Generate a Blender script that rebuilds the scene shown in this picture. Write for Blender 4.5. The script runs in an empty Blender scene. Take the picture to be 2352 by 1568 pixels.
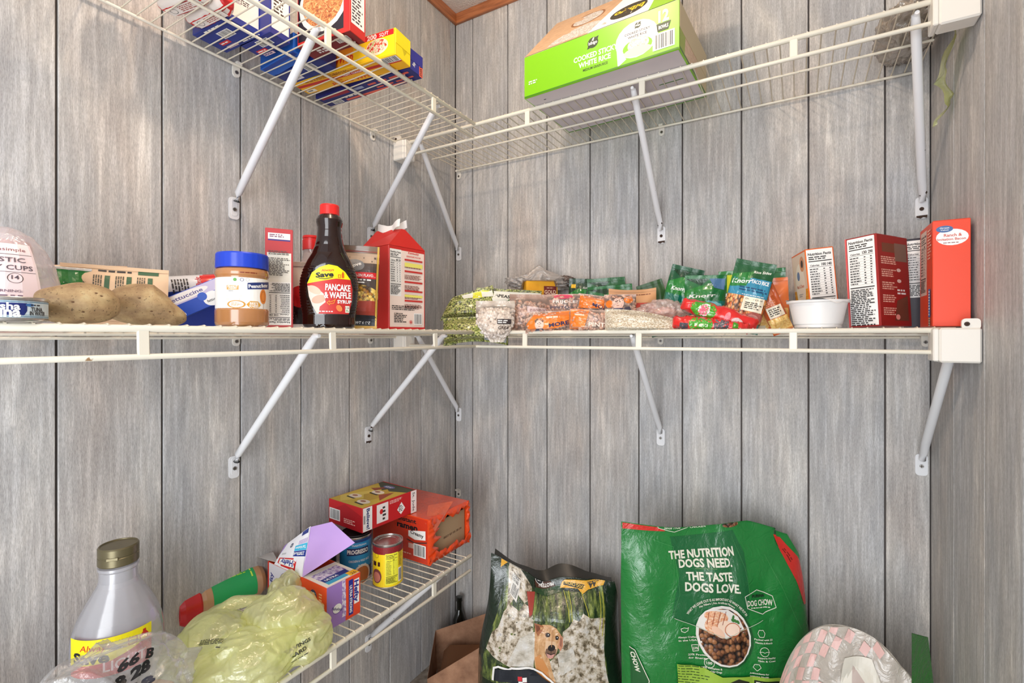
import bpy, math, random
from mathutils import Vector, Matrix, noise
from mathutils.geometry import tessellate_polygon
sc = bpy.context.scene
COL = sc.collection
PI = math.pi
rad = math.radians
# ------------------------------------------------------------------ camera, light, exposure
EYE = 1.19                      # height of the lens above the floor
FPX, HZ = 1113.1, 772.2         # focal length in pixels of the 2352 frame, horizon row
YAW = rad(30.54)
CX, CY = 1.148, -1.5126
W_ROOM = 1.423                  # room width; left wall x=0, back wall y=0
CEIL = 2.437
cam = bpy.data.cameras.new('camera'); cam.sensor_width = 36; cam.lens = 36*FPX/2352
cam.shift_y = -(784-HZ)/2352; cam.clip_start = 0.02
co = bpy.data.objects.new('camera', cam); COL.objects.link(co)
co.location = (CX, CY, EYE); co.rotation_euler = (PI/2, 0, YAW)
sc.camera = co
sc.view_settings.view_transform = 'Standard'; sc.view_settings.look = 'None'
sc.view_settings.gamma = 1; sc.view_settings.use_curve_mapping = False
sc.view_settings.exposure = -0.02
wd = bpy.data.worlds.new('world'); sc.world = wd; wd.use_nodes = True
wd.node_tree.nodes['Background'].inputs[0].default_value = (0.97, 0.98, 1.0, 1)
wd.node_tree.nodes['Background'].inputs[1].default_value = 0.85
def lamp(name, kind, loc, power, color, size=0.1, target=None, sy=None):
    l = bpy.data.lights.new(name, kind); l.energy = power; l.color = color
    if kind == 'AREA':
        l.size = size
        if sy: l.shape = 'RECTANGLE'; l.size_y = sy
    else: l.shadow_soft_size = size
    o = bpy.data.objects.new(name, l); COL.objects.link(o); o.location = loc
    if target:
        o.rotation_euler = (Vector(target)-Vector(loc)).to_track_quat('-Z', 'Y').to_euler()
    return o
lamp('ceiling_bulb', 'POINT', (0.62, -0.98, 2.36), 16.5, (1.0, 0.80, 0.62), 0.035)
lamp('doorway_daylight', 'AREA', (1.0, -2.35, 1.0), 34, (0.93, 0.965, 1.0), 0.9, (0.6, -0.3, 0.95), 1.7)
# ------------------------------------------------------------------ materials
def lin(c):
    return tuple(((v/255)/12.92 if v/255 <= .04045 else ((v/255+.055)/1.055)**2.4) for v in c) + (1,)
_mc = {}
def C(r, g, b, rough=.45, metal=0.0, coat=0.0, name=None):
    k = (r, g, b, rough, metal, coat)
    if k in _mc: return _mc[k]
    m = bpy.data.materials.new(name or 'paint_%d_%d_%d' % (r, g, b)); m.use_nodes = True
    p = m.node_tree.nodes['Principled BSDF']
    p.inputs['Base Color'].default_value = lin((r, g, b)); p.inputs['Roughness'].default_value = rough
    p.inputs['Metallic'].default_value = metal; p.inputs['Coat Weight'].default_value = coat
    p.inputs['Coat Roughness'].default_value = .12
    _mc[k] = m; return m
def crinkle(m, size=.02, dist=.004, strength=.55):
    """gives a plain or printed plastic a creased skin"""
    t = m.node_tree; p = t.nodes['Principled BSDF']
    if any(n.type == 'BUMP' for n in t.nodes): return m
    tc = t.nodes.new('ShaderNodeTexCoord'); a = t.nodes.new('ShaderNodeTexNoise'); a.inputs['Scale'].default_value = 1/size; a.inputs['Detail'].default_value = 5; a.inputs['Distortion'].default_value = 1.6; a.inputs['Roughness'].default_value = .6
    v = t.nodes.new('ShaderNodeTexVoronoi'); v.feature = 'DISTANCE_TO_EDGE'; v.inputs['Scale'].default_value = .55/size
    ad = t.nodes.new('ShaderNodeVectorMath'); ad.operation = 'MULTIPLY_ADD'; ad.inputs[1].default_value = (size*.9,)*3
    t.links.new(tc.outputs['Object'], a.inputs['Vector']); t.links.new(a.outputs['Color'], ad.inputs[0]); t.links.new(tc.outputs['Object'], ad.inputs[2]); t.links.new(ad.outputs[0], v.inputs['Vector'])
    mm = t.nodes.new('ShaderNodeMath'); mm.operation = 'MULTIPLY_ADD'; mm.inputs[1].default_value = .5; t.links.new(v.outputs['Distance'], mm.inputs[0]); t.links.new(a.outputs[0], mm.inputs[2])
    b = t.nodes.new('ShaderNodeBump'); b.inputs['Strength'].default_value = strength; b.inputs['Distance'].default_value = dist
    t.links.new(mm.outputs[0], b.inputs['Height']); t.links.new(b.outputs[0], p.inputs['Normal']); t.links.new(b.outputs[0], p.inputs['Coat Normal']); return m
class NT:
    def __init__(s, name):
        s.m = bpy.data.materials.new(name); s.m.use_nodes = True; s.t = s.m.node_tree
        s.p = s.t.nodes['Principled BSDF']; s.out = s.t.nodes['Material Output']
    def n(s, typ, **kw):
        n = s.t.nodes.new(typ)
        for k, v in kw.items():
            if k.startswith('i_'):
                key = k[2:].replace('_', ' ')
                n.inputs[int(key) if key.isdigit() else key].default_value = v
            else: setattr(n, k, v)
        return n
    def l(s, a, b): s.t.links.new(a, b)
    def ramp(s, stops, interp='LINEAR'):
        r = s.n('ShaderNodeValToRGB'); e = r.color_ramp; e.interpolation = interp
        e.elements[0].position = stops[0][0]; e.elements[0].color = lin(stops[0][1])
        e.elements[1].position = stops[-1][0]; e.elements[1].color = lin(stops[-1][1])
        for p, c in stops[1:-1]:
            x = e.elements.new(p); x.color = lin(c)
        return r
    def bump(s, h, strength, dist):
        b = s.n('ShaderNodeBump'); b.inputs['Strength'].default_value = strength; b.inputs['Distance'].default_value = dist
        s.l(h, b.inputs['Height']); s.l(b.outputs[0], s.p.inputs['Normal']); return b
def coords(t, kind='Object', scale=(1, 1, 1)):
    tc = t.n('ShaderNodeTexCoord'); mp = t.n('ShaderNodeMapping'); mp.inputs['Scale'].default_value = scale
    t.l(tc.outputs[kind], mp.inputs['Vector']); return mp.outputs[0]
def cells(name, size, stops, bump=.6, rough=.35, coat=.6, stretch=(1, 1, 1), kind='Object', edge=None, wob=.0):
    """grains, beans, kibble, pasta: Voronoi cells of the given size in metres"""
    t = NT(name); k = 1/size
    v = coords(t, kind, (k*stretch[0], k*stretch[1], k*stretch[2]))
    vo = t.n('ShaderNodeTexVoronoi'); t.l(v, vo.inputs['Vector']); vo.inputs['Scale'].default_value = 1
    r = t.ramp(stops); sp = t.n('ShaderNodeSeparateColor'); t.l(vo.outputs['Color'], sp.inputs[0]); t.l(sp.outputs[0], r.inputs[0])
    d = t.ramp([(0.0, (255, 255, 255)), (0.45, (235, 235, 235)), (.75, edge or (95, 90, 85))]); t.l(vo.outputs['Distance'], d.inputs[0])
    mx = t.n('ShaderNodeMix', data_type='RGBA', blend_type='MULTIPLY'); mx.inputs[0].default_value = 1
    t.l(r.outputs[0], mx.inputs[6]); t.l(d.outputs[0], mx.inputs[7]); t.l(mx.outputs[2], t.p.inputs['Base Color'])
    inv = t.n('ShaderNodeMath', operation='SUBTRACT'); inv.inputs[0].default_value = 1; t.l(vo.outputs['Distance'], inv.inputs[1])
    t.bump(inv.outputs[0], bump, size*.5)
    t.p.inputs['Roughness'].default_value = rough; t.p.inputs['Coat Weight'].default_value = coat; t.p.inputs['Coat Roughness'].default_value = .2
    return t.m
def blotch(name, size, stops, detail=6, rough=.3, kind='UV', stretch=(1, 1, 1), coat=.3, dist=0.0, bump=0):
    """printed photograph areas: noise through a colour ramp"""
    t = NT(name); k = 1/size
    v = coords(t, kind, (k*stretch[0], k*stretch[1], k*stretch[2]))
    nz = t.n('ShaderNodeTexNoise'); t.l(v, nz.inputs['Vector']); nz.inputs['Scale'].default_value = 1
    nz.inputs['Detail'].default_value = detail; nz.inputs['Roughness'].default_value = .65; nz.inputs['Distortion'].default_value = dist
    r = t.ramp(stops); t.l(nz.outputs[0], r.inputs[0]); t.l(r.outputs[0], t.p.inputs['Base Color'])
    t.p.inputs['Roughness'].default_value = rough; t.p.inputs['Coat Weight'].default_value = coat; t.p.inputs['Coat Roughness'].default_value = .15
    if bump: t.bump(nz.outputs[0], .5, bump)
    return t.m
def film(name, tint=(245, 245, 245), clear=.75, milk=0.25, rough=.12, wr=None, translucent=0.0):
    """thin clear or milky plastic: see-through, a little diffuse body, glossy skin"""
    t = NT(name); t.t.nodes.remove(t.p)
    tr = t.n('ShaderNodeBsdfTransparent'); tr.inputs[0].default_value = lin(tint)
    df = t.n('ShaderNodeBsdfDiffuse'); df.inputs[0].default_value = lin(tint)
    last = df.outputs[0]
    if translucent:
        tl = t.n('ShaderNodeBsdfTranslucent'); tl.inputs[0].default_value = lin(tint)
        ms = t.n('ShaderNodeMixShader'); ms.inputs[0].default_value = translucent; t.l(last, ms.inputs[1]); t.l(tl.outputs[0], ms.inputs[2]); last = ms.outputs[0]
    m1 = t.n('ShaderNodeMixShader'); m1.inputs[0].default_value = milk; t.l(tr.outputs[0], m1.inputs[1]); t.l(last, m1.inputs[2])
    gl = t.n('ShaderNodeBsdfGlossy'); gl.inputs['Roughness'].default_value = rough; gl.inputs[0].default_value = (1, 1, 1, 1)
    lw = t.n('ShaderNodeLayerWeight'); lw.inputs[0].default_value = .35
    mm = t.n('ShaderNodeMath', operation='MULTIPLY_ADD'); mm.inputs[1].default_value = .5; mm.inputs[2].default_value = .05
    t.l(lw.outputs['Facing'], mm.inputs[0])
    m2 = t.n('ShaderNodeMixShader'); t.l(mm.outputs[0], m2.inputs[0]); t.l(m1.outputs[0], m2.inputs[1]); t.l(gl.outputs[0], m2.inputs[2])
    t.l(m2.outputs[0], t.out.inputs[0])
    if wr:
        nz = t.n('ShaderNodeTexNoise'); nz.inputs['Scale'].default_value = 1/wr; nz.inputs['Detail'].default_value = 4; nz.inputs['Distortion'].default_value = 1.2
        tc = t.n('ShaderNodeTexCoord'); t.l(tc.outputs['Object'], nz.inputs['Vector'])
        b = t.n('ShaderNodeBump'); b.inputs['Strength'].default_value = .7; b.inputs['Distance'].default_value = wr*.25
        t.l(nz.outputs[0], b.inputs['Height'])
        t.l(b.outputs[0], gl.inputs['Normal']); t.l(b.outputs[0], df.inputs['Normal'])
    return t.m
# ------------------------------------------------------------------ mesh builder and print
class M:
    def __init__(s): s.v = []; s.f = []; s.mi = []; s.mats = []; s.uv = []; s.sm = []
    def idx(s, m):
        if m not in s.mats: s.mats.append(m)
        return s.mats.index(m)
    def face(s, pts, mat, uv=None, smooth=False):
        b = len(s.v); s.v.extend(Vector(p) for p in pts); s.f.append(tuple(range(b, b+len(pts))))
        s.mi.append(s.idx(mat)); s.uv.append(uv or [(p[0], p[1]) for p in pts]); s.sm.append(smooth)
    def mesh(s, vs, fs, mat, smooth=False, uvs=None):
        b = len(s.v); s.v.extend(Vector(p) for p in vs); k = s.idx(mat)
        for f in fs:
            s.f.append(tuple(b+i for i in f)); s.mi.append(k); s.sm.append(smooth)
            s.uv.append([uvs[i] for i in f] if uvs else [(vs[i][0], vs[i][1]) for i in f])
    def grid(s, fn, nu, nv, mat, u=(0, 1), v=(0, 1), smooth=True, closeu=False, flip=False, matfn=None, tri=False):
        vs = []; uv = []
        for j in range(nv+1):
            for i in range(nu if closeu else nu+1):
                a = u[0]+(u[1]-u[0])*i/nu; b = v[0]+(v[1]-v[0])*j/nv
                vs.append(fn(a, b)); uv.append((a, b))
        w = nu if closeu else nu+1
        b0 = len(s.v); s.v.extend(Vector(p) for p in vs)
        for j in range(nv):
            for i in range(nu):
                q = (j*w+i, j*w+(i+1) % w, (j+1)*w+(i+1) % w, (j+1)*w+i)
                if flip: q = q[::-1]
                if tri:
                    for t_ in ((q[0], q[1], q[2]), (q[0], q[2], q[3])):
                        s.f.append(tuple(b0+x for x in t_)); s.mi.append(s.idx(mat)); s.sm.append(smooth); s.uv.append([uv[x] for x in t_])
                    continue
                s.f.append(tuple(b0+x for x in q)); s.mi.append(s.idx(matfn(i/nu, j/nv) if matfn else mat)); s.sm.append(smooth)
                s.uv.append([uv[x] for x in q])
    def tube(s, pts, r, mat, n=8, caps=True):
        pts = [Vector(p) for p in pts]; rings = []
        for i, p in enumerate(pts):
            d = (pts[min(i+1, len(pts)-1)]-pts[max(i-1, 0)]).normalized()
            a = Vector((0, 0, 1)) if abs(d.z) < .9 else Vector((1, 0, 0))
            x = d.cross(a).normalized(); y = d.cross(x)
            rr = r[i] if isinstance(r, (list, tuple)) else r
            rings.append([p+(x*math.cos(2*PI*k/n)+y*math.sin(2*PI*k/n))*rr for k in range(n)])
        vs = [q for g in rings for q in g]; fs = []
        for i in range(len(pts)-1):
            for k in range(n):
                fs.append((i*n+k, i*n+(k+1) % n, (i+1)*n+(k+1) % n, (i+1)*n+k))
        s.mesh(vs, fs, mat, True)
        if caps:
            s.mesh(rings[0], [tuple(range(n))], mat); s.mesh(rings[-1], [tuple(range(n))[::-1]], mat)
    def lathe(s, prof, mat, n=32, sx=1, sy=1, ripple=None, cap=True, smooth=True):
        """prof: (radius, z[, material]); sharp turns where a point is repeated"""
        def fn(i, a):
            r, z = prof[i][0], prof[i][1]
            k = 1+(ripple(a, z) if ripple else 0)
            return Vector((r*k*math.cos(a)*sx, r*k*math.sin(a)*sy, z))
        rings = [[fn(i, 2*PI*k/n) for k in range(n)] for i in range(len(prof))]
        for i in range(len(prof)-1):
            if prof[i][:2] == prof[i+1][:2]: continue
            m = prof[i][2] if len(prof[i]) > 2 else mat
            vs = rings[i]+rings[i+1]
            s.mesh(vs, [(k, (k+1) % n, n+(k+1) % n, n+k) for k in range(n)], m, smooth)
        if cap:
            s.mesh(rings[0], [tuple(range(n))[::-1]], mat); s.mesh(rings[-1], [tuple(range(n))], prof[-1][2] if len(prof[-1]) > 2 else mat)
    def box(s, a, b, mat, bev=0.0, faces=None):
        x0, y0, z0 = a; x1, y1, z1 = b
        if bev <= 0:
            v = [(x0, y0, z0), (x1, y0, z0), (x1, y1, z0), (x0, y1, z0), (x0, y0, z1), (x1, y0, z1), (x1, y1, z1), (x0, y1, z1)]
            s.mesh(v, [(0, 3, 2, 1), (4, 5, 6, 7), (0, 1, 5, 4), (1, 2, 6, 5), (2, 3, 7, 6), (3, 0, 4, 7)], mat); return
        e = bev; fm = faces or {}
        X, Y, Z = (x0, x1), (y0, y1), (z0, z1); vs = []; ix = {}
        for i in (0, 1):
            for j in (0, 1):
                for k in (0, 1):
                    q = (X[i], Y[j], Z[k]); sg = [(1, -1)[i], (1, -1)[j], (1, -1)[k]]
                    for ax in range(3):
                        p = [q[t]+(0 if t == ax else sg[t]*e) for t in range(3)]
                        ix[(i, j, k, ax)] = len(vs); vs.append(tuple(p))
        def F(ids, m): s.mesh([vs[t] for t in ids], [tuple(range(len(ids)))], m)
        g = lambda i, j, k, ax: ix[(i, j, k, ax)]
        F([g(0, 0, 0, 0), g(0, 0, 1, 0), g(0, 1, 1, 0), g(0, 1, 0, 0)], fm.get('left', mat))
        F([g(1, 0, 0, 0), g(1, 1, 0, 0), g(1, 1, 1, 0), g(1, 0, 1, 0)], fm.get('right', mat))
        F([g(0, 0, 0, 1), g(1, 0, 0, 1), g(1, 0, 1, 1), g(0, 0, 1, 1)], fm.get('front', mat))
        F([g(0, 1, 0, 1), g(0, 1, 1, 1), g(1, 1, 1, 1), g(1, 1, 0, 1)], fm.get('back', mat))
        F([g(0, 0, 0, 2), g(0, 1, 0, 2), g(1, 1, 0, 2), g(1, 0, 0, 2)], fm.get('bottom', mat))
        F([g(0, 0, 1, 2), g(1, 0, 1, 2), g(1, 1, 1, 2), g(0, 1, 1, 2)], fm.get('top', mat))
        for a_, b_ in ((0, 1), (0, 2), (1, 2)):
            c_ = 3-a_-b_
            for sa in (0, 1):
                for sb in (0, 1):
                    def key(t, ax):
                        q = [0, 0, 0]; q[a_] = sa; q[b_] = sb; q[c_] = t; return ix[(q[0], q[1], q[2], ax)]
                    F([key(0, a_), key(0, b_), key(1, b_), key(1, a_)], mat)
        for i in (0, 1):
            for j in (0, 1):
                for k in (0, 1): F([g(i, j, k, 0), g(i, j, k, 1), g(i, j, k, 2)], mat)
    def build(s, name, parent=None, loc=None, mtx=None):
        me = bpy.data.meshes.new(name); me.from_pydata([tuple(v) for v in s.v], [], s.f)
        for m in s.mats: me.materials.append(m)
        me.polygons.foreach_set('material_index', s.mi); me.polygons.foreach_set('use_smooth', s.sm)
        ul = me.uv_layers.new(name='uv'); flat = [c for f in s.uv for p in f for c in (p[0], p[1])]
        ul.data.foreach_set('uv', flat)
        me.update()
        o = bpy.data.objects.new(name, me); COL.objects.link(o)
        if parent: o.parent = parent
        if loc: o.location = loc
        if mtx: o.matrix_basis = mtx
        return o
_tx = {}
def glyphs(txt, bold=0.0):
    k = (txt, bold)
    if k in _tx: return _tx[k]
    cu = bpy.data.curves.new('t', 'FONT'); cu.body = txt; cu.resolution_u = 2; cu.offset = bold; cu.size = 1
    ob = bpy.data.objects.new('t', cu); COL.objects.link(ob)
    me = bpy.data.meshes.new_from_object(ob); me.calc_loop_triangles()
    vs = [(v.co.x, v.co.y) for v in me.vertices]; tr = [tuple(vs[i] for i in t.vertices) for t in me.loop_triangles]
    bpy.data.objects.remove(ob); bpy.data.curves.remove(cu); bpy.data.meshes.remove(me)
    xs = [p[0] for t in tr for p in t] or [0, 1]
    _tx[k] = (tr, min(xs), max(xs)); return _tx[k]
def clip(poly, ax, c, keep):
    out = []
    for i in range(len(poly)):
        a, b = poly[i], poly[(i+1) % len(poly)]
        ia, ib = (a[ax] <= c) == keep, (b[ax] <= c) == keep
        if ia: out.append(a)
        if ia != ib and a[ax] != b[ax]:
            t = (c-a[ax])/(b[ax]-a[ax]); out.append((a[0]+(b[0]-a[0])*t, a[1]+(b[1]-a[1])*t))
    return out
class Pr:
    """flat print on a surface: patch(x, y, lift) gives the point in space; sub = cell size for curved surfaces"""
    def __init__(s, mb, patch, sub=None, lift=.00003, base=.00006): s.mb = mb; s.p = patch; s.sub = sub; s.k = 0; s.lift = lift; s.h0 = base
    def tris(s, tl, mat):
        h = s.h0+s.k*s.lift; s.k += 1
        for t in tl:
            polys = [list(t)]
            if s.sub:
                for ax in (0, 1):
                    d = s.sub if not isinstance(s.sub, tuple) else s.sub[ax]
                    if not d: continue
                    nw = []
                    for p in polys:
                        lo, hi = min(q[ax] for q in p), max(q[ax] for q in p); c = math.floor(lo/d+1)*d
                        while c < hi-1e-9 and p:
                            a = clip(p, ax, c, True)
                            if len(a) > 2: nw.append(a)
                            p = clip(p, ax, c, False); c += d
                        if len(p) > 2: nw.append(p)
                    polys = nw
            for p in polys:
                s.mb.face([s.p(x, y, h) for x, y in p], mat, [tuple(q) for q in p])
    def poly(s, pts, mat):
        t = tessellate_polygon([[Vector((p[0], p[1], 0)) for p in pts]])
        s.tris([tuple(pts[i] for i in f) for f in t], mat)
    def rect(s, x, y, w, h, mat, rot=0, shear=0):
        c, n = math.cos(rot), math.sin(rot)
        q = [(a*w/2+b*h/2*shear, b*h/2) for a, b in ((-1, -1), (1, -1), (1, 1), (-1, 1))]
        q = [(x+a*c-b*n, y+a*n+b*c) for a, b in q]
        s.tris([(q[0], q[1], q[2]), (q[0], q[2], q[3])], mat)
    def ell(s, x, y, a, b, mat, rot=0, n=20, a0=0, a1=2*PI):
        c, m = math.cos(rot), math.sin(rot); q = []
        for i in range(n+(a1-a0 < 6.28)):
            t = a0+(a1-a0)*i/n; u, v = a*math.cos(t), b*math.sin(t); q.append((x+u*c-v*m, y+u*m+v*c))
        s.tris([(q[0], q[i], q[i+1]) for i in range(1, len(q)-1)], mat)
    def ring(s, x, y, a, b, t, mat, n=24):
        tl = []
        for i in range(n):
            p = [(x+(a-d)*math.cos(2*PI*j/n), y+(b-d)*math.sin(2*PI*j/n)) for j in (i, i+1) for d in (0, t)]
            tl += [(p[0], p[2], p[3]), (p[0], p[3], p[1])]
        s.tris(tl, mat)
    def line(s, pts, w, mat, closed=False):
        tl = []; n = len(pts)
        for i in range(n if closed else n-1):
            a, b = Vector(pts[i]), Vector(pts[(i+1) % n]); d = (b-a)
            if d.length < 1e-9: continue
            d.normalize(); m = Vector((-d.y, d.x))*w/2; e = d*w*.3
            q = [tuple(a-e+m), tuple(a-e-m), tuple(b+e-m), tuple(b+e+m)]; tl += [(q[0], q[1], q[2]), (q[0], q[2], q[3])]
        s.tris(tl, mat)
    def text(s, txt, x, y, h, mat, w=None, rot=0, shear=0, bold=.02, arc=0):
        tr, x0, x1 = glyphs(txt, bold); k = h/.70; kx = (w/(x1-x0)) if w else k
        c, n = math.cos(rot), math.sin(rot); tl = []
        for t in tr:
            q = []
            for a, b in t:
                u, v = (a-(x0+x1)/2)*kx, (b-.35)*k; u += v*shear
                if arc: th = u/arc; u, v = (arc+v)*math.sin(th), (arc+v)*math.cos(th)-arc
                q.append((x+u*c-v*n, y+u*n+v*c))
            tl.append(tuple(q))
        s.tris(tl, mat)
    def dashes(s, x, y, w, h, rows, mat, seed=1, fill=.55, ends=True, rot=0):
        """small print too fine to read: rows of short strokes in the block centred on x, y"""
        R = random.Random(seed); tl = []; c, n = math.cos(rot), math.sin(rot); rh = h/rows
        for r in range(rows):
            yy = h/2-(r+.5)*rh; xx = -w/2; end = w/2-(R.random()*w*.35 if ends else 0)
            while xx < end:
                L = min(R.uniform(.5, 2.2)*rh*1.3, end-xx)
                q = [(xx, yy-rh*fill/2), (xx+L, yy-rh*fill/2), (xx+L, yy+rh*fill/2), (xx, yy+rh*fill/2)]
                q = [(x+a*c-b*n, y+a*n+b*c) for a, b in q]
                tl += [(q[0], q[1], q[2]), (q[0], q[2], q[3])]; xx += L+rh*.45
        s.tris(tl, mat)
    def bars(s, x, y, w, h, mat=None, seed=3, rot=0, plate=True):
        R = random.Random(seed); c, n = math.cos(rot), math.sin(rot); tl = []
        if plate: s.rect(x, y, w*1.16, h*1.18, C(238, 238, 236), rot)
        xx = -w/2
        while xx < w/2:
            L = R.choice((1, 1, 2, 3))*w/62
            q = [(xx, -h/2), (xx+L, -h/2), (xx+L, h/2), (xx, h/2)]
            q = [(x+a*c-b*n, y+a*n+b*c) for a, b in q]; tl += [(q[0], q[1], q[2]), (q[0], q[2], q[3])]; xx += L+R.choice((1, 1, 2))*w/55
        s.tris(tl, mat or C(25, 25, 28))
    def facts(s, x, y, w, h, a='100', b='160', rot=0, rows=12, seed=5, title='Nutrition Facts', plate=True):
        K = C(28, 26, 26); c, n = math.cos(rot), math.sin(rot)
        def at(u, v): return (x+u*c-v*n, y+u*n+v*c)
        if plate: s.rect(x, y, w, h, C(240, 238, 234), rot)
        s.text(title, *at(0, h*.44), h*.04, K, w*.9, rot, bold=.035)
        s.dashes(*at(0, h*.375), w*.88, h*.06, 2, K, seed, rot=rot)
        s.rect(*at(0, h*.325), w*.9, h*.014, K, rot)
        s.text('Calories', *at(-w*.22, h*.26), h*.026, K, w*.36, rot, bold=.03)
        s.text(a, *at(w*.13, h*.27), h*.042, K, w*.17, rot, bold=.035)
        if b: s.text(b, *at(w*.35, h*.27), h*.042, K, w*.17, rot, bold=.035)
        s.rect(*at(0, h*.232), w*.9, h*.005, K, rot)
        for i in range(rows):
            v = h*(.20-i*.43/rows)
            s.dashes(*at(-w*.22, v), w*.42, h*.016, 1, K, seed+i, .9, rot=rot)
            s.dashes(*at(w*.14, v), w*.08, h*.016, 1, K, seed+i*2, .9, rot=rot)
            if b: s.dashes(*at(w*.37, v), w*.08, h*.016, 1, K, seed+i*3, .9, rot=rot)
            s.rect(*at(0, v-h*.43/rows/2), w*.88, h*.0022, C(120, 118, 116), rot)
        s.rect(*at(0, -h*.25), w*.9, h*.014, K, rot)
        s.dashes(*at(0, -h*.375), w*.88, h*.2, 8, K, seed+9, rot=rot)
# ------------------------------------------------------------------ things
def tag(o, label=None, cat=None, group=None, kind=None):
    if label: o['label'] = label
    if cat: o['category'] = cat
    if group: o['group'] = group
    if kind: o['kind'] = kind
    return o
def empty(name, loc=(0, 0, 0), rz=0, tilt=0, roll=0):
    o = bpy.data.objects.new(name, None); COL.objects.link(o); o.empty_display_size = .05
    o.matrix_basis = pose(loc, rz, tilt, roll); return o
def pose(loc, rz=0, tilt=0, roll=0):
    return Matrix.Translation(Vector(loc)) @ Matrix.Rotation(rz, 4, 'Z') @ Matrix.Rotation(roll, 4, 'Y') @ Matrix.Rotation(tilt, 4, 'X')
def _ray(u, v):
    k = (u-1176)/FPX; s, c = math.sin(YAW), math.cos(YAW)
    return Vector((-s+k*c, c+k*s, (HZ-v)/FPX))
def on_x(u, v, x): r = _ray(u, v); return Vector((CX, CY, EYE))+r*((x-CX)/r.x)
def on_y(u, v, y): r = _ray(u, v); return Vector((CX, CY, EYE))+r*((y-CY)/r.y)
def on_z(u, v, z): r = _ray(u, v); return Vector((CX, CY, EYE))+r*((z-EYE)/r.z)
def mpp(p):                                     # metres that one pixel of the frame covers at point p
    return ((p.x-CX)*-math.sin(YAW)+(p.y-CY)*math.cos(YAW))/FPX
def facing(p): return math.atan2(CX-p.x, -(CY-p.y))   # turn that points local -y at the viewer's standpoint
def face_patch(w, d, h, which):
    return {'front': lambda x, y, l: Vector((x, -d/2-l, h/2+y)), 'back': lambda x, y, l: Vector((-x, d/2+l, h/2+y)),
            'right': lambda x, y, l: Vector((w/2+l, x, h/2+y)), 'left': lambda x, y, l: Vector((-w/2-l, -x, h/2+y)),
            'top': lambda x, y, l: Vector((x, y, h+l)), 'bottom': lambda x, y, l: Vector((x, -y, -l))}[which]
def carton(name, label, cat, loc, w, d, h, rz, mat, faces=None, prints=None, tilt=0, roll=0, group=None, flaps=('top',), flapmat=None, bev=.0009):
    """closed cardboard box with folded end flaps; prints: {face: function(Pr)}"""
    root = empty(name, loc, rz, tilt, roll); tag(root, label, cat, group)
    b = M(); b.box((-w/2, -d/2, 0), (w/2, d/2, h), mat, bev, faces)
    for f, fn in (prints or {}).items(): fn(Pr(b, face_patch(w, d, h, f)))
    b.build('carton_body', root)
    fm = flapmat or mat
    for f in flaps:
        g = M(); e = .0012
        if f == 'top': g.box((-w/2+e, -d/2+e, h), (w/2-e, d*.18, h+.0007), fm, .0003)
        elif f == 'bottom': g.box((-w/2+e, -d*.2, -.0007), (w/2-e, d/2-e, 0), fm, .0003)
        elif f == 'right': g.box((w/2, -d/2+e, h*.45), (w/2+.0007, d/2-e, h-e), fm, .0003)
        elif f == 'left': g.box((-w/2-.0007, -d/2+e, h*.45), (-w/2, d/2-e, h-e), fm, .0003)
        g.build('closing_flap', root)
    return root
def pack_fn(w, h, t, seal=.07, wr=.0018, seed=0, p=2.4, sag=0.0, outline=None):
    """front sheet of a filled sachet standing on its lower seal: u in -1..1 across, v in 0..1 up"""
    def fn(u, v, side=-1):
        ox, oz = (outline(u, v) if outline else (0, 0))
        e = max(0, 1-abs(u)**p)**.5
        k = min(1, max(0, (v-seal)/.18))*min(1, max(0, (1-seal-v)/.22)); k = k*k*(3-2*k)
        th = t/2*e*k*(1+sag*(.5-v)*1.6)
        n = noise.noise(Vector((u*2.3+seed*3.1, v*3.4, seed)))*wr*2+(1-abs(noise.noise(Vector((u*4+seed, v*5, seed*2.7))))*2.4)*wr*.6*(.25+k)
        return Vector((u*w/2+ox, side*th+n, v*h+oz))
    return fn
def sachet(name, label, cat, loc, w, h, t, rz, mat, prints=None, tilt=0, roll=0, group=None, seed=1, backmat=None, parts=None, seal=.07, wr=.0018, sub=.012, sag=.5, outline=None, nu=18, nv=24, p=2.4, lift=.00008):
    root = empty(name, loc, rz, tilt, roll); tag(root, label, cat, group)
    fn = pack_fn(w, h, t, seal, wr, seed, p, sag, outline)
    b = M()
    b.grid(lambda u, v: fn(u, v, -1), nu, nv, mat, (-1, 1), (0, 1), tri=True)
    b.grid(lambda u, v: fn(u, v, 1)+Vector((0, .0006, 0)), nu, nv, backmat or mat, (-1, 1), (0, 1), flip=True)
    if prints:
        sub = (w/nu, h/nv)
        G = [[fn(-1+2*i/nu, j/nv, -1) for i in range(nu+1)] for j in range(nv+1)]
        def on(x, y, l):                                       # the same facets as the sheet, so the print never dips under it
            a = max(0, min(.99999, .5+x/w))*nu; c = max(0, min(.99999, .5+y/h))*nv; i, j = int(a), int(c); a -= i; c -= j
            p00, p11 = G[j][i], G[j+1][i+1]
            q = p00+(G[j][i+1]-p00)*a+(p11-G[j][i+1])*c if a >= c else p00+(G[j+1][i]-p00)*c+(p11-G[j+1][i])*a
            return q+Vector((0, -l-.0006, 0))
        prints(Pr(b, on, sub, lift))
    b.build('pouch', root)
    for v0, v1 in ((0, seal*.9), (1-seal*.9, 1)):          # crimped end seals
        s = M(); s.grid(lambda u, v: fn(u, v, -1)+Vector((0, -.0006-.0004*(1+math.sin(v*h*3000)), 0)), nu, 10, mat, (-1, 1), (v0, v1)); s.build('crimped_seal', root)
    return root, fn
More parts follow.
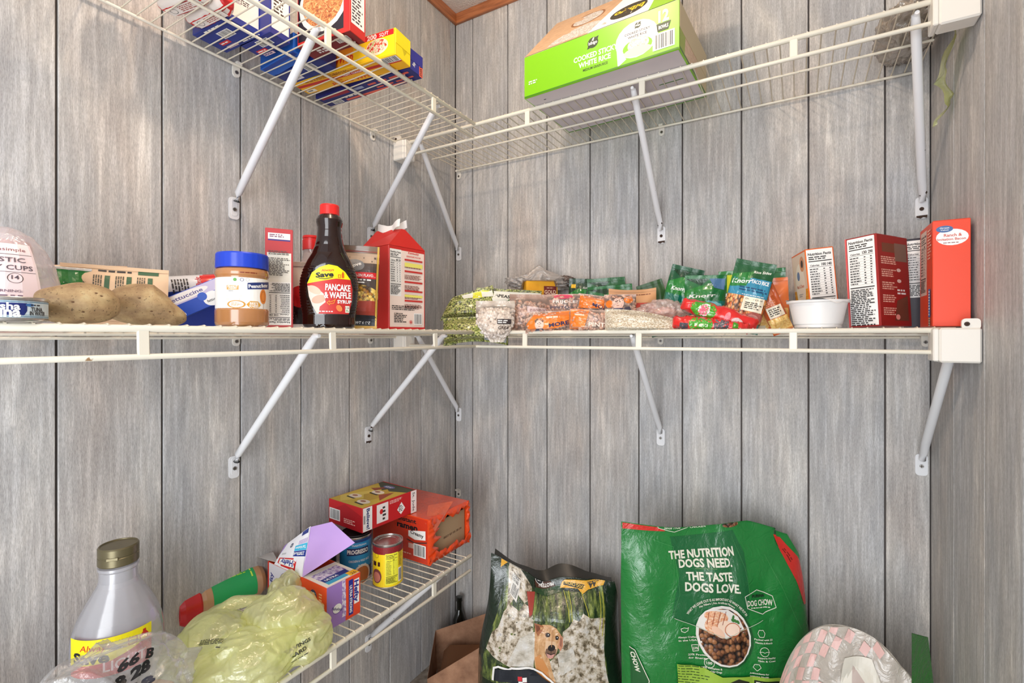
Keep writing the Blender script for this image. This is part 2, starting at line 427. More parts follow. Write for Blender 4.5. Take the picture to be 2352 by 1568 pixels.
# ------------------------------------------------------------------ the closet
def wood_mat():
    t = NT('whitewashed_panel')
    g = t.n('ShaderNodeNewGeometry'); oi = t.n('ShaderNodeObjectInfo')
    cb = t.n('ShaderNodeCombineXYZ'); ml = t.n('ShaderNodeMath', operation='MULTIPLY'); ml.inputs[1].default_value = 40; t.l(oi.outputs['Random'], ml.inputs[0]); t.l(ml.outputs[0], cb.inputs[2])
    ad = t.n('ShaderNodeVectorMath', operation='ADD'); t.l(g.outputs['Position'], ad.inputs[0]); t.l(cb.outputs[0], ad.inputs[1])
    def nz(scale, detail, rough, dist=0.0):
        mp = t.n('ShaderNodeMapping'); mp.inputs['Scale'].default_value = scale; t.l(ad.outputs[0], mp.inputs[0])
        n = t.n('ShaderNodeTexNoise'); n.inputs['Scale'].default_value = 1; n.inputs['Detail'].default_value = detail; n.inputs['Roughness'].default_value = rough; n.inputs['Distortion'].default_value = dist
        t.l(mp.outputs[0], n.inputs['Vector']); return n.outputs[0]
    patch = nz((14, 14, 3.2), 5, .62, .5)           # broad worn patches
    streak = nz((110, 110, 6.5), 6, .70, .2)       # streaks along the board
    grain = nz((620, 620, 110), 3, .75)            # fine broken grain
    tint = nz((5, 5, 1.1), 3, .55)
    r1 = t.ramp([(.28, (181, 181, 182)), (.46, (194, 193, 193)), (.57, (204, 202, 200)), (.66, (223, 220, 216)), (.76, (235, 231, 226))]); t.l(patch, r1.inputs[0])
    r2 = t.ramp([(.36, (204, 202, 201)), (.5, (224, 223, 222)), (.58, (246, 246, 246)), (.64, (255, 255, 255))]); t.l(streak, r2.inputs[0])
    r3 = t.ramp([(.32, (198, 197, 196)), (.46, (228, 228, 228)), (.60, (255, 255, 255))]); t.l(grain, r3.inputs[0])
    r4 = t.ramp([(.36, (248, 251, 255)), (.54, (255, 254, 252)), (.70, (255, 244, 235))]); t.l(tint, r4.inputs[0])
    def mul(a, b, f=1):
        m = t.n('ShaderNodeMix', data_type='RGBA', blend_type='MULTIPLY'); m.inputs[0].default_value = f; t.l(a, m.inputs[6]); t.l(b, m.inputs[7]); return m.outputs[2]
    c = mul(mul(mul(r1.outputs[0], r2.outputs[0], .85), r3.outputs[0], .8), r4.outputs[0])
    br = t.n('ShaderNodeBrightContrast'); br.inputs['Bright'].default_value = .045; t.l(c, br.inputs[0])
    t.l(br.outputs[0], t.p.inputs['Base Color']); t.p.inputs['Roughness'].default_value = .55
    t.p.inputs['Specular IOR Level'].default_value = .35
    t.bump(grain, .4, .0012); return t.m
WOOD = wood_mat(); GROOVE = C(74, 68, 65, .8, name='groove_backing')
def panel_wall(name, side, edges):
    b = M()
    if side == 'left': b.box((-.06, -2.2, 0), (-.005, .06, CEIL), GROOVE)
    if side == 'right': b.box((W_ROOM+.005, -2.2, 0), (W_ROOM+.06, .06, CEIL), GROOVE)
    if side == 'back': b.box((-.004, .005, 0), (W_ROOM+.004, .06, CEIL), GROOVE)
    w = b.build(name); tag(w, kind='structure'); gap = .0019
    if side == 'right': w.matrix_basis = Matrix.Translation((W_ROOM, 0, 0)) @ Matrix.Rotation(rad(1.9), 4, 'Z') @ Matrix.Translation((-W_ROOM, 0, 0))   # the wall is a little out of square
    for a, c in zip(edges[:-1], edges[1:]):
        p = M(); a, c = min(a, c)+gap, max(a, c)-gap
        if side == 'left': p.box((-.006, a, 0), (0, c, CEIL), WOOD, .0011)
        if side == 'right': p.box((W_ROOM, a, 0), (W_ROOM+.006, c, CEIL), WOOD, .0004)
        if side == 'back': p.box((a, 0, 0), (c, .006, CEIL), WOOD, .0011)
        p.build('plank', w)
panel_wall('wall_left', 'left', [.0, -.0302, -.1976, -.3527, -.5168, -.6796, -.8437, -1.0097, -1.178, -1.345, -1.51, -1.675, -1.84, -2.0, -2.2])
panel_wall('wall_back', 'back', [.0, .0806, .2373, .3963, .5552, .7176, .849, 1.0103, 1.1724, 1.3353, W_ROOM])
panel_wall('wall_right', 'right', [.0, -.171, -.342, -.497, -.655, -.815, -.975, -1.14, -1.30, -1.46, -1.62, -1.78, -1.94, -2.2])
t = NT('stippled_ceiling'); v = coords(t, 'Object', (1, 1, 1)); nz = t.n('ShaderNodeTexNoise'); nz.inputs['Scale'].default_value = 160; nz.inputs['Detail'].default_value = 5; t.l(v, nz.inputs['Vector'])
t.p.inputs['Base Color'].default_value = lin((222, 214, 206)); t.p.inputs['Roughness'].default_value = .9; t.bump(nz.outputs[0], .9, .004)
b = M(); b.box((-.06, -2.2, CEIL), (W_ROOM+.06, .06, CEIL+.05), t.m); tag(b.build('ceiling'), kind='structure')
t = NT('vinyl_floor'); v = coords(t, 'Object', (8, 8, 8)); nz = t.n('ShaderNodeTexNoise'); t.l(v, nz.inputs['Vector']); nz.inputs['Detail'].default_value = 6
r = t.ramp([(.35, (120, 108, 96)), (.65, (168, 156, 142))]); t.l(nz.outputs[0], r.inputs[0]); t.l(r.outputs[0], t.p.inputs['Base Color']); t.p.inputs['Roughness'].default_value = .5
b = M(); b.box((-.06, -2.2, -.05), (W_ROOM+.06, .06, 0), t.m); tag(b.build('floor'), kind='structure')
OAK = blotch('oak_trim', .03, [(.3, (134, 78, 46)), (.5, (168, 102, 62)), (.7, (190, 122, 78))], kind='Object', stretch=(.25, .25, 2.5), rough=.4)
for i, (a, c) in enumerate([((0, -2.0, CEIL-.040), (.011, 0, CEIL)), ((.011, -.011, CEIL-.040), (W_ROOM-.011, 0, CEIL)), ((W_ROOM-.011, -2.0, CEIL-.040), (W_ROOM, 0, CEIL))]):
    b = M(); b.box(a, c, OAK, .0012); o = tag(b.build('trim_%d' % (i+1)), kind='structure')
    if i == 2: o.matrix_basis = Matrix.Translation((W_ROOM, 0, 0)) @ Matrix.Rotation(rad(1.9), 4, 'Z') @ Matrix.Translation((-W_ROOM, 0, 0))
# ------------------------------------------------------------------ wire shelving
SD = .312; Z1, Z2, Z3 = EYE+.637, EYE+.0115, EYE-.650
def enamel(name, base, chip, amt):
    t = NT(name); v = coords(t, 'Object', (1, 1, 1)); n = t.n('ShaderNodeTexNoise'); n.inputs['Scale'].default_value = 55; n.inputs['Detail'].default_value = 5; t.l(v, n.inputs['Vector'])
    r = t.ramp([(.3, base), (amt, base), (amt+.02, chip)]); t.l(n.outputs[0], r.inputs[0]); t.l(r.outputs[0], t.p.inputs['Base Color'])
    t.p.inputs['Roughness'].default_value = .38; return t.m
ROD = enamel('cream_enamel', (226, 221, 206), (150, 118, 84), .74); WIRE = enamel('wire_enamel', (214, 205, 186), (130, 96, 66), .70)
BRACE = enamel('white_enamel', (222, 223, 226), (60, 48, 40), .745); PLAST = C(226, 222, 214, .35, name='white_plastic'); STEEL = C(150, 148, 145, .35, .8, name='screw_steel')
RUST = C(58, 40, 30, .8, name='rust')
_wire = None
def wire_shelf(label, loc, rz, x0, x1, straps, rods, group='white wire shelves', tilt=0.0):
    """local x runs along the wall, -y comes out of it; rods: (back0, back1, mid0, mid1, front0, front1, lip0, lip1)"""
    global _wire
    root = empty('wire_shelf', loc, rz); tag(root, label, 'shelf', group)
    if tilt: root.matrix_basis = pose(loc, rz) @ Matrix.Translation((0, -SD, 0)) @ Matrix.Rotation(tilt, 4, 'X') @ Matrix.Translation((0, SD, 0))   # sags a little towards the wall
    for nm, y, z, r, a, c in (('back_rod', -.012, 0, .0031, rods[0], rods[1]), ('middle_rod', -.155, 0, .0031, rods[2], rods[3]),
                              ('front_rod', -SD, 0, .0056, rods[4], rods[5]), ('lip_rod', -SD-.001, -.0417, .0044, rods[6], rods[7])):
        b = M(); b.tube([(a, y, z), (a+.002, y, z), (c-.002, y, z), (c, y, z)], [r*.7, r, r, r*.7], ROD, 10); b.build(nm, root)
    for x in straps:
        b = M(); b.box((x-.0075, -SD-.0045, -.041), (x+.0075, -SD+.0015, -.002), ROD, .0012); b.build('lip_strap', root)
    if _wire is None:
        b = M(); b.tube([(0, -.007, .0045), (0, -.012, .0048), (0, -.155, .0048), (0, -SD+.008, .0056), (0, -SD, .0062), (0, -SD-.0042, .0042)], .0015, WIRE, 6)
        _wire = b.build('wire', root); _wire.location.x = x0; x0 += .0258
    x = x0
    while x < x1:
        o = _wire.copy(); COL.objects.link(o); o.parent = root; o.location = (x, 0, 0); o.matrix_parent_inverse = Matrix(); x += .0258
    return root
wire_shelf('white wire shelf high on the back wall, holding the green rice carton', (0, 0, Z1), 0, .03, 1.405, (.491, .8149, 1.1402), (.012, 1.40, .012, 1.40, .02, 1.392, .03, 1.375))
wire_shelf('white wire shelf high on the left wall, holding the plastic wrap boxes', (0, 0, Z1), PI/2, -1.55, -.325, (-1.5, -1.175, -.8451, -.5083), (-1.56, -.322, -1.56, -.36, -1.56, -SD-.006, -1.56, -SD-.012))
wire_shelf('white wire shelf at eye level on the back wall, crowded with bean bags and packets', (0, 0, Z2), 0, .03, 1.39, (.484, .8073, 1.1394), (.012, 1.40, .012, 1.40, .02, 1.403, .02, 1.375), tilt=rad(-2.8))
wire_shelf('white wire shelf at eye level on the left wall, holding potatoes and the syrup bottle', (0, 0, Z2), PI/2, -1.55, -.325, (-1.5, -1.1727, -.8342, -.503), (-1.56, -.322, -1.56, -.33, -1.56, -SD-.006, -1.56, -SD-.006), tilt=rad(-2.8))
wire_shelf('white wire shelf low on the left wall, under the crumpled yellow bag', (0, 0, Z3), PI/2, -1.55, -.345, (-1.5, -1.172, -.832, -.5066), (-1.56, -.338, -1.56, -.338, -1.56, -.336, -1.56, -.34))
def rounded(w, h, r, n=5):
    return [(sx*(w/2-r)+r*math.cos(a), sy*(h/2-r)+r*math.sin(a)) for sx, sy, a0 in ((1, 1, 0), (-1, 1, PI/2), (-1, -1, PI), (1, -1, 3*PI/2)) for a in [a0+PI/2*i/n for i in range(n+1)]]
def slab(mb, pts, z0, z1, mat, f=lambda x, y, z: Vector((x, y, z))):
    n = len(pts); vs = [f(x, y, z0) for x, y in pts]+[f(x, y, z1) for x, y in pts]
    mb.mesh(vs, [tuple(range(n))[::-1], tuple(range(n, 2*n))]+[(i, (i+1) % n, n+(i+1) % n, n+i) for i in range(n)], mat)
def screw(parent, f, r=.0045, mat=None):
    b = M(); slab(b, [(r*math.cos(a*PI/6), r*math.sin(a*PI/6)) for a in range(12)], 0, .0018, mat or STEEL, f)
    slab(b, [(-r*.8, -.0006), (r*.8, -.0006), (r*.8, .0006), (-r*.8, .0006)], .0018, .0020, RUST, f); slab(b, [(-.0006, -r*.8), (.0006, -r*.8), (.0006, r*.8), (-.0006, r*.8)], .0018, .0020, RUST, f)
    b.build('screw', parent)
def brace(label, wall, along, ztop, zfoot, along_top=None, rusty=False, r=.0088):
    """diagonal strut: from the front rod of a shelf down to a foot plate on the wall"""
    at = along if along_top is None else along_top
    if wall == 'left': f = lambda x, y, z: Vector((z, -x+along, y+zfoot)); top = Vector((SD-.012, at, ztop-.006)); ft = Vector((.012, along, zfoot+.016))
    else: f = lambda x, y, z: Vector((x+along, -z, y+zfoot)); top = Vector((at, -SD+.012, ztop-.006)); ft = Vector((along, -.012, zfoot+.016))
    root = empty('shelf_brace', (ft.x, ft.y, zfoot)); tag(root, label, 'bracket', 'shelf braces'); inv = Vector((-ft.x, -ft.y, -zfoot))
    F = lambda x, y, z: f(x, y, z)+inv
    b = M(); d = (top-ft).normalized(); b.tube([ft+inv+Vector((0, 0, -.010)), ft+inv+d*.012, ft+inv+d*.06, top+inv-d*.03, top+inv-d*.004], [r*.8, r*.95, r, r, r*.75], BRACE, 14); b.build('strut', root)
    b = M(); side = Vector((0, 1, 0)) if wall == 'left' else Vector((1, 0, 0)); out = Vector((1, 0, 0)) if wall == 'left' else Vector((0, -1, 0))
    q = top+inv-d*.012
    b.tube([q, q+out*.006+Vector((0, 0, .004)), q+out*.016+Vector((0, 0, .004))], [.0075, .006, .004], BRACE, 8); b.build('rod_hook', root)
    b = M(); slab(b, rounded(.024, .052, .008), .0003, .0032, BRACE, lambda x, y, z: F(x, y-.008, z)); slab(b, rounded(.015, .040, .006), .0032, .0042, BRACE, lambda x, y, z: F(x, y-.006, z))
    if rusty: slab(b, [(-.010, -.031), (-.002, -.034), (.003, -.031), (.010, -.033), (.011, -.026), (-.010, -.027)], .0043, .0046, RUST, F)
    b.build('foot_plate', root); screw(root, lambda x, y, z: F(x, y-.011, z+.004), mat=RUST if rusty else STEEL)
    if rusty:
        b = M()
        for k, (a, s) in enumerate(((.004, .0035), (.010, .0028), (.05, .002), (.12, .0016))):
            pp = ft+inv+d*a+side*(.006 if k % 2 else -.004)+out*.006
            b.tube([pp-d*s*1.6, pp, pp+d*s*1.6], [.0004, s, .0004], RUST, 6)
        b.build('rust_patch', root)
brace('white brace under the top left shelf, foot left of the syrup bottle', 'left', -.861, Z1, 1.500)
brace('white brace under the top left shelf nearest the corner, ending behind the red gable carton', 'left', -.436, Z1, 1.512, -.478)
brace('white brace on the left wall under the middle shelf, below the narrow red box', 'left', -.861, Z2, .890)
brace('chipped white brace under the middle left shelf nearest the corner', 'left', -.446, Z2, .893, rusty=True)
brace('white brace under the low wire shelf, below the yellow can', 'left', -.445, Z3, .248)
brace('slim white brace in the corner under the top back shelf', 'back', .018, Z1, 1.517, .085)
brace('slim white brace in the corner under the middle back shelf', 'back', .018, Z2, .896, .07)
brace('white brace under the green rice carton, rusty at the foot', 'back', .788, Z1, 1.508, rusty=True)
brace('white brace at the centre of the back wall under the rice and bean bags', 'back', .786, Z2, .890)
brace('white brace at the right end of the top back shelf, rusty foot', 'back', 1.405, Z1, 1.508, 1.345, rusty=True)
brace('white brace at the right end of the middle back shelf', 'back', 1.405, Z2, .888)
def end_bracket(label, x0, x1, z, wallside):
    root = empty('end_bracket', ((x0+x1)/2, -SD, z)); tag(root, label, 'bracket', 'plastic shelf end brackets')
    w = x1-x0; b = M(); b.box((-w/2, -.026, -.060), (w/2, .014, .004), PLAST, .003)
    b.box((-w/2-.003*wallside*-1 if wallside < 0 else -w/2-.009, -.024, -.058), (-w/2 if wallside > 0 else w/2+.009, .02, .003), PLAST, .002)
    b.build('bracket_body', root)
    xs = w/2-.014 if wallside > 0 else -w/2+.014
    b = M(); slab(b, rounded(.026, .020, .006), 0, .006, PLAST, lambda x, y, q: Vector((xs+x, -.016-q, .011+y))); b.build('screw_tab', root)
    screw(root, lambda x, y, q: Vector((xs-.006+x, -.022-q, .011+y)), .004, RUST)
end_bracket('white plastic bracket holding the top back shelf to the right wall', 1.374, 1.4325, Z1, 1)
end_bracket('white plastic bracket holding the middle back shelf to the right wall', 1.374, 1.4325, Z2, 1)
end_bracket('white plastic bracket in the corner holding the top shelf to the left wall', .0015, .045, Z1, -1)
end_bracket('white plastic bracket in the corner holding the middle shelf to the left wall', .0015, .045, Z2, -1)
def wall_clip(label, wall, along, z):
    f = (lambda x, y, q: Vector((q, -x, y))) if wall == 'left' else (lambda x, y, q: Vector((x, -q, y)))
    root = empty('wall_clip', f(0, 0, 0)+(Vector((0, along, z)) if wall == 'left' else Vector((along, 0, z)))); tag(root, label, 'clip', 'plastic wall clips')
    b = M(); slab(b, rounded(.017, .030, .008), .0003, .004, PLAST, f); slab(b, [(-.006, .011), (.006, .011), (.006, .017), (-.006, .017)], .004, .018, PLAST, f); b.build('clip_body', root)
    screw(root, lambda x, y, q: f(x, y-.004, q+.004), .0042)
wall_clip('white wall clip on the top left shelf rod above the strut foot', 'left', -.8563, 1.818)
wall_clip('white wall clip on the top left shelf rod near the corner', 'left', -.428, 1.818)
wall_clip('white wall clip under the middle left shelf, beside the peanut butter', 'left', -.8563, 1.182)
wall_clip('white wall clip under the middle left shelf, behind the gable carton', 'left', -.437, 1.182)
wall_clip('white wall clip on the back wall in the corner under the top shelf', 'back', .019, 1.812)
wall_clip('white wall clip on the back wall under the green rice carton', 'back', .789, 1.818)
wall_clip('white wall clip on the back wall under the rice bag', 'back', .786, 1.180)
wall_clip('white wall clip at the right end of the middle back shelf', 'back', 1.4125, 1.180)
wall_clip('empty wall clip left alone in the corner above the orange carton', 'back', .0185, .585)
# ------------------------------------------------------------------ colours used on packaging
WHITE = C(240, 239, 236); BLACK = C(26, 25, 27); INK = C(52, 48, 48); NAVY = C(24, 40, 110); BLUE = C(26, 62, 160); RED = C(206, 34, 38); ORG = C(240, 112, 24); YEL = C(246, 212, 30)
GRN = C(20, 96, 44, .28, coat=.5); DGRN = C(12, 58, 30, .28, coat=.5); LGRN = C(122, 190, 10); CREAM = C(236, 226, 204); TAN = C(214, 180, 140); MAROON = C(126, 28, 34); CARD = C(176, 146, 112, .8)
GREY = C(150, 148, 148); PURP = C(150, 112, 190); LILAC = C(186, 150, 214); TEAL = C(20, 130, 140, .3, coat=.4); PINK = C(236, 196, 190)
D1 = Z1+.0066; D2 = Z2+.0066; D3 = Z3+.0066        # tops of the three wire decks
# ------------------------------------------------------------------ top back shelf
RICEGRAIN = cells('cooked_rice_photo', .004, [(.2, (250, 248, 244)), (.8, (226, 220, 210))], kind='UV', coat=.2, edge=(214, 206, 196))
STRAWU = blotch('straw_photo_lid', .05, [(.3, (196, 150, 104)), (.55, (222, 182, 138)), (.75, (238, 210, 172))], stretch=(1, 2, 1)); RICEU = cells('cooked_rice_photo_lid', .012, [(.2, (250, 248, 244)), (.8, (226, 220, 210))], kind='UV', coat=.2, stretch=(1, .5, 1), edge=(214, 206, 196))
STRAW = blotch('straw_photo', .02, [(.3, (196, 150, 104)), (.55, (222, 182, 138)), (.75, (238, 210, 172))], stretch=(1, 3, 1))
def leaf_logo(p, x, y, s, txt, ink, paper, rot=0):
    p.ell(x, y, s, s*.92, ink); p.poly([(x-s*1.1, y-s*.9), (x-s*.5, y-s*.8), (x-s*.8, y-s*.2)], ink); p.poly([(x+s*1.1, y+s*.9), (x+s*.5, y+s*.8), (x+s*.8, y+s*.2)], ink)
    p.text(txt, x, y, s*.52, paper, s*1.6, rot); p.line([(x-s*.15, y+s*.35), (x+s*.05, y+s*.75)], s*.12, paper); p.line([(x+.05*s, y+s*.35), (x+s*.2, y+s*.8)], s*.12, paper)
def rice_front(p):
    W, H = .412, .112; X = lambda t: (t-.5)*W; Y = lambda t: (.5-t)*H
    leaf_logo(p, X(.49), Y(.24), .0145, 'bibigo', C(30, 50, 22), WHITE)
    p.text('COOKED STICKY', X(.505), Y(.50), .0125, WHITE, .118, bold=.025); p.text('WHITE RICE', X(.50), Y(.655), .0125, WHITE, .086, bold=.025)
    p.text('MEDIUM GRAIN RICE', X(.505), Y(.79), .0062, C(30, 60, 16), .066, bold=.02)
    p.ell(X(.76), Y(.50), .052, .043, C(240, 240, 238)); p.poly([(X(.64), Y(.55)), (X(.648), Y(.97)), (X(.70), Y(.86))], C(240, 240, 238))
    p.ell(X(.765), Y(.66), .036, .019, LGRN); p.ell(X(.77), Y(.62), .026, .018, RICEGRAIN); p.ell(X(.765), Y(.76), .034, .011, C(206, 196, 184))
    leaf_logo(p, X(.768), Y(.22), .0075, 'bibigo', C(30, 50, 22), WHITE)
    p.text('COOKED STICKY', X(.765), Y(.35), .0055, INK, .062); p.text('WHITE RICE', X(.765), Y(.43), .0055, INK, .046)
    p.text('12', X(.915), Y(.22), .025, WHITE, .024, bold=.04); p.poly([(X(.875), Y(.36)), (X(.955), Y(.36)), (X(.94), Y(.52)), (X(.88), Y(.52))], C(24, 56, 20)); p.text('BOWLS', X(.914), Y(.44), .0075, WHITE, .022, bold=.03)
    p.bars(X(.915), Y(.72), .043, .032); p.dashes(X(.07), Y(.66), .028, .011, 2, WHITE, 3)
    p.rect(0, -H/2+.003, W-.003, .004, C(60, 120, 10))
def rice_top(p):                                     # the raised lid, x and y run 0..1 over the panel
    p.poly([(.0, .0), (.45, .0), (.56, 1), (0, 1)], STRAWU); p.ell(.33, .62, .12, .20, C(150, 100, 58)); p.ell(.33, .62, .105, .17, RICEU)
    p.ell(.36, .04, .20, .36, RICEU, a0=0, a1=PI); p.poly([(.45, .0), (.83, .0), (.80, 1), (.56, 1)], C(246, 246, 244)); p.poly([(.83, 0), (1, 0), (1, 1), (.80, 1)], C(150, 200, 50))
    p.ell(.665, .30, .115, .20, C(52, 48, 30)); p.text('bibigo', .665, .30, .13, YEL, .19, rot=PI, bold=.03)
def rice_right(p):
    p.rect(0, 0, .26, .108, C(206, 190, 150)); p.rect(-.03, 0, .12, .104, STRAW); p.poly([(-.13, -.054), (-.09, -.054), (-.07, .054), (-.13, .054)], C(160, 180, 70)); p.rect(0, -.05, .262, .006, C(70, 130, 14))
def rice_bottom(p):
    p.rect(0, 0, .406, .259, C(206, 198, 202)); p.rect(.15, .0, .06, .004, C(60, 120, 10)); p.rect(0, -.127, .41, .004, C(60, 120, 10)); p.bars(.03, -.03, .05, .008, plate=False); p.ell(-.16, .10, .004, .002, BLACK); p.ell(.03, -.10, .004, .002, BLACK); p.line([(-.2, -.01), (.1, -.012)], .0008, GREY)
rice = carton('rice_carton', 'bright green carton of cooked white rice bowls on the top back shelf', 'box', (.722, -.243, D1), .412, .265, .112, rad(-3.5), C(122, 190, 10, .35), None,
       {'front': rice_front, 'right': rice_right, 'bottom': rice_bottom}, flaps=('right',), flapmat=C(206, 190, 150))
def sheet(name, root, P, mat, th=.0009, prints=None, nu=8, nv=8, bulge=0):
    """a curled piece of card or plastic: P = corner points (bl, br, tr, tl)"""
    P = [Vector(x) for x in P]; n = (P[1]-P[0]).cross(P[3]-P[0]).normalized()
    f = lambda u, v: (P[0].lerp(P[1], u)).lerp(P[3].lerp(P[2], u), v)+n*(bulge*math.sin(PI*u)*math.sin(PI*v)+.0007*noise.noise(Vector((u*4, v*4, bulge*100+P[0].x*50))))
    b = M(); b.grid(f, nu, nv, mat); b.grid(lambda u, v: f(u, v)-n*th, nu, nv, mat, flip=True)
    for e in range(4):
        g = [lambda t: f(t, 0), lambda t: f(1, t), lambda t: f(1-t, 1), lambda t: f(0, 1-t)][e]
        b.grid(lambda u, v: g(u)-n*th*v, nu, 1, mat, smooth=False)
    if prints: prints(Pr(b, lambda x, y, l: f(x, y)+n*(l+.0009), (1/nu, 1/nv)))
    return b.build(name, root)
sheet('raised_lid', rice, ((-.205, -.132, .112), (.205, -.132, .112), (.205, .050, .112+.190), (-.205, .050, .112+.190)), C(236, 230, 214), .0012, rice_top, 10, 8)
def blob(mb, axes, mat, seed=0, amp=.2, freq=2.2, sub=5, flat=None, oct_=3, sharp=1.0, shape=None):
    """crumpled closed skin: an ellipsoid with ridged folds; returns surf(direction)"""
    import bmesh
    o = Vector((seed*7.3, seed*3.7, seed*1.9))
    def surf(d):
        q = d*freq+o; f = 0; a = 1
        q = q+Vector((noise.noise(q*.6), noise.noise(q*.6+Vector((9, 0, 0))), noise.noise(q*.6+Vector((0, 9, 0)))))*.8
        for k in range(oct_):
            f += a*(1-abs(noise.noise(q))*2.6*sharp); q = q*2.13+Vector((3.1, 1.7, .4)); a *= .5
        r = 1+amp*(f-.9)
        p = Vector((d.x*axes[0], d.y*axes[1], d.z*axes[2]))*r
        if shape: p = shape(p, d)
        if flat is not None and p.z < flat: p.z = flat+(p.z-flat)*.08
        return p
    bm = bmesh.new(); bmesh.ops.create_icosphere(bm, subdivisions=sub, radius=1)
    vs = [surf(v.co.normalized()) for v in bm.verts]; fs = [tuple(v.index for v in f.verts) for f in bm.faces]; bm.free()
    mb.mesh(vs, fs, mat, True); return surf
def on_blob(surf, c, t, k=1.003):
    c = Vector(c).normalized(); t = Vector(t); b = c.cross(t).normalized(); t = b.cross(c).normalized()
    return lambda x, y, l: surf((c+t*x+b*y).normalized())*(k+l*8)
GREYPL = film('grey_dirty_plastic', (160, 148, 134), .5, .86, .22, .02)
b = M(); s = blob(b, (.056, .118, .044), GREYPL, 4, .22, 1.9, 5, -.038); o = b.build('plastic_bundle', None, None, pose((1.358, -.128, D1+.0395), 0))
tag(o, 'dusty grey folded plastic bundle at the right end of the top back shelf', 'bag')
p = Pr(b, on_blob(s, (.2, -.3, -1), (1, 0, 0)))
YFILM = film('yellow_green_film', (222, 226, 170), .5, .55, .15, .012, .4)
b = M(); p0 = on_y(2194, 70, -.24); p1 = on_y(2163, 175, -.20); p2 = on_y(2186, 230, -.17); p3 = on_y(2150, 285, -.15)
def rib(u, v):
    a = 3*v; i = min(2, int(a)); f = a-i; P = [p0, p1, p2, p3]; q = P[i].lerp(P[i+1], f*f*(3-2*f))
    wd_ = .052*(1-.55*v)*(1+.25*math.sin(v*9)); tw = 1.1+1.6*v+.5*math.sin(v*7)
    return q+Vector((math.cos(tw)*.45, math.sin(tw), 0))*(u*wd_)+Vector((-.010*u*u, 0, -.012*u))+Vector((.003*math.sin(v*26+u*4), 0, 0))
b.grid(rib, 8, 30, YFILM, (-.5, .5), (0, 1)); b.grid(lambda u, v: rib(u*.9, v)+Vector((-.0015, 0, 0)), 8, 30, YFILM, (-.5, .5), (0, 1)); o = b.build('plastic_strip')
tag(o, 'twisted translucent yellow green plastic strip hanging from the top back shelf end', 'bag')
# ------------------------------------------------------------------ top left shelf
def redwhite(p):
    p.rect(0, 0, .118, .034, C(236, 230, 224)); p.rect(0, .022, .12, .012, RED); p.rect(0, -.023, .12, .010, RED); p.ring(-.03, 0, .012, .012, .0012, INK); p.dashes(.02, 0, .05, .024, 5, C(190, 80, 70), 4)
for k, (x, y, z, rz, lab) in enumerate(((.115, -1.022, D1+.022, .15, 'red and white paper packet at the left on the top shelf, seen from below'), (.122, -.978, D1+.0215, .06, 'red and white paper packet between another like it and a blue box'))):
    r = empty('paper_packet', (x, y, z), rz); tag(r, lab, 'packet', 'red and white paper packets')
    b = M(); w, d, h = .062, .019, .02
    def pk(a, q, k=k):
        s, c = math.sin(a), math.cos(a); e = abs(q)**6
        return Vector((q*.062+.004*math.sin(3*q+k), (abs(c)**.6)*math.copysign(.022, c)*(1-.5*e), (abs(s)**.55)*math.copysign(.0215, s)*(1-.35*e)+.0022*noise.noise(Vector((q*6, a*2, k)))))
    b.grid(pk, 24, 26, C(234, 226, 220), (0, 2*PI), (-1, 1), closeu=True, matfn=lambda a, q: RED if (.70 < a < .73 or .77 < a < .81 or q < .05 or q > .93) else C(234, 226, 220))
    b.mesh([pk(2*PI*i/24, -1) for i in range(24)], [tuple(range(24))], RED); b.mesh([pk(2*PI*i/24, 1) for i in range(24)], [tuple(range(24))[::-1]], RED)
    q = Pr(b, lambda x, y, l: Vector((x, -y, -.0232-l))); q.rect(0, 0, .09, .02, C(236, 228, 222)); q.dashes(.012, 0, .05, .015, 4, C(170, 90, 80), 4+k); q.ring(-.03, 0, .008, .007, .001, INK)
    b.build('wrapper', r)
    b = M(); b.grid(lambda u, v: Vector((.062+v*.012, u*.018, .008*math.sin(u*5)*v)), 6, 3, C(232, 222, 214), (-1, 1), (0, 1)); b.build('folded_end', r)
def blue_bottom(seed):
    def f(p):
        p.bars(.008, .006, .034, .018, seed=seed); p.rect(-.025, -.012, .032, .010, RED); p.dashes(-.025, -.012, .028, .006, 1, WHITE, seed); p.rect(-.02, -.026, .034, .008, C(220, 190, 200)); p.dashes(-.02, -.026, .03, .005, 1, NAVY, seed+1); p.dashes(.0, .030, .06, .006, 1, WHITE, seed)
    return f
def blue_side(p):
    p.rect(0, .004, .064, .222, C(236, 226, 220)); p.ring(0, -.045, .011, .011, .0008, INK); p.dashes(0, -.045, .014, .006, 2, INK, 8); p.dashes(.0, .0, .046, .05, 10, INK, 2); p.dashes(0, -.07, .04, .012, 3, INK, 5)
carton('cracker_box', 'blue box with a white side, first from the left on the top left shelf', 'box', (.092, -.928, D1), .122, .074, .24, rad(2), C(26, 46, 132), None, {'bottom': blue_bottom(3), 'right': blue_side}, group=None)
carton('cracker_box', 'blue box with a white text panel, between another blue box and the strut', 'box', (.133, -.868, D1), .104, .050, .24, rad(3), C(30, 44, 128), None, {'bottom': blue_bottom(8), 'right': lambda p: (p.rect(0, .004, .042, .222, C(240, 234, 228)), p.dashes(0, -.02, .032, .12, 16, INK, 3))})
carton('tea_box', 'bright blue flat box lying against the wall on the top left shelf', 'box', (.10, -.800, D1), .140, .036, .042, rad(-4), C(24, 92, 190), None, {'bottom': lambda p: p.rect(0, .01, .13, .01, C(20, 60, 150))})
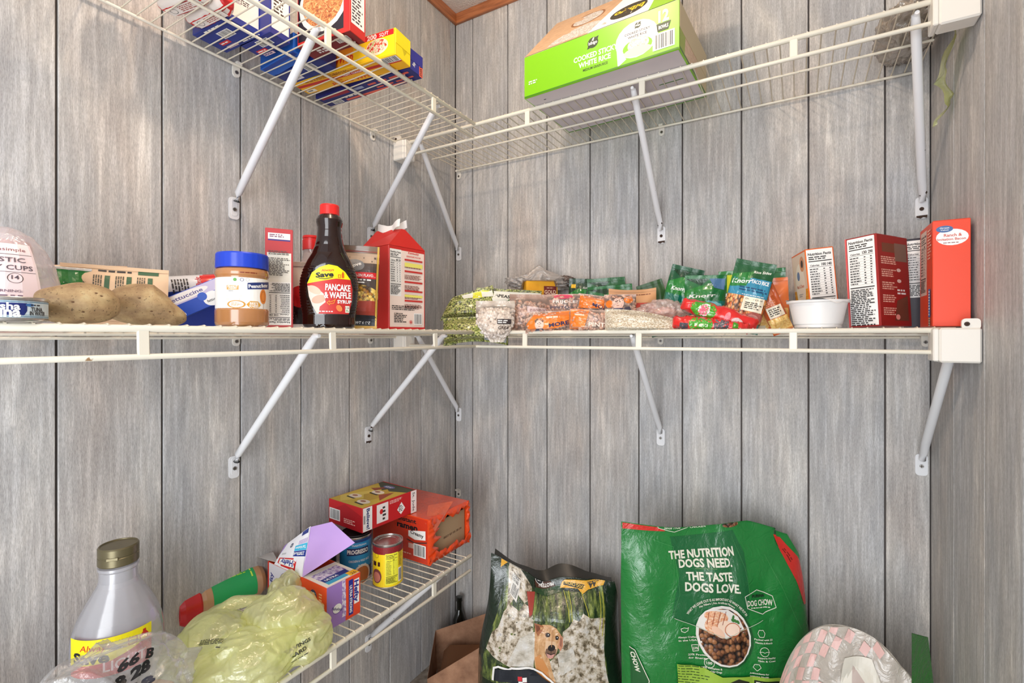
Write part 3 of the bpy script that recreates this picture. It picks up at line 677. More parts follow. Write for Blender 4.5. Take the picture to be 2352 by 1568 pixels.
carton('tea_box', 'dark blue flat box with a barcode, behind the diagonal strut', 'box', (.112, -.752, D1), .16, .05, .045, rad(3), C(28, 44, 120), None, {'bottom': lambda p: (p.bars(.03, .008, .03, .02, seed=6), p.rect(-.04, -.01, .04, .014, C(226, 226, 232)), p.dashes(-.04, -.01, .03, .008, 1, NAVY, 4))})
NOODLE = blotch('noodle_photo', .012, [(.3, (96, 40, 22)), (.45, (176, 92, 44)), (.55, (222, 150, 84)), (.7, (244, 206, 150))], dist=2.5)
carton('noodle_box', 'red box with a noodle photograph and white text panel, top left shelf', 'box', (.258, -.792, D1), .152, .048, .24, rad(6), C(196, 40, 36), None,
       {'front': lambda p: (p.rect(0, .0, .146, .22, C(28, 24, 40)), p.ell(.0, -.04, .07, .062, C(232, 226, 220)), p.ell(0, -.035, .06, .056, NOODLE), p.ell(.03, .05, .06, .06, NOODLE), p.rect(.066, 0, .014, .225, RED)),
        'right': lambda p: (p.rect(0, .005, .040, .21, C(240, 236, 234)), p.dashes(0, -.02, .034, .15, 22, C(70, 60, 66), 4)),
        'bottom': lambda p: (p.rect(0, 0, .15, .046, C(120, 28, 34)), p.bars(.04, .006, .03, .014), p.dashes(-.02, -.006, .05, .014, 2, WHITE, 3, .7))})
SALAD = blotch('sandwich_photo', .008, [(.3, (150, 40, 30)), (.45, (214, 84, 50)), (.52, (240, 232, 220)), (.62, (150, 190, 70)), (.75, (240, 220, 180))], detail=3)
def wrap_front(p):
    W, H = .325, .060
    p.rect(0, -.002, W-.002, .056, C(244, 168, 26)); p.rect(.10, -.004, .12, .05, C(246, 214, 30)); p.rect(.02, H/2-.0065, W-.05, .013, RED)
    p.text('200', .095, H/2-.0065, .0105, WHITE, .028, bold=.04); p.text('SQ.FT', .130, H/2-.0065, .008, WHITE, .026, bold=.01); p.text('TIGHT CLINGING', .0, H/2-.007, .006, WHITE, .085, bold=.02)
    p.text('Plastic', -.075, -.008, .019, RED, .072, shear=.2, bold=.015); p.text('Wrap', .012, -.006, .020, RED, .056, shear=.2, bold=.015)
    p.ell(.110, -.002, .032, .019, C(240, 226, 190)); p.ell(.110, .0, .029, .015, SALAD); p.rect(-.135, -.006, .04, .04, SALAD); p.rect(0, -.0285, W-.002, .004, C(236, 190, 28))
def wrap_bottom(p):
    W = .325
    p.rect(0, 0, W-.002, .056, C(240, 178, 24)); p.rect(0, .006, W-.004, .010, C(196, 34, 30)); p.text('TIGHT CLINGING', .02, .006, .006, WHITE, .07, bold=.02); p.text('CLEAR', -.04, -.006, .005, RED, .03)
    p.text('Plastic Wrap', 0.0, -.016, .012, RED, .13, shear=.1, bold=.015); p.bars(.135, .016, .045, .018); p.dashes(-.05, .02, .15, .010, 2, C(150, 90, 20), 4); p.rect(-.14, -.018, .03, .012, C(240, 236, 220)); p.dashes(-.14, -.018, .024, .006, 1, INK, 2); p.dashes(.02, .018, .1, .008, 2, C(150, 90, 20), 6)
def wrap_end(p):
    p.rect(0, 0, .053, .058, C(246, 222, 10)); p.poly([(-.0265, .029), (.0265, .029), (.0265, .022), (-.0265, .028)], RED)
    p.line([(-.0265, .016), (-.008, .012), (.002, -.002), (.012, -.004), (.0265, .004)], .0009, C(150, 130, 0)); p.dashes(0, .018, .03, .008, 3, C(150, 130, 10), 3); p.poly([(-.004, -.003), (.014, -.006), (.004, -.018)], C(206, 186, 0)); p.rect(.01, .021, .018, .005, C(240, 230, 200))
carton('plastic_wrap_box', 'yellow and orange box of plastic wrap sticking out over the top left shelf', 'box', (.192, -.686, D1), 0.325, .058, .062, rad(7), C(246, 206, 20), None, {'front': wrap_front, 'bottom': wrap_bottom, 'right': wrap_end}, flaps=('right',), flapmat=C(246, 222, 10))
def foil_bottom(p):
    p.rect(-.10, .015, .1, .012, C(160, 30, 50)); p.rect(0, -.005, .3, .016, C(30, 38, 104)); p.rect(.02, -.018, .22, .008, C(226, 100, 80)); p.dashes(-.06, -.005, .05, .010, 1, WHITE, 4, .8); p.bars(-.12, -.015, .03, .012)
    for i in range(4): p.rect(.03+i*.035, .014, .026, .007, C(220, 92, 76)); p.rect(.04+i*.032, -.006, .022, .006, C(220, 92, 76))
    p.rect(-.02, .014, .04, .01, C(150, 160, 190))
def foil_end(p):
    p.rect(-.006, 0, .036, .048, C(36, 40, 140)); p.rect(.018, -.002, .013, .05, C(232, 98, 78)); p.text('EVERYDAY', .018, -.003, .0075, C(40, 20, 30), .042, rot=PI/2, bold=.03); p.text('Reynolds', -.008, .002, .009, WHITE, .03, rot=PI/2-.15, shear=.2, bold=.02); p.text('30', -.006, .018, .008, C(240, 110, 90), .01)
carton('foil_box', 'blue and red foil box behind the yellow plastic wrap box', 'box', (.182, -.618, D1), .322, .052, .052, rad(3), C(30, 34, 110), None, {'bottom': foil_bottom, 'right': foil_end}, flaps=('right',), flapmat=C(36, 40, 140))
b = M(); b.box((.128, -.034, .05), (.165, -.0325, .066), C(90, 80, 70)) if False else None
ZIP = film('clear_zip_film', (240, 242, 244), .8, .25, .1, .01)
b = M(); s = blob(b, (.05, .03, .018), ZIP, 8, .22, 2, 4, -.016); o = b.build('clear_bag', None, None, pose((.11, -1.085, D1+.017), .3)); tag(o, 'clump of clear plastic film at the far left of the top left shelf', 'bag')
# ------------------------------------------------------------------ middle left shelf
def sup(mb, prof, mat, n=40, sy=1.0, p=2.0, ripple=None, cap=True):
    """lathe with an elliptical or squarish section"""
    rings = []
    for q in prof:
        rr = []
        for k in range(n):
            a = 2*PI*k/n; c, s = math.cos(a), math.sin(a); m = 1+(ripple(a, q[1]) if ripple else 0)
            rr.append(Vector((math.copysign(abs(c)**(2/p), c)*q[0]*m, math.copysign(abs(s)**(2/p), s)*q[0]*sy*(q[3] if len(q) > 3 else 1)*m, q[1])))
        rings.append(rr)
    for i in range(len(prof)-1):
        if prof[i][:2] == prof[i+1][:2]: continue
        m = (prof[i][2] if len(prof[i]) > 2 else None) or mat
        mb.mesh(rings[i]+rings[i+1], [(k, (k+1) % n, n+(k+1) % n, n+k) for k in range(n)], m, True)
    if cap: mb.mesh(rings[0], [tuple(range(n))[::-1]], mat); mb.mesh(rings[-1], [tuple(range(n))], mat)
def around(r, z0=0, e=0.0003):       # print wrapped round a cylinder, x = arc length from the front (-y)
    return lambda x, y, l: Vector(((r+l+e)*math.sin(x/r), -(r+l+e)*math.cos(x/r), z0+y))
# --- party cups
p0 = on_x(12, 745, .150); s = mpp(p0); cup = C(232, 150, 150, .35)
r = empty('cup_pack', (p0.x, p0.y, D2), facing(p0)); tag(r, 'clear bag of pink plastic party cups at the left end, behind the tuna can', 'cups')
H = 190*s; R0 = 60*s
b = M(); prof = []
for k in range(15):
    z = H*k/15; rr = R0*(1-.30*k/15); prof += [(rr*1.035, z), (rr*1.035, z+H*.02), (rr, z+H*.022), (rr*.985, z+H/15)]
prof += [(R0*.66, H), (R0*.6, H)]
b.lathe(prof, cup, 40); b.build('cup_stack', r)
PF = film('cup_bag_film', (240, 236, 240), .6, .42, .1, .03)
b = M(); fp = [(R0*1.90, .0005), (R0*1.80, H*.15), (R0*1.62, H*.45), (R0*1.40, H*.72), (R0*1.12, H*.92), (R0*.78, H*1.06), (R0*.40, H*1.14), (R0*.2, H*1.165), (.001, H*1.17)]
b.lathe(fp, PF, 40, ripple=lambda a, z: .022*noise.noise(Vector((math.cos(a)*2, math.sin(a)*2, z*28)))+.012*noise.noise(Vector((a*3, z*60, 0))), cap=False)
def cupr(z):
    for (r0, z0), (r1, z1) in zip(fp[:-1], fp[1:]):
        if z0 <= z <= z1: return r0+(r1-r0)*(z-z0)/(z1-z0)
    return fp[0][0]
pr_ = Pr(b, lambda x, y, l: Vector(((cupr(y)+.0024+l)*math.sin(x/R0), -(cupr(y)+.0024+l)*math.cos(x/R0), y)), (.01, .02))
PT = film('cup_label_film', (250, 232, 236), .3, .8, .3)
pr_.poly([(-.045, H*.30), (.022, H*.30), (.022, H*.93), (-.040, H*.93)], PT)
pr_.text('smart&simple', -.004, H*.86, .0048, C(120, 60, 70), .040, bold=.0); pr_.line([(-.036, H*.80), (.020, H*.80)], .0006, INK); pr_.text('PLASTIC', -.003, H*.735, .0065, C(84, 74, 84), .034, bold=.01); pr_.text('PARTY CUPS', -.003, H*.645, .0065, C(84, 74, 84), .043, bold=.01); pr_.line([(-.036, H*.59), (.020, H*.59)], .0006, INK)
pr_.ring(.006, H*.52, .0050, .0072, .0005, INK); pr_.text('14', .006, H*.53, .0055, C(84, 74, 84), .0048, bold=.02); pr_.text('WARNING:', .0, H*.37, .0035, C(110, 90, 110), .020, bold=.01); pr_.dashes(.0, H*.24, .044, .022, 6, C(120, 100, 120), 6)
b.build('clear_bag', r)
# --- tuna can
p0 = on_x(8, 745, .285); s = mpp(p0); R = 76*s; H = 56*s; CANM = C(196, 194, 190, .25, .9)
r = empty('tuna_can', (p0.x, p0.y, D2), facing(p0)); tag(r, 'low round tuna can with pale blue and navy label at the shelf left end', 'can')
b = M(); b.lathe([(R*.94, 0), (R*.99, .0012), (R, .0025), (R, .004), (R*.975, .0048), (R*.975, H-.0045), (R, H-.0038), (R, H-.001), (R*.985, H), (R*.94, H), (R*.93, H-.003), (R*.80, H-.003), (R*.78, H-.002), (R*.3, H-.0022)], CANM, 56); b.build('can_body', r)
b = M(); q = Pr(b, around(R*.977, H/2), (.006, 0)); hh = H-.0098
q.rect(0, 0, R*5.6, hh, C(206, 222, 230)); q.rect(0, hh*.43, R*5.6, .0018, C(120, 150, 170)); q.rect(0, -hh*.43, R*5.6, .0018, C(120, 150, 170)); q.rect(0, -hh*.33, R*5.6, .001, C(150, 176, 190))
q.poly([(-.036, -hh*.36), (.018, -hh*.36), (.021, -hh*.1), (.021, hh*.36), (-.036, hh*.36)], NAVY); q.text('Geisha', -.004, hh*.17, .0085, WHITE, .037, bold=.03); q.text('Tuna', -.002, -hh*.16, .0115, WHITE, .034, bold=.04)
q.ell(.024, hh*.26, .0045, .002, C(60, 110, 170)); q.dashes(.031, hh*.26, .012, .003, 1, INK, 3); q.text('TUNA', .0325, hh*.02, .0048, INK, .015, bold=.03); q.text('IN WATER', .034, -hh*.22, .0048, INK, .021, bold=.03)
b.build('can_label', r)
# --- potatoes
t = NT('potato_skin'); v = coords(t, 'Object', (1, 1, 1)); n1 = t.n('ShaderNodeTexNoise'); n1.inputs['Scale'].default_value = 24; n1.inputs['Detail'].default_value = 8; n1.inputs['Roughness'].default_value = .65; t.l(v, n1.inputs['Vector'])
r1 = t.ramp([(.3, (122, 94, 68)), (.45, (156, 128, 92)), (.58, (178, 152, 110)), (.72, (188, 172, 132))]); t.l(n1.outputs[0], r1.inputs[0])
n2 = t.n('ShaderNodeTexNoise'); n2.inputs['Scale'].default_value = 330; n2.inputs['Detail'].default_value = 3; t.l(v, n2.inputs['Vector']); r2 = t.ramp([(.30, (92, 66, 44)), (.38, (255, 255, 255)), (.7, (255, 255, 255))]); t.l(n2.outputs[0], r2.inputs[0])
mx = t.n('ShaderNodeMix', data_type='RGBA', blend_type='MULTIPLY'); mx.inputs[0].default_value = .7; t.l(r1.outputs[0], mx.inputs[6]); t.l(r2.outputs[0], mx.inputs[7]); t.l(mx.outputs[2], t.p.inputs['Base Color'])
t.p.inputs['Roughness'].default_value = .62; t.bump(n2.outputs[0], .35, .001); POTATO = t.m; EYEM = C(96, 62, 40, .8)
def potato(label, p0, w, h, seed, shape=None, eyes=()):
    b = M(); d = h*1.02
    def surf(dv):
        n = noise.noise(dv*1.3+Vector((seed, 0, 0)))*.10+noise.noise(dv*2.9+Vector((0, seed, 0)))*.035
        q = Vector((dv.x*w/2, dv.y*d/2, dv.z*h/2))*(1+n)
        if shape: q = shape(q, dv)
        for ex, ez in eyes:
            e = Vector((ex, -1, ez)).normalized(); dd = (dv-e).length
            if dd < .16: q *= 1-.05*(1-dd/.16)**2
        return q
    import bmesh
    bm = bmesh.new(); bmesh.ops.create_icosphere(bm, subdivisions=6, radius=1); vs = [surf(x.co.normalized()) for x in bm.verts]; fs = [tuple(x.index for x in f.verts) for f in bm.faces]; bm.free()
    z0 = min(x.z for x in vs); b.mesh(vs, fs, POTATO, True)
    o = b.build('potato', None, None, pose((p0.x, p0.y, D2-z0-.001), facing(p0))); tag(o, label, 'potato', 'potatoes on the middle shelf')
    b = M()
    for ex, ez in eyes:
        e = Vector((ex, -1, ez)).normalized(); c = surf(e); b.tube([c+Vector((-.0022, -.0003, 0)), c+Vector((0, -.0009, 0)), c+Vector((.0022, -.0003, 0))], [.0003, .0011, .0003], EYEM, 6)
    b.build('potato_eye', o)
p0 = on_x(182, 745, .255); s = mpp(p0)
potato('large pale oval potato, the left one of the two', p0, 152*s, 97*s, 3.3, lambda q, d: q+Vector((0, 0, .10*q.x-.25*q.x*abs(q.x)/.09)), ((-.15, .05), (.66, .45), (.5, .62), (.1, -.5)))
p0 = on_x(330, 745, .215); s = mpp(p0)
def knob(q, d):
    if d.x > .25: k = d.x-.25; q = q+Vector((0, 0, -.024*min(1, k*2.2)+.006*math.sin(k*5))); q.z *= 1-.25*min(1, k*1.5)
    else: q.z *= 1.02
    return q
potato('knobbly potato with a dark split at its right end', p0, 158*s, 90*s, 7.7, knob, ((.75, -.05), (-.1, .3), (.2, -.4)))
# --- green and white bag, tan packets, spaghetti
p0 = on_x(140, 745, .090); s = mpp(p0)
def f(p):
    p.rect(0, .0, .13, .012, WHITE); p.ring(.012, -.016, .0001, .0001, .00005, WHITE)
    p.line([(-.0, -.02), (.012, .0), (.024, -.02)], .0016, INK, True); p.text('5', .012, -.013, .008, INK)
sachet('chip_bag', 'green topped white bag with a recycling triangle behind the left potato', 'bag', (p0.x, p0.y, D2), .078, .098, .034, facing(p0)+.1, C(232, 234, 232, .3, coat=.5), lambda p: (p.rect(0, .031, .076, .030, C(20, 118, 46, .3, coat=.6)), p.line([(.006, -.006), (.016, .012), (.026, -.006)], .0018, INK, True), p.text('5', .016, .0, .008, INK)), seed=6, wr=.003, seal=.05)
def tanprint(p):
    p.rect(.045, .044, .03, .007, C(60, 96, 66)); p.dashes(0, .044, .05, .006, 1, INK, 3)
    for i in range(3): p.rect(-.012+i*.030, .010, .007, .05, C(66, 100, 70)); p.dashes(-.025+i*.030, .010, .050, .013, 4, C(90, 84, 70), 5+i, rot=-PI/2)
    p.dashes(-.05, .012, .03, .02, 6, C(110, 96, 80), 9)
p0 = on_x(196, 640, .09); s = mpp(p0)
sachet('grits_packet', 'tan paper packet standing behind the other tan packet', 'packet', (.036, -1.150, D2), .13, .112, .018, rad(62), C(226, 190, 158, .7), lambda p: (p.rect(.0, .048, .02, .003, C(180, 90, 60)), p.rect(.03, .048, .012, .003, C(180, 90, 60))), roll=rad(-3), tilt=rad(-6), seed=3, wr=.0012)
sachet('grits_packet', 'tan paper packet with green bars leaning behind the potatoes', 'packet', (.128, -1.140, D2), .150, .108, .016, rad(64), C(228, 196, 162, .7), tanprint, roll=rad(1), tilt=rad(-12), seed=5, wr=.0012)
p0 = on_x(452, 660, .075); s = mpp(p0); r = empty('spaghetti_pack', (p0.x, p0.y, p0.z-.001), rad(70), 0, rad(-8)); tag(r, 'round plastic pack of spaghetti with a red end behind the fettuccine box', 'pasta'); L = .075
SPW = C(226, 224, 224, .25, coat=.6); b = M()
def sp(a, q): e = 1 if q < .6 else max(.15, 1-(q-.6)*1.6); return Vector((q*L, .026*e*math.cos(a)*(1+.06*noise.noise(Vector((q*6, a*2, 1)))), .027*e*math.sin(a)))
b.grid(sp, 28, 24, SPW, (0, 2*PI), (-1, 1), closeu=True, matfn=lambda a, q: C(214, 36, 28, .25, coat=.6) if q > .62+.12*math.sin(a*6.28+2) else (C(34, 60, 140) if .52 < a < .68 else SPW))
b.mesh([sp(2*PI*i/28, -1) for i in range(28)], [tuple(range(28))], SPW); b.mesh([sp(2*PI*i/28, 1) for i in range(28)], [tuple(range(28))[::-1]], RED)
q = Pr(b, lambda x, y, l: Vector((x, -(.0268+l)*math.cos(y/.026), (.0276+l)*math.sin(y/.026))), (.01, .005)); q.text('Spaghetti', .005, .002, .010, RED, .042, rot=-PI/2, bold=.01) ; q.dashes(-.03, .004, .03, .03, 6, INK, 4, rot=-PI/2)
b.build('pasta_wrapper', r)
b = M(); [b.tube([(-.045+.002*math.sin(i), .02*math.cos(i*2.4)*((i % 7)/7), .02*math.sin(i*2.4)*((i % 7)/7)), (.04, .02*math.cos(i*2.4)*((i % 7)/7), .02*math.sin(i*2.4)*((i % 7)/7))], .0009, C(226, 190, 110), 5) for i in range(30)]; tag(b.build('spaghetti_strands', r), kind='stuff')
b = M(); b.box((-.05, -.028, -p0.z+D2+.001), (.06, .028, -.029), C(24, 50, 140), .001)
o = b.build('pasta_box', None, None, pose((p0.x, p0.y, p0.z), rad(70))); tag(o, 'dark blue flat box lying under the spaghetti pack', 'box')
p0 = on_x(432, 748, .195)
carton('fettuccine_box', 'blue fettuccine box tilted against the peanut butter jar', 'box', (.150, -1.012, D2+.0300), .125, .030, .045, rad(60), C(28, 70, 176, .35), None,
       {'front': lambda p: (p.rect(0, .012, .123, .019, C(196, 186, 214)), p.ell(-.01, .013, .045, .008, C(236, 230, 226)), p.text('fettuccine', -.005, .013, .007, C(90, 80, 140), .06), p.ell(.032, -.010, .016, .014, WHITE), p.ell(.018, .0, .008, .008, C(50, 90, 190)), p.text('fettuccine', .034, -.012, .005, INK, .026), p.text('fettuccine', -.04, -.016, .007, WHITE, .04)),
        'left': lambda p: (p.ell(0, .025, .012, .008, WHITE),)}, roll=rad(-28), flaps=('left',))
# --- peanut butter
p0 = on_x(557, 752, .245); s = mpp(p0); R = 55.5*s; H = 165*s; PB = C(176, 122, 76, .16, coat=.8)
r = empty('peanut_butter_jar', (p0.x, p0.y, D2), facing(p0)); tag(r, 'peanut butter jar with a ribbed blue lid and white label', 'jar')
b = M(); b.lathe([(R*.86, 0), (R*.97, .003), (R, .008), (R, .03), (R*.965, .034), (R*.965, H*.675), (R, H*.70), (R, H*.735), (R*.97, H*.775), (R*.86, H*.80), (R*.86, H*.86)], PB, 56); b.build('jar_body', r)
b = M(); b.lathe([(R*.95, H*.795), (R*.97, H*.80), (R*.97, H*.98), (R*.94, H), (R*.5, H)], C(24, 62, 190, .35), 96, ripple=lambda a, z: .010*(1 if math.sin(a*48) > 0 else -1) if z < H*.975 else 0); b.build('lid', r)
b = M(); q = Pr(b, around(R*.967, H*.445), (.006, 0)); hh = H*.42
q.rect(0, 0, R*5.2, hh, C(240, 238, 232)); K = C(198, 142, 50)
q.rect(-.016, hh*.17, .020, hh*.14, K); q.text('PEANUT', -.016, hh*.20, .0032, WHITE, .017, bold=.02); q.text('CREAMY', -.016, hh*.145, .0028, WHITE, .015, bold=.02); q.dashes(-.016, hh*.06, .014, .003, 1, GREY, 2)
q.poly([(.008, hh*.12), (.06, hh*.20), (.06, hh*.44), (.008, hh*.33)], C(32, 50, 110)); q.text('Peanut', .021, hh*.245, .0062, WHITE, .023, rot=.1, bold=.03); q.text('Butter', .043, hh*.295, .0062, WHITE, .019, rot=.12, bold=.03); q.dashes(.035, hh*.40, .02, .003, 1, WHITE, 4, rot=.1)
q.ell(.038, -hh*.08, .008, .014, C(226, 134, 50)); q.ring(.038, -hh*.08, .0055, .010, .001, C(176, 92, 30)); q.rect(.039, -hh*.42, .0012, .014, C(200, 190, 180))
q.ell(-.010, -hh*.36, .015, .0072, K); q.ell(-.010, -hh*.36, .012, .0055, WHITE); q.dashes(-.010, -hh*.36, .016, .006, 3, K, 6); q.poly([(.006, -hh*.36), (.012, -hh*.25), (.026, -hh*.25), (.032, -hh*.36), (.026, -hh*.47), (.012, -hh*.47)], C(216, 158, 60)); q.text("BEE'S", .019, -hh*.32, .0042, WHITE, .015, bold=.03); q.text('KNEES', .019, -hh*.41, .0042, WHITE, .016, bold=.03)
q.ell(-.012, hh*.42, .003, .003, C(80, 150, 50)); q.ring(-.001, hh*.42, .003, .003, .0006, NAVY); q.ring(.008, hh*.43, .003, .003, .0004, GREY); q.dashes(-.012, -hh*.15, .03, .012, 2, C(214, 210, 204), 8)
b.build('jar_label', r)
b = M(); q = Pr(b, around(R*1.0, H*.72), (.006, 0)); q.dashes(.014, 0, .036, .003, 1, C(120, 40, 20), 5); b.build('date_print', r)
# --- narrow box with upside-down facts
p0 = on_x(640, 750, .195); s = mpp(on_x(640, 750, .235))
carton('macaroni_box', 'narrow red box showing its white text panel upside down', 'box', (p0.x, p0.y, D2), 58*s, .10, 226*s, facing(p0)+.02, C(186, 62, 66), None,
       {'front': lambda p: (p.rect(0, -.022, 50*s, 166*s, C(232, 228, 216)), p.rect(0, 96*s, 46*s, 14*s, WHITE), p.dashes(0, 97*s, 40*s, 8*s, 2, C(120, 60, 90), 2), p.rect(0, 87*s, 46*s, 3*s, C(60, 60, 130)),
                            p.facts(0, -58*s, 50*s, 98*s, '110', '150', PI, rows=10), p.dashes(0, 26*s, 46*s, 42*s, 12, C(90, 84, 80), 7), p.dashes(0, 58*s, 44*s, 10*s, 3, C(90, 84, 80), 9))}, flaps=('top',))
# --- small bottle with red cap, pouch behind
p0 = on_x(716, 750, .135); s = mpp(p0)
r = empty('sauce_bottle', (p0.x, p0.y, D2), facing(p0)); tag(r, 'slim clear bottle with a red cap behind the syrup bottle', 'bottle')
b = M(); q = s; PKB = film('pinkish_clear_bottle', (226, 208, 204), .4, .62, .1)
b.lathe([(25*q, 0), (27*q, 4*q), (27*q, 60*q), (24*q, 75*q), (25*q, 95*q), (29*q, 125*q), (26*q, 142*q), (20*q, 160*q), (18*q, 172*q), (18*q, 190*q)], PKB, 32); b.build('bottle_body', r)
b = M(); b.lathe([(20*q, 180*q), (20*q, 202*q), (18.5*q, 203*q), (18.5*q, 206*q), (20*q, 207*q), (19*q, 212*q), (10*q, 213*q)], C(214, 34, 32, .3), 28); b.build('cap', r)
b = M(); b.lathe([(23*q, 3*q), (25*q, 6*q), (25*q, 90*q), (23*q, 94*q)], C(206, 120, 110, .5), 24); b.build('sauce_fill', r)
p0 = on_x(702, 750, .185); s = mpp(p0)
sachet('cocoa_pouch', 'red and cream pouch with a dark lower half beside the narrow red box', 'packet', (p0.x, p0.y, D2), 54*s, 152*s, .024, facing(p0)-.1, C(232, 220, 208, .35, coat=.4),
       lambda p: (p.rect(0, -.047, 62*s, 60*s, C(40, 22, 24)), p.ell(-.004, -.004, 34*s, 26*s, RED), p.dashes(.003, .03, .03, .006, 1, INK, 4, rot=-.3), p.ell(.014, -.044, 17*s, 30*s, C(150, 40, 40)), p.ell(.014, -.05, 12*s, 8*s, C(70, 110, 180)), p.dashes(.014, -.05, .018, .006, 2, WHITE, 3), p.ell(.012, -.064, 12*s, 6*s, C(200, 150, 120))), seed=9, wr=.002)
# --- syrup bottle
p0 = on_x(757, 752, .275); s = mpp(p0); q = s
t = NT('syrup_glass'); t.p.inputs['Base Color'].default_value = lin((40, 16, 10)); t.p.inputs['Roughness'].default_value = .07; t.p.inputs['Transmission Weight'].default_value = .35; t.p.inputs['IOR'].default_value = 1.4; t.p.inputs['Coat Weight'].default_value = .6; t.p.inputs['Coat Roughness'].default_value = .04; SYR = t.m
r = empty('syrup_bottle', (p0.x, p0.y, D2), facing(p0)); tag(r, 'dark brown pancake and waffle syrup bottle with a red cap', 'bottle')
prof = [(46, 0), (54, 2), (57, 8), (57, 24), (58, 32), (61, 50), (63.5, 75), (64, 92), (62, 112), (56, 134), (47, 154), (38, 170), (31.5, 188), (28, 206), (26.5, 222), (26.5, 230), (29, 241), (29, 246), (25, 254), (20, 259), (20, 262)]
def rp(a, z): return (.012*math.sin(z/q*2*PI/6.5) if 30 < z/q < 140 and abs(math.cos(a)) > .55 else 0)
pf = []
for (r0, z0), (r1, z1) in zip(prof[:-1], prof[1:]):
    n = max(1, int((z1-z0)/1.6))
    pf += [((r0+(r1-r0)*k/n)*q, (z0+(z1-z0)*k/n)*q) for k in range(n)]
pf.append((20*q, 262*q))
sec = lambda z: .55+.45*max(0, min(1, (z/q-120)/100))
b = M(); sup(b, [(a, z, None, sec(z)) for a, z in pf], SYR, 56, ripple=rp); b.build('bottle_body', r)
b = M(); b.lathe([(21*q, 258*q), (21*q, 278*q), (20*q, 281*q), (12*q, 281.5*q)], C(224, 36, 32, .35), 60, ripple=lambda a, z: .018*(1 if math.sin(a*30) > 0 else -1) if z < 276*q else 0); b.lathe([(21.5*q, 254*q), (21.5*q, 257*q)], C(210, 30, 28, .35), 40); b.build('cap', r)
def srad(z):
    for (a0, z0), (a1, z1) in zip(pf[:-1], pf[1:]):
        if z0 <= z <= z1: return a0+(a1-a0)*(z-z0)/max(1e-9, z1-z0)
    return pf[-1][0]
def sfront(x, y, l):
    z = y; a = srad(z); bb = a*sec(z)+.0009
    return Vector((x, -(bb+l)*math.sqrt(max(.02, 1-(x/(a*1.02))**2)), z))
b = M(); P_ = Pr(b, sfront, .004, .00014); Q = lambda x, y: ((x-800)/4.9*q+.0, (1430-y)/4.9*q)
P_.poly([Q(*c) for c in ((560, 1000), (566, 900), (620, 800), (700, 745), (780, 715), (880, 730), (970, 790), (1030, 880), (1055, 1000), (1050, 1120), (1030, 1230), (1010, 1290), (660, 1290), (610, 1200), (575, 1100))], C(20, 10, 8, .1, coat=.8))
P_.poly([Q(*c) for c in ((572, 950), (620, 830), (700, 770), (790, 738), (880, 752), (960, 808), (1020, 895), (870, 890))], C(238, 226, 16))
P_.poly([Q(*c) for c in ((572, 950), (870, 890), (1020, 895), (1040, 1000), (1035, 1120), (1015, 1220), (998, 1278), (672, 1278), (625, 1190), (590, 1090))], C(196, 44, 40))
P_.poly([Q(*c) for c in ((575, 975), (650, 980), (740, 1060), (760, 1150), (700, 1200), (690, 1275), (672, 1278), (625, 1190), (590, 1090))], C(232, 206, 194))
P_.ell(*Q(645, 1020), 15*q, 8*q, C(222, 184, 160), rot=-.5); P_.ell(*Q(690, 1120), 15*q, 9*q, C(206, 164, 140), rot=.3)
P_.text('Always', *Q(780, 800), 26/4.9*q, C(206, 60, 30), 130/4.9*q, rot=.1, shear=.2, bold=.01); P_.text('Save', *Q(750, 850), 52/4.9*q, C(30, 30, 26), 185/4.9*q, rot=.1, shear=.1, bold=.04)
P_.line([Q(690, 892), Q(750, 898), Q(830, 880)], 1.5*q, C(30, 30, 26))
P_.line([Q(890, 845), Q(912, 845), Q(912, 880), Q(890, 880)], 1.1*q, C(200, 70, 20), True); P_.poly([Q(925, 880), Q(925, 840), Q(933, 815), Q(941, 815), Q(950, 840), Q(950, 880)], C(206, 90, 20))
P_.text('PANCAKE', *Q(887, 988), 68/4.9*q, WHITE, 262/4.9*q, rot=-.02, bold=.035); P_.text('& WAFFLE', *Q(885, 1072), 64/4.9*q, WHITE, 280/4.9*q, bold=.035); P_.text('SYRUP', *Q(955, 1143), 36/4.9*q, WHITE, 150/4.9*q, bold=.035)
P_.line([Q(775, 1155), Q(800, 1135), Q(800, 1150), Q(830, 1140), Q(860, 1120), Q(845, 1160), Q(800, 1170), Q(800, 1180)], 1.2*q, C(240, 150, 40), True)
P_.dashes(*Q(770, 1252), 150/4.9*q, 20/4.9*q, 1, WHITE, 4); P_.ell(*Q(900, 1215), 6*q, 8*q, C(226, 130, 70), rot=.6); P_.rect(*Q(985, 1225), 9*q, 15*q, C(236, 236, 220)); P_.text('110', *Q(985, 1210), 4*q, INK, 7*q); P_.dashes(*Q(985, 1240), 6*q, 5*q, 2, C(60, 140, 50), 2)
b.build('bottle_label', r)
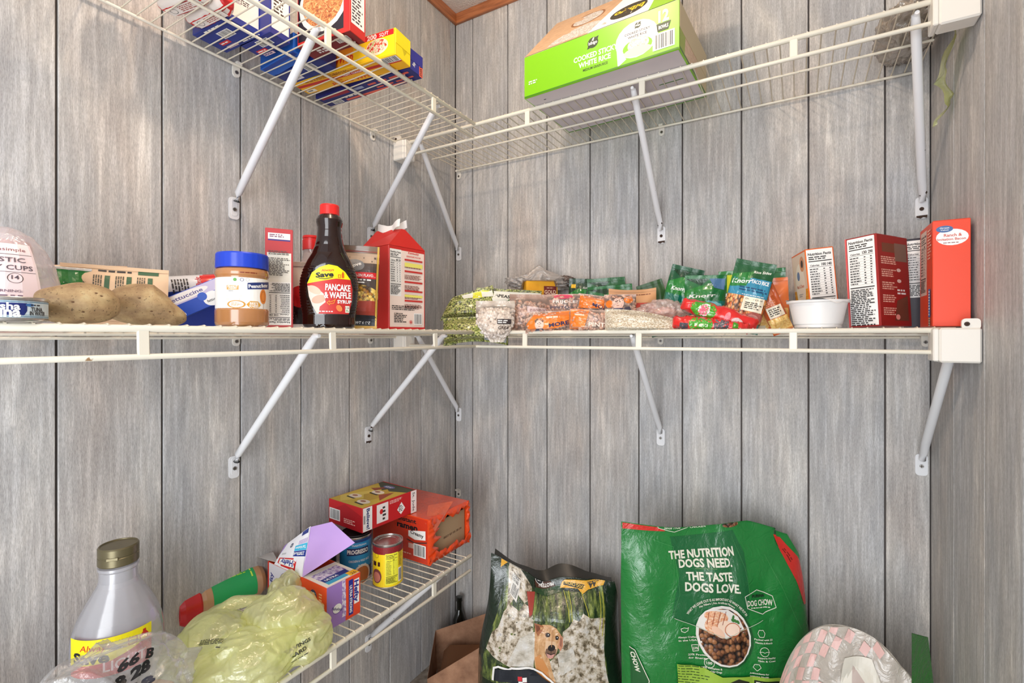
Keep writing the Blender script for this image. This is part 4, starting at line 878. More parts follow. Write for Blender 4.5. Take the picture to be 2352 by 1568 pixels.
# --- stuffing pouch and gable carton
p0 = on_x(828, 752, .285); s = mpp(p0); ST = cells('stuffing_photo', .008, [(.1, (170, 110, 30)), (.4, (220, 170, 60)), (.8, (244, 212, 110))], kind='UV', coat=.4)
def stuff_print(p):
    w, h = .112, 192*s; U = lambda a: (a-.5)*w; V = lambda a: (.5-a)*h
    p.rect(0, V(.02), w, .02, C(150, 60, 50)); p.rect(0, V(.34), w, h*.46, C(74, 62, 58)); p.rect(0, V(.15), w, h*.12, C(176, 152, 130)); p.ell(U(.52), V(.24), .022, .014, C(120, 120, 122)); p.text('Stove', U(.52), V(.24), .008, WHITE, .03, rot=.4)
    p.rect(U(.68), V(.36), w*.55, h*.075, RED); p.text('CHICKEN FLAVOR', U(.68), V(.36), .0062, WHITE, w*.52, bold=.02); p.dashes(U(.68), V(.43), w*.45, .012, 2, WHITE, 4); p.ell(U(.45), V(.52), .03, .012, C(50, 44, 44))
    p.rect(0, V(.61), w, h*.10, C(60, 36, 30)); p.ell(U(.6), V(.60), w*.42, h*.13, ST); p.poly([(U(.15), V(.68)), (U(.97), V(.66)), (U(.97), V(.84)), (U(.3), V(.84))], C(150, 52, 36)); p.rect(0, V(.90), w, h*.13, C(24, 26, 36)); p.text('NET WT 6 OZ', U(.64), V(.925), .006, WHITE, .05, shear=.2, bold=.02)
    p.rect(0, V(.985), w, h*.045, C(206, 160, 60)); p.rect(U(.975), 0, w*.035, h, C(206, 166, 70))
sachet('stuffing_pouch', 'gold edged pouch of chicken stuffing between the syrup and the gable carton', 'packet', (.262, -.738, D2), .112, 192*s, .03, facing(p0)-.12, C(120, 96, 76, .3, coat=.5), stuff_print, roll=rad(2), seed=12, wr=.0016)
p0 = on_x(926, 752, .215); s = mpp(p0); w = 92*s; h = 178*s; rz = facing(p0)+.10
w, dd, h = .118, .122, 178*s; rz = facing(p0)-rad(50)
r = empty("gable_carton", (.212, -.555, D2), rz); tag(r, "red gable top carton with a white recipe panel, opened at the ridge", "box"); GR = C(200, 40, 34, .35)
b = M(); b.box((-w/2, -dd/2, 0), (w/2, dd/2, h), GR, .0012, {'left': C(190, 52, 34)})
fw = w; w = dd
pr_ = Pr(b, face_patch(fw, dd, h, 'right')); U = lambda a: (a-.5)*w; V = lambda a: (.5-a)*h
pr_.rect(0, -.002, w*.94, h*.93, C(240, 220, 208)); pr_.facts(U(.18), V(.32), w*.30, h*.56, '80', '150', rows=9); pr_.text('Kentucky', U(.66), V(.06), .005, RED, w*.3, shear=.2); pr_.text('SEASONED FLOUR', U(.66), V(.105), .0035, RED, w*.4)
for i, vv in enumerate((.15, .29, .42, .53, .65)): pr_.rect(U(.66), V(vv), w*.5, h*.022, C(196, 50, 44)); pr_.dashes(U(.66), V(vv+.07), w*.5, h*.06, 4, C(120, 60, 50), 3+i)
pr_.rect(U(.66), V(.21), w*.5, h*.05, C(232, 224, 110)); pr_.rect(U(.66), V(.59), w*.5, h*.03, C(232, 224, 110)); pr_.dashes(U(.5), V(.74), w*.86, h*.06, 3, INK, 12); pr_.dashes(U(.3), V(.86), w*.34, h*.12, 6, INK, 15); pr_.bars(U(.78), V(.87), w*.2, h*.12); pr_.ring(U(.58), V(.91), w*.04, w*.04, .001, RED); pr_.ell(U(.58), V(.91), w*.02, w*.02, RED)
pr_.rect(0, V(.985), w*.96, h*.025, RED); w = fw
b.build('carton_body', r)
rh = 46*s
b = M(); b.mesh([(-w/2, -dd/2, h), (w/2, -dd/2, h), (w/2, dd/2, h), (-w/2, dd/2, h), (-w*.42, -dd*.12, h+rh), (w*.36, -.006, h+rh*.92), (w*.36, .006, h+rh*.92), (-w*.42, dd*.10, h+rh)],
               [(0, 1, 5, 4), (2, 3, 7, 6), (1, 2, 6, 5), (3, 0, 4, 7)], GR); b.mesh([(-w/2-.0003, -dd/2-.0003, h+.0004), (-w/2-.0003, dd/2, h+.0004), (-w*.42-.0006, dd*.1, h+rh), (-w*.42-.0006, -dd*.12, h+rh)], [(0, 3, 2, 1)], C(226, 84, 36)); b.build('gable_roof', r)
b = M(); n = 14
for sg in (-1, 1):
    b.grid(lambda u, v: Vector((-w*.46+u*w*.86, sg*(.004+.010*abs(math.sin(u*5.2)))*(1-v*.2)-.004, h+rh*.9+v*.020+.006*math.cos(u*6.3))), n, 3, C(240, 238, 234), (0, 1), (0, 1), flip=sg > 0)
b.build('ridge_fin', r)
# ------------------------------------------------------------------ middle back shelf
PEAS = cells('split_peas_in_bag', .0052, [(.1, (140, 156, 66)), (.5, (184, 190, 98)), (.9, (222, 220, 146))], bump=.8)
PINTO = cells('pinto_beans_in_bag', .0085, [(.1, (168, 122, 102)), (.5, (206, 164, 142)), (.9, (232, 202, 184))], bump=.9, stretch=(1, 1, 1.5))
RICE = cells('white_rice_in_bag', .0040, [(.1, (214, 200, 176)), (.6, (236, 226, 206)), (.9, (248, 242, 228))], bump=.5, stretch=(1, 1, 1.8), edge=(190, 178, 158))
def pillow(name, label, cat, u, vb, vt, wpx, Y, t, mat, prints=None, off=0, roll=0, tilt=0, seed=1, z=None, group=None, taper=None, wr=.0025, **k):
    p0 = on_y(u, vb, Y); s = mpp(p0); dz = .0155*(1+Y/SD) if z is None and vb > 750 and Y > -.24 else 0; p0.z -= dz; w, h = wpx*s, (vb-vt)*s+dz
    out = (lambda a, v: (taper(a, v, w, h))) if taper else None
    r, fn = sachet(name, label, cat, (p0.x, p0.y, p0.z if z is None else z), w, h, t, facing(p0)+off, mat, (lambda p: prints(p, w, h)) if prints else None, tilt, roll, group, seed, outline=out, wr=wr, **k)
    return r, fn, w, h, s
def wl(p, w, h): p.rect(w*.30, -h*.02, w*.34, h*.8, C(206, 216, 222)); p.line([(w*.14, h*.38), (w*.17, 0), (w*.15, -h*.4)], .0016, NAVY); p.dashes(w*.33, 0, w*.22, h*.6, 14, C(110, 140, 180), 4)
pillow('pea_bag', 'lower bag of green split peas sagging at the corner of the middle shelves', 'bag', 1093, 784, 727, 148, -.285, .09, PEAS, wl, seed=2, group='bags of dried peas', p=3, wr=.003, taper=lambda a, v, w, h: (0, -.012*a*a+.012*(a < 0)*a*a*(v-.5)))
pillow('pea_bag', 'upper bag of green split peas with a white folded top', 'bag', 1086, 736, 668, 120, -.228, .045, PEAS, lambda p, w, h: (p.poly([(-w*.2, h*.28), (w*.45, h*.22), (w*.45, h*.5), (-w*.3, h*.5)], C(238, 238, 226)), p.rect(w*.1, h*.33, w*.2, h*.2, C(226, 226, 60))), seed=5, group='bags of dried peas', wr=.003, taper=lambda a, v, w, h: (a*w*.12*(1-2*v)-w*.0, .02*(v*v)*a))
def capeas(p, w, h):
    p.rect(0, h*.28, w*.98, h*.42, C(238, 238, 228)); p.text('APEAS', -w*.10, h*.32, .0095, BLACK, w*.24, bold=.04, rot=-.08); p.ell(w*.12, h*.16, w*.17, h*.12, C(60, 110, 56)); p.ell(w*.14, h*.18, w*.10, h*.08, C(214, 220, 196)); p.rect(-w*.36, h*.34, w*.12, h*.22, C(228, 230, 70))
pillow('pea_bag', 'bag of dried peas with black lettering on a white band, behind the white beans', 'bag', 1165, 752, 664, 150, -.168, .03, PEAS, capeas, seed=8, group='bags of dried peas', roll=.05)
# white beans: every bean that shows is a solid grain under the film
CLEARBAG = film('clear_bean_bag', (250, 248, 244), .8, .10, .1, .012)
def beans(root, fn, h, n, size, mats, seed, vmin=.08, vmax=.8, umax=.92):
    R = random.Random(seed); b = M(); vs0 = []; fs0 = []
    for j in range(5):
        for i in range(7):
            th = PI*j/4; ph = 2*PI*i/7; vs0.append(Vector((math.sin(th)*math.cos(ph), math.sin(th)*math.sin(ph), math.cos(th))))
    for j in range(4):
        for i in range(7): fs0.append((j*7+i, j*7+(i+1) % 7, (j+1)*7+(i+1) % 7, (j+1)*7+i))
    for k in range(n):
        u, v = R.uniform(-umax, umax), R.uniform(vmin, vmax); c = fn(u, v, -1)+Vector((0, size*R.uniform(.75, 1.1), 0))
        rot = Matrix.Rotation(R.uniform(0, 6.28), 3, 'Y') @ Matrix.Rotation(R.uniform(-.5, .5), 3, 'X')
        sc_ = R.uniform(.85, 1.15)*size
        b.mesh([c+rot @ Vector((p.x*sc_, p.y*sc_*.6, p.z*sc_*.66)) for p in vs0], fs0, R.choice(mats), True)
    tag(b.build('beans', root), kind='stuff')
taperb = lambda a, v, w, h: (-a*w*.40*max(0, .45-v)*1.9+w*.10*max(0, .4-v), 0)
r, fn, w, h, s = pillow('bean_bag', 'clear bag of white beans hanging over the front rod by the corner', 'bag', 1138, 786, 690, 90, -.340, .055, CLEARBAG, lambda p, w, h: (p.rect(w*.22, -h*.02, w*.36, h*.12, C(50, 42, 44)), p.dashes(w*.22, -h*.02, w*.32, h*.09, 2, WHITE, 5), p.text('GREAT', w*.28, -h*.17, .009, C(70, 60, 58), w*.42)), off=.0, seed=3, taper=taperb, group='bags of dried beans', wr=.002, tilt=rad(-4), backmat=C(214, 200, 188))
beans(r, fn, h, 330, .0072, [C(228, 216, 206, .35, coat=.3), C(238, 228, 220, .35, coat=.3), C(214, 198, 186, .35, coat=.3)], 5)
r, fn, w, h, s = pillow('bean_bag', 'clear bag of tan beans with a faded white label, beside the white beans', 'bag', 1217, 764, 676, 94, -.235, .06, CLEARBAG, lambda p, w, h: (p.poly([(-w*.10, h*.2), (w*.46, h*.12), (w*.46, -h*.26), (-w*.08, -h*.34)], C(226, 206, 204)), p.dashes(w*.2, h*.08, w*.46, h*.10, 3, C(150, 110, 110), 3), p.poly([(-w*.1, h*.0), (w*.46, -h*.06), (w*.46, -h*.10), (-w*.1, -h*.05)], C(196, 140, 130)), p.dashes(w*.18, -h*.2, w*.4, h*.10, 4, C(170, 140, 140), 8)), off=.15, seed=11, group='bags of dried beans', wr=.0025, backmat=C(196, 150, 128))
beans(r, fn, h, 200, .0066, [C(206, 160, 138, .4, coat=.3), C(222, 182, 162, .4, coat=.3), C(188, 138, 116, .4, coat=.3)], 9)
# golden pack under a knotted grey bag
p0 = on_y(1240, 756, -.075); s = mpp(p0)
carton('golden_pack', 'yellow and maroon block pack behind the tan beans, under a clear bag', 'packet', (p0.x, p0.y, D2), 74*s, .05, 112*s, facing(p0)+.30, C(240, 176, 40), None,
       {'front': lambda p: (p.rect(-.028, 0, .036, .146, C(238, 170, 36)), p.dashes(-.030, .012, .026, .036, 6, C(150, 80, 20), 3), p.rect(.028, .044, .044, .044, C(122, 40, 36)), p.dashes(.028, .060, .024, .005, 1, C(224, 180, 150), 3), p.text('GOLD', .028, .047, .012, C(238, 214, 190), .040, bold=.02), p.rect(.006, -.02, .012, .09, C(250, 214, 110)), p.ring(.028, -.028, .013, .022, .0035, C(60, 30, 20)))}, flaps=('top',))
GB = film('grey_clear_bag', (238, 234, 230), .6, .24, .2, .01); DARKC = blotch('dark_contents', .012, [(.3, (58, 46, 42)), (.55, (104, 88, 80)), (.75, (150, 132, 122))], kind='Object')
p1 = on_y(1238, 648, -.075); s = mpp(p1); r = empty('knotted_bag', (p1.x, p1.y, p1.z), facing(p1)); tag(r, 'crumpled see-through bag with dark contents resting on the yellow pack', 'bag')
zt = D2+112*mpp(p0)+.0015-p1.z
b = M(); blob(b, (.105, .042, .032), GB, 5, .22, 1.5, 6, shape=lambda p, d: Vector((p.x, p.y, p.z+.022*math.exp(-(p.x/.022)**2)*(1 if d.z > 0 else .2)-.004*p.x/.1)) if abs(p.x) > .054 else Vector((p.x, p.y, max(p.z, zt)+.022*math.exp(-(p.x/.022)**2)*(1 if d.z > 0 else 0)))); b.build('clear_film', r)
b = M(); blob(b, (.036, .030, .020), DARKC, 9, .22, 2.2, 5); o = b.build('dark_filling', r); o.location = (.088, .004, .0)
b = M(); blob(b, (.022, .02, .012), C(110, 98, 94), 7, .25, 2.2, 4); o = b.build('dark_filling', r); o.location = (-.078, .0, -.004)
# orange bean bags
ORB = C(236, 126, 40, .3, coat=.6)
def boy(p, x, y, k):
    p.ell(x, y, .0125*k, .0155*k, C(226, 190, 176)); p.ell(x, y+.009*k, .0125*k, .008*k, C(110, 90, 80)); p.ell(x, y+.001*k, .0095*k, .011*k, C(232, 200, 186)); p.poly([(x-.018*k, y-.025*k), (x+.018*k, y-.025*k), (x+.009*k, y-.012*k), (x-.009*k, y-.012*k)], C(44, 60, 104))
    for e in (-1, 1): p.ell(x+e*.004*k, y+.002*k, .0015*k, .001*k, BLACK)
    p.rect(x, y-.006*k, .006*k, .001*k, C(150, 70, 66)); p.line([(x, y+.001*k), (x-.001*k, y-.003*k)], .0007*k, C(180, 130, 116))
def bb(label, u, vb, vt, wpx, Y, prints, seed, roll=0, off=0, n=120):
    r, fn, w, h, s = pillow('bean_bag', label, 'bag', u, vb, vt, wpx, Y, .058, CLEARBAG, prints, off, roll, 0, seed, group='bags of dried beans', wr=.0028, backmat=C(196, 150, 128), p=2.6, seal=.05)
    beans(r, fn, h, n, .0066, [C(206, 160, 138, .4, coat=.3), C(222, 182, 162, .4, coat=.3), C(190, 140, 120, .4, coat=.3)], seed, .1, .9)
bb('orange labelled bean bag with a boy printed on it, front row left', 1262, 764, 714, 110, -.292, lambda p, w, h: (p.poly([(-w*.48, -h*.1), (-w*.3, h*.36), (w*.48, h*.48), (w*.48, -h*.1), (w*.1, -h*.34), (-w*.4, -h*.4)], ORB), boy(p, -w*.20, -h*.1, 1.0), p.text('MORE', w*.2, -h*.12, .010, C(44, 50, 92), w*.42, rot=.12, bold=.035), p.dashes(w*.1, h*.2, w*.3, h*.14, 1, C(244, 220, 200), 3)), 14, roll=-.05)
bb('bean bag with orange stripe and pale PINTO lettering, front row', 1356, 763, 711, 100, -.292, lambda p, w, h: (p.poly([(-w*.48, -h*.4), (-w*.15, -h*.4), (-w*.05, h*.5), (-w*.48, h*.5)], ORB), p.text('PINTO', w*.2, -h*.15, .011, C(244, 226, 214), w*.5, bold=.02), p.dashes(w*.2, -h*.38, w*.4, .003, 1, INK, 3), p.dashes(-w*.25, h*.25, w*.25, .008, 1, C(246, 220, 200), 5)), 15, roll=.06)
bb('bean bag with a pink oval, upper row nearest the yellow pack', 1298, 722, 675, 84, -.215, lambda p, w, h: (p.ell(-w*.05, h*.36, w*.26, h*.12, C(224, 70, 110)), p.text('FRIJOLES', w*.02, h*.10, .008, C(244, 232, 224), w*.7, bold=.01), p.text('PINTOS', -w*.1, -h*.18, .007, C(80, 76, 96), w*.6, bold=.02)), 16, n=90)
bb('bean bag with a broad orange band and dark blue letters, upper row middle', 1366, 722, 678, 86, -.215, lambda p, w, h: (p.poly([(-w*.45, -h*.3), (w*.3, -h*.15), (w*.42, h*.3), (-w*.45, h*.42)], ORB), p.text('MORE', w*.15, -h*.1, .010, C(40, 44, 84), w*.5, rot=-.15, bold=.035)), 17, roll=.14, n=90)
bb('bean bag with a boy between two orange spots, upper row right', 1424, 724, 676, 72, -.225, lambda p, w, h: (p.ell(-w*.32, h*.02, w*.12, h*.18, ORB), p.ell(w*.26, h*.22, w*.14, h*.18, ORB), boy(p, -w*.06, h*.08, 1.25), p.poly([(w*.1, -h*.38), (w*.34, -h*.3), (w*.3, -h*.1), (w*.14, -h*.16)], C(70, 66, 84))), 18, n=70)
def taperr(a, v, w, h): return (0, -(.5+a*.5)**2*h*.55*(v-.0)+0)
pillow('rice_bag', 'clear bag of white rice lying on the shelf, tapering to the right', 'bag', 1477, 763, 708, 172, -.288, .062, RICE, None, seed=21, taper=taperr, wr=.002, p=3, seal=.04)
p0 = on_y(1450, 757, -.135)
pillow('potato_packet', 'tan packet with a red flash behind the boy printed bean bag', 'packet', 1452, 757, 666, 106, -.135, .022, C(214, 160, 112, .5), lambda p, w, h: (p.poly([(-w*.08, h*.20), (w*.40, h*.18), (w*.46, -h*.02), (w*.2, -h*.2), (-w*.1, -h*.2)], C(196, 60, 40)), p.text('IDAHOAN', w*.02, h*.03, .010, WHITE, w*.56, bold=.03), p.dashes(w*.05, h*.38, w*.8, .004, 1, C(120, 60, 40), 3), p.dashes(w*.1, -h*.3, w*.5, .008, 2, C(120, 60, 40), 6)), seed=23, taper=lambda a, v, w, h: (0, .006*a*a*v))
# green side-dish packets
def knorr(p, w, h, title=None, tc=RED, lower=None, mid=None, nm='Rice Sides', ny=.24, kx=-.14, ks=.40):
    p.poly([(-w*.49, h*.44), (-w*.1, h*.32), (w*.1, h*.44)], DGRN)
    p.poly([(-w*.49, h*(ny-.24)), (w*.06, h*(ny-.2)), (w*.22, h*(ny+.06)), (-w*.1, h*(ny+.08)), (-w*.49, h*(ny-.02))], C(30, 126, 46, .28, coat=.5))
    if mid: p.rect(0, h*(ny-.32), w*.96, h*.26, mid)
    if lower: p.poly([(-w*.49, -h*.45), (w*.49, -h*.45), (w*.49, h*(ny-.44)), (0, h*(ny-.40)), (-w*.49, h*(ny-.46))], lower)
    p.text('Knorr', w*kx, h*(ny-.10), h*.058, WHITE, w*ks, rot=.06, shear=.3, bold=.025)
    p.text(nm, w*.24, h*(ny+.10), h*.036, C(226, 232, 220), w*.36, rot=.05, shear=.25, bold=.01)
    if title: p.rect(w*.22, h*(ny-.12), w*.42, h*.12, tc) if tc else None; p.text(title, w*.22, h*(ny-.12), h*.04, WHITE, w*.34, bold=.03)
KG = 'green side dish packets'
pillow('rice_packet', 'dark green packet with a red block, back row beside the grey bag', 'packet', 1330, 757, 640, 60, -.062, .02, DGRN, lambda p, w, h: (knorr(p, w, h, ' ', RED), p.dashes(w*.22, h*.12, w*.3, h*.04, 1, WHITE, 4), p.rect(-w*.32, h*.36, w*.18, h*.07, C(240, 190, 40))), roll=.06, off=-.2, seed=31, group=KG)
pillow('rice_packet', 'green packet against the wall, tallest of the three left of the tan packet', 'packet', 1398, 757, 638, 86, -.040, .02, GRN, lambda p, w, h: knorr(p, w, h), roll=-.05, seed=32, group=KG)
pillow('rice_packet', 'lower green packet with a bright swoosh, in front of the tallest one', 'packet', 1408, 757, 655, 100, -.082, .02, C(22, 110, 48, .28, coat=.5), lambda p, w, h: (knorr(p, w, h), p.ell(w*.1, h*.30, w*.13, h*.05, C(90, 150, 170))), roll=-.07, seed=33, group=KG)
CHK = blotch('cooked_rice_dish', .010, [(.3, (206, 150, 110)), (.5, (236, 206, 176)), (.7, (244, 232, 214))], dist=2)
pillow('rice_packet', 'tall dark green packet tilted to the right behind the rice bag', 'packet', 1540, 756, 610, 72, -.125, .024, C(14, 82, 50, .28, coat=.5), lambda p, w, h: (knorr(p, w, h, 'RICE', None, CHK, C(10, 110, 90, .3, coat=.4), ny=.26), p.rect(-w*.20, -h*.22, w*.22, h*.20, WHITE), p.rect(-w*.20, -h*.17, w*.16, h*.09, C(40, 70, 140)), p.rect(w*.3, -h*.2, w*.22, h*.2, C(226, 216, 196))), roll=.26, off=.05, seed=34, group=KG)
pillow('rice_packet', 'dark green packet edge poking out left of the tilted tall packet', 'packet', 1528, 757, 642, 60, -.06, .014, C(44, 84, 40, .4), None, roll=-.30, seed=35, group=KG)
SHRIMP = blotch('pasta_photo', .012, [(.3, (214, 120, 80)), (.5, (240, 190, 150)), (.7, (246, 226, 200))], dist=2)
pillow('rice_packet', 'broad green packet with teal ice blocks printed on it, behind the red candy bags', 'packet', 1616, 757, 632, 88, -.155, .024, C(20, 104, 50, .28, coat=.5), lambda p, w, h: (p.rect(0, -h*.08, w*.98, h*.26, C(16, 120, 110, .3, coat=.4)), knorr(p, w, h, None, None, SHRIMP, None, ny=.24, kx=-.06, ks=.64, nm='Fish'), p.poly([(w*.1, h*.44), (w*.48, h*.44), (w*.46, h*.24), (w*.22, h*.28)], C(70, 110, 150)), p.poly([(-w*.1, h*.0), (w*.1, h*.06), (w*.4, 0), (w*.44, -h*.12), (w*.1, -h*.16)], C(110, 190, 200)), p.rect(w*.36, -h*.26, w*.2, h*.18, CREAM)), seed=36, group=KG, roll=.03)
pillow('rice_packet', 'green packet with a yellow stripe between the broad packet and the taco rice', 'packet', 1684, 757, 622, 62, -.135, .02, C(34, 120, 50, .28, coat=.5), lambda p, w, h: (p.rect(-w*.08, h*.32, w*.26, h*.34, C(206, 214, 50)), p.ell(-w*.1, h*.05, w*.26, h*.10, WHITE), p.ell(-w*.1, h*.04, w*.18, h*.07, C(120, 40, 40)), p.rect(-w*.3, -h*.14, w*.2, h*.2, C(236, 120, 40))), seed=37, group=KG)
TACO = cells('taco_rice_photo', .0046, [(.1, (196, 90, 40)), (.5, (234, 140, 70)), (.9, (248, 190, 120))], kind='UV', stretch=(1, .5, 1), coat=.4)
def taco(p, w, h):
    p.rect(0, h*.13, w*.98, h*.26, C(50, 136, 168, .3, coat=.4)); p.rect(0, -h*.24, w*.98, h*.48, TACO)
    p.poly([(-w*.49, h*.10), (-w*.1, h*.14), (w*.02, h*.36), (-w*.49, h*.28)], C(30, 120, 50, .3, coat=.5)); p.text('Knorr', -w*.22, h*.20, h*.06, WHITE, w*.48, rot=.15, shear=.3, bold=.025); p.text('Rice Sides', w*.22, h*.36, h*.036, C(232, 232, 220), w*.42, rot=.1, shear=.25)
    p.text('TACO RICE', w*.22, h*.215, h*.05, WHITE, w*.44, bold=.03); p.dashes(w*.1, h*.10, w*.7, h*.07, 2, C(20, 70, 110), 3); p.dashes(w*.15, h*.02, w*.6, .003, 1, WHITE, 4)
    p.rect(w*.18, -h*.10, w*.52, h*.20, C(240, 230, 206)); p.text('One of a kind', w*.18, -h*.03, h*.022, INK, w*.42, shear=.2); p.dashes(w*.2, -h*.12, w*.42, h*.10, 4, INK, 6); p.ell(w*.3, -h*.28, w*.22, h*.08, C(170, 90, 80)); p.ell(w*.26, -h*.28, w*.14, h*.045, C(214, 150, 140)); p.poly([(-w*.06, -h*.36), (w*.46, -h*.36), (w*.46, -h*.45), (-w*.1, -h*.45)], C(20, 118, 110)); p.dashes(w*.2, -h*.41, w*.4, .006, 1, WHITE, 3)
pillow('rice_packet', 'taco rice packet tilted to the right, largest one in front', 'packet', 1694, 756, 598, 84, -.232, .024, C(16, 84, 44, .28, coat=.5), taco, roll=.245, off=.05, seed=38, group=KG)
NOOD = blotch('noodles_photo', .010, [(.3, (206, 140, 60)), (.5, (240, 200, 120)), (.7, (250, 226, 160))], dist=3)
pillow('rice_packet', 'orange chicken noodle packet standing behind the taco rice packet', 'packet', 1760, 756, 640, 96, -.135, .020, C(214, 110, 50, .3, coat=.5), lambda p, w, h: (p.rect(0, -h*.26, w*.96, h*.40, NOOD), p.text('Chicken', -w*.02, h*.16, h*.08, C(250, 220, 190), w*.6, bold=.01), p.dashes(-w*.05, h*.02, w*.5, h*.1, 2, C(250, 210, 180), 3), p.rect(0, -h*.04, w*.5, h*.05, CREAM), p.rect(-w*.15, -h*.40, w*.28, h*.07, C(216, 206, 180)), p.rect(w*.2, -h*.44, w*.3, h*.08, C(224, 110, 50))), seed=39, group=KG, roll=-.04)
pillow('rice_packet', 'plain green packet corner against the wall, right end of the packets', 'packet', 1770, 757, 616, 60, -.06, .016, C(20, 110, 52, .28, coat=.5), None, seed=40, group=KG)
pillow('rice_packet', 'narrow orange packet leaning left against the taco rice packet', 'packet', 1801, 757, 634, 46, -.185, .020, C(190, 84, 34, .3, coat=.5), lambda p, w, h: (p.rect(0, h*.44, w, h*.12, DGRN), p.rect(0, h*.24, w*.5, h*.10, C(216, 120, 80)), p.dashes(0, h*.06, w*.7, h*.1, 3, C(230, 150, 110), 5), p.rect(.0, -h*.10, w*.74, h*.20, CREAM), p.dashes(0, -h*.1, w*.6, h*.14, 4, INK, 3), p.rect(0, -h*.34, w*.96, h*.26, NOOD)), roll=-.40, off=.25, seed=41, group=KG)
# clear bag and candy bags
p0 = on_y(1522, 738, -.205); s = mpp(p0); r = empty('clear_bag', (p0.x, p0.y, p0.z), facing(p0)); tag(r, 'clear plastic bag of pale pink pieces behind the white rice bag', 'bag')
b = M(); blob(b, (56*s, .036, 27*s), film('pinkish_film', (244, 226, 220), .6, .3, .1, .008), 12, .22, 2.0, 5); o = b.build('clear_film', r); o.location = (0, 0, 22*s)
b = M(); blob(b, (40*s, .024, 16*s), blotch('pink_pieces', .012, [(.3, (214, 150, 140)), (.5, (236, 200, 190)), (.7, (240, 224, 190))], kind='Object'), 13, .25, 2.4, 4); o = b.build('pink_filling', r); o.location = (0, 0, 16*s)
RC = C(216, 36, 34, .22, coat=.8); LIME = C(70, 160, 40, .25, coat=.7)
def candy(label, u, v, wpx, hpx, Y, roll, seed, prints):
    p0 = on_y(u, v, Y); s = mpp(p0); r = empty('candy_bag', (p0.x, p0.y, p0.z), facing(p0), 0, roll); tag(r, label, 'bag', 'red and green candy bags'); w, h = wpx*s, hpx*s
    def fn(u, v):
        e = max(0, 1-abs(u)**2.2)**.5; fl = .35*max(0, abs(u)-.78)/.22
        a = PI*v; n = noise.noise(Vector((u*5, v*4, seed)))*.004+abs(noise.noise(Vector((u*9, v*7, seed*2))))*.004
        return Vector((u*w/2, -math.sin(a)*(.024*e+n), -math.cos(a)*(h/2*(e*.8+.2+fl)+n)))
    b = M(); b.grid(fn, 40, 16, RC, (-1, 1), (0, 1)); b.grid(lambda u, v: Vector((fn(u, v).x, .010*max(0, 1-abs(u)**2.2)**.5, fn(u, v).z)), 40, 16, RC, (-1, 1), (0, 1), flip=True)
    prints(Pr(b, lambda x, y, l: fn(max(-1, min(1, 2*x/w)), max(.02, min(.98, .5+y/h*.8)))+Vector((0, -l-.0004, 0)), .004, .0001), w, h); b.build('wrapper', r)
candy('red candy bag with a green oval label, lower one at the shelf edge', 1612, 745, 128, 34, -.285, .10, 3, lambda p, w, h: (p.ell(-w*.02, 0, w*.2, h*.44, LIME), p.dashes(0, -h*.05, w*.24, .007, 1, C(230, 240, 210), 4, .8), p.rect(-w*.3, -h*.2, w*.14, h*.4, C(80, 76, 84)), p.rect(w*.3, -h*.05, w*.2, h*.4, C(80, 76, 84)), p.dashes(w*.3, -h*.05, w*.18, h*.3, 4, C(140, 136, 140), 4)))
candy('red candy bag with a round white emblem, lying across the lower one', 1650, 722, 168, 40, -.262, .34, 8, lambda p, w, h: (p.ell(-w*.20, .0, w*.17, h*.46, LIME), p.ell(-w*.19, 0, w*.075, h*.34, WHITE), p.ell(-w*.19, 0, w*.06, h*.27, C(224, 110, 130)), p.ell(w*.12, 0, w*.035, h*.24, C(226, 130, 140)), p.ell(w*.25, -h*.1, w*.07, h*.2, C(210, 190, 190))))
candy('small red and grey candy bag half hidden under the others', 1668, 748, 96, 26, -.278, .16, 13, lambda p, w, h: (p.rect(-w*.1, 0, w*.3, h*.7, C(84, 82, 90)), p.dashes(-w*.1, 0, w*.26, h*.5, 5, C(150, 148, 150), 4), p.rect(w*.2, h*.1, w*.12, h*.4, LIME)))
# --- boxes and bowl at the right end
CH = blotch('cheese_pasta_photo', .012, [(.35, (226, 120, 20)), (.5, (246, 166, 40)), (.65, (252, 206, 100))], dist=2)
p0 = on_y(1899, 750, -.185); s = mpp(p0); w, h, d = .058, .182, .110
carton('cheese_box', 'orange macaroni box with white facts panel behind the white bowl', 'box', (1.1905, -.140, D2+.003), .058, .110, h, .25, C(226, 104, 30), None,
       {'front': lambda p: (p.rect(0, .10*h, w*.92, h*.78, WHITE), p.facts(0, .08*h, w*.9, h*.80, '100', '140', rows=11), p.rect(0, -.40*h, w*.96, h*.18, C(240, 110, 26)), p.dashes(w*.15, -.40*h, w*.4, h*.1, 3, C(250, 190, 140), 3)),
        'left': lambda p: (p.rect(0, .18*h, d*.96, h*.6, C(226, 206, 186)), p.rect(-d*.0, -.24*h, d*.96, h*.5, CH), p.ell(0, .06*h, d*.34, h*.30, C(238, 230, 214)), p.ell(-d*.1, .20*h, d*.10, h*.06, C(110, 130, 170)), p.ell(d*.22, .34*h, d*.16, h*.1, C(214, 150, 110)), p.ell(d*.22, .34*h, d*.08, h*.05, C(60, 40, 40)), p.text('Mac & Cheese', 0, .06*h, .008, C(206, 120, 90), d*.5), p.dashes(0, -.06*h, d*.3, h*.05, 2, GREY, 4))}, roll=-.085)
p0 = on_y(1878, 750, -.262); s = mpp(p0); BOWL = C(232, 230, 228, .35)
r = empty('bowl', (p0.x, p0.y, D2), 0); tag(r, 'white plastic bowl with a peeled paper lid in front of the macaroni box', 'bowl')
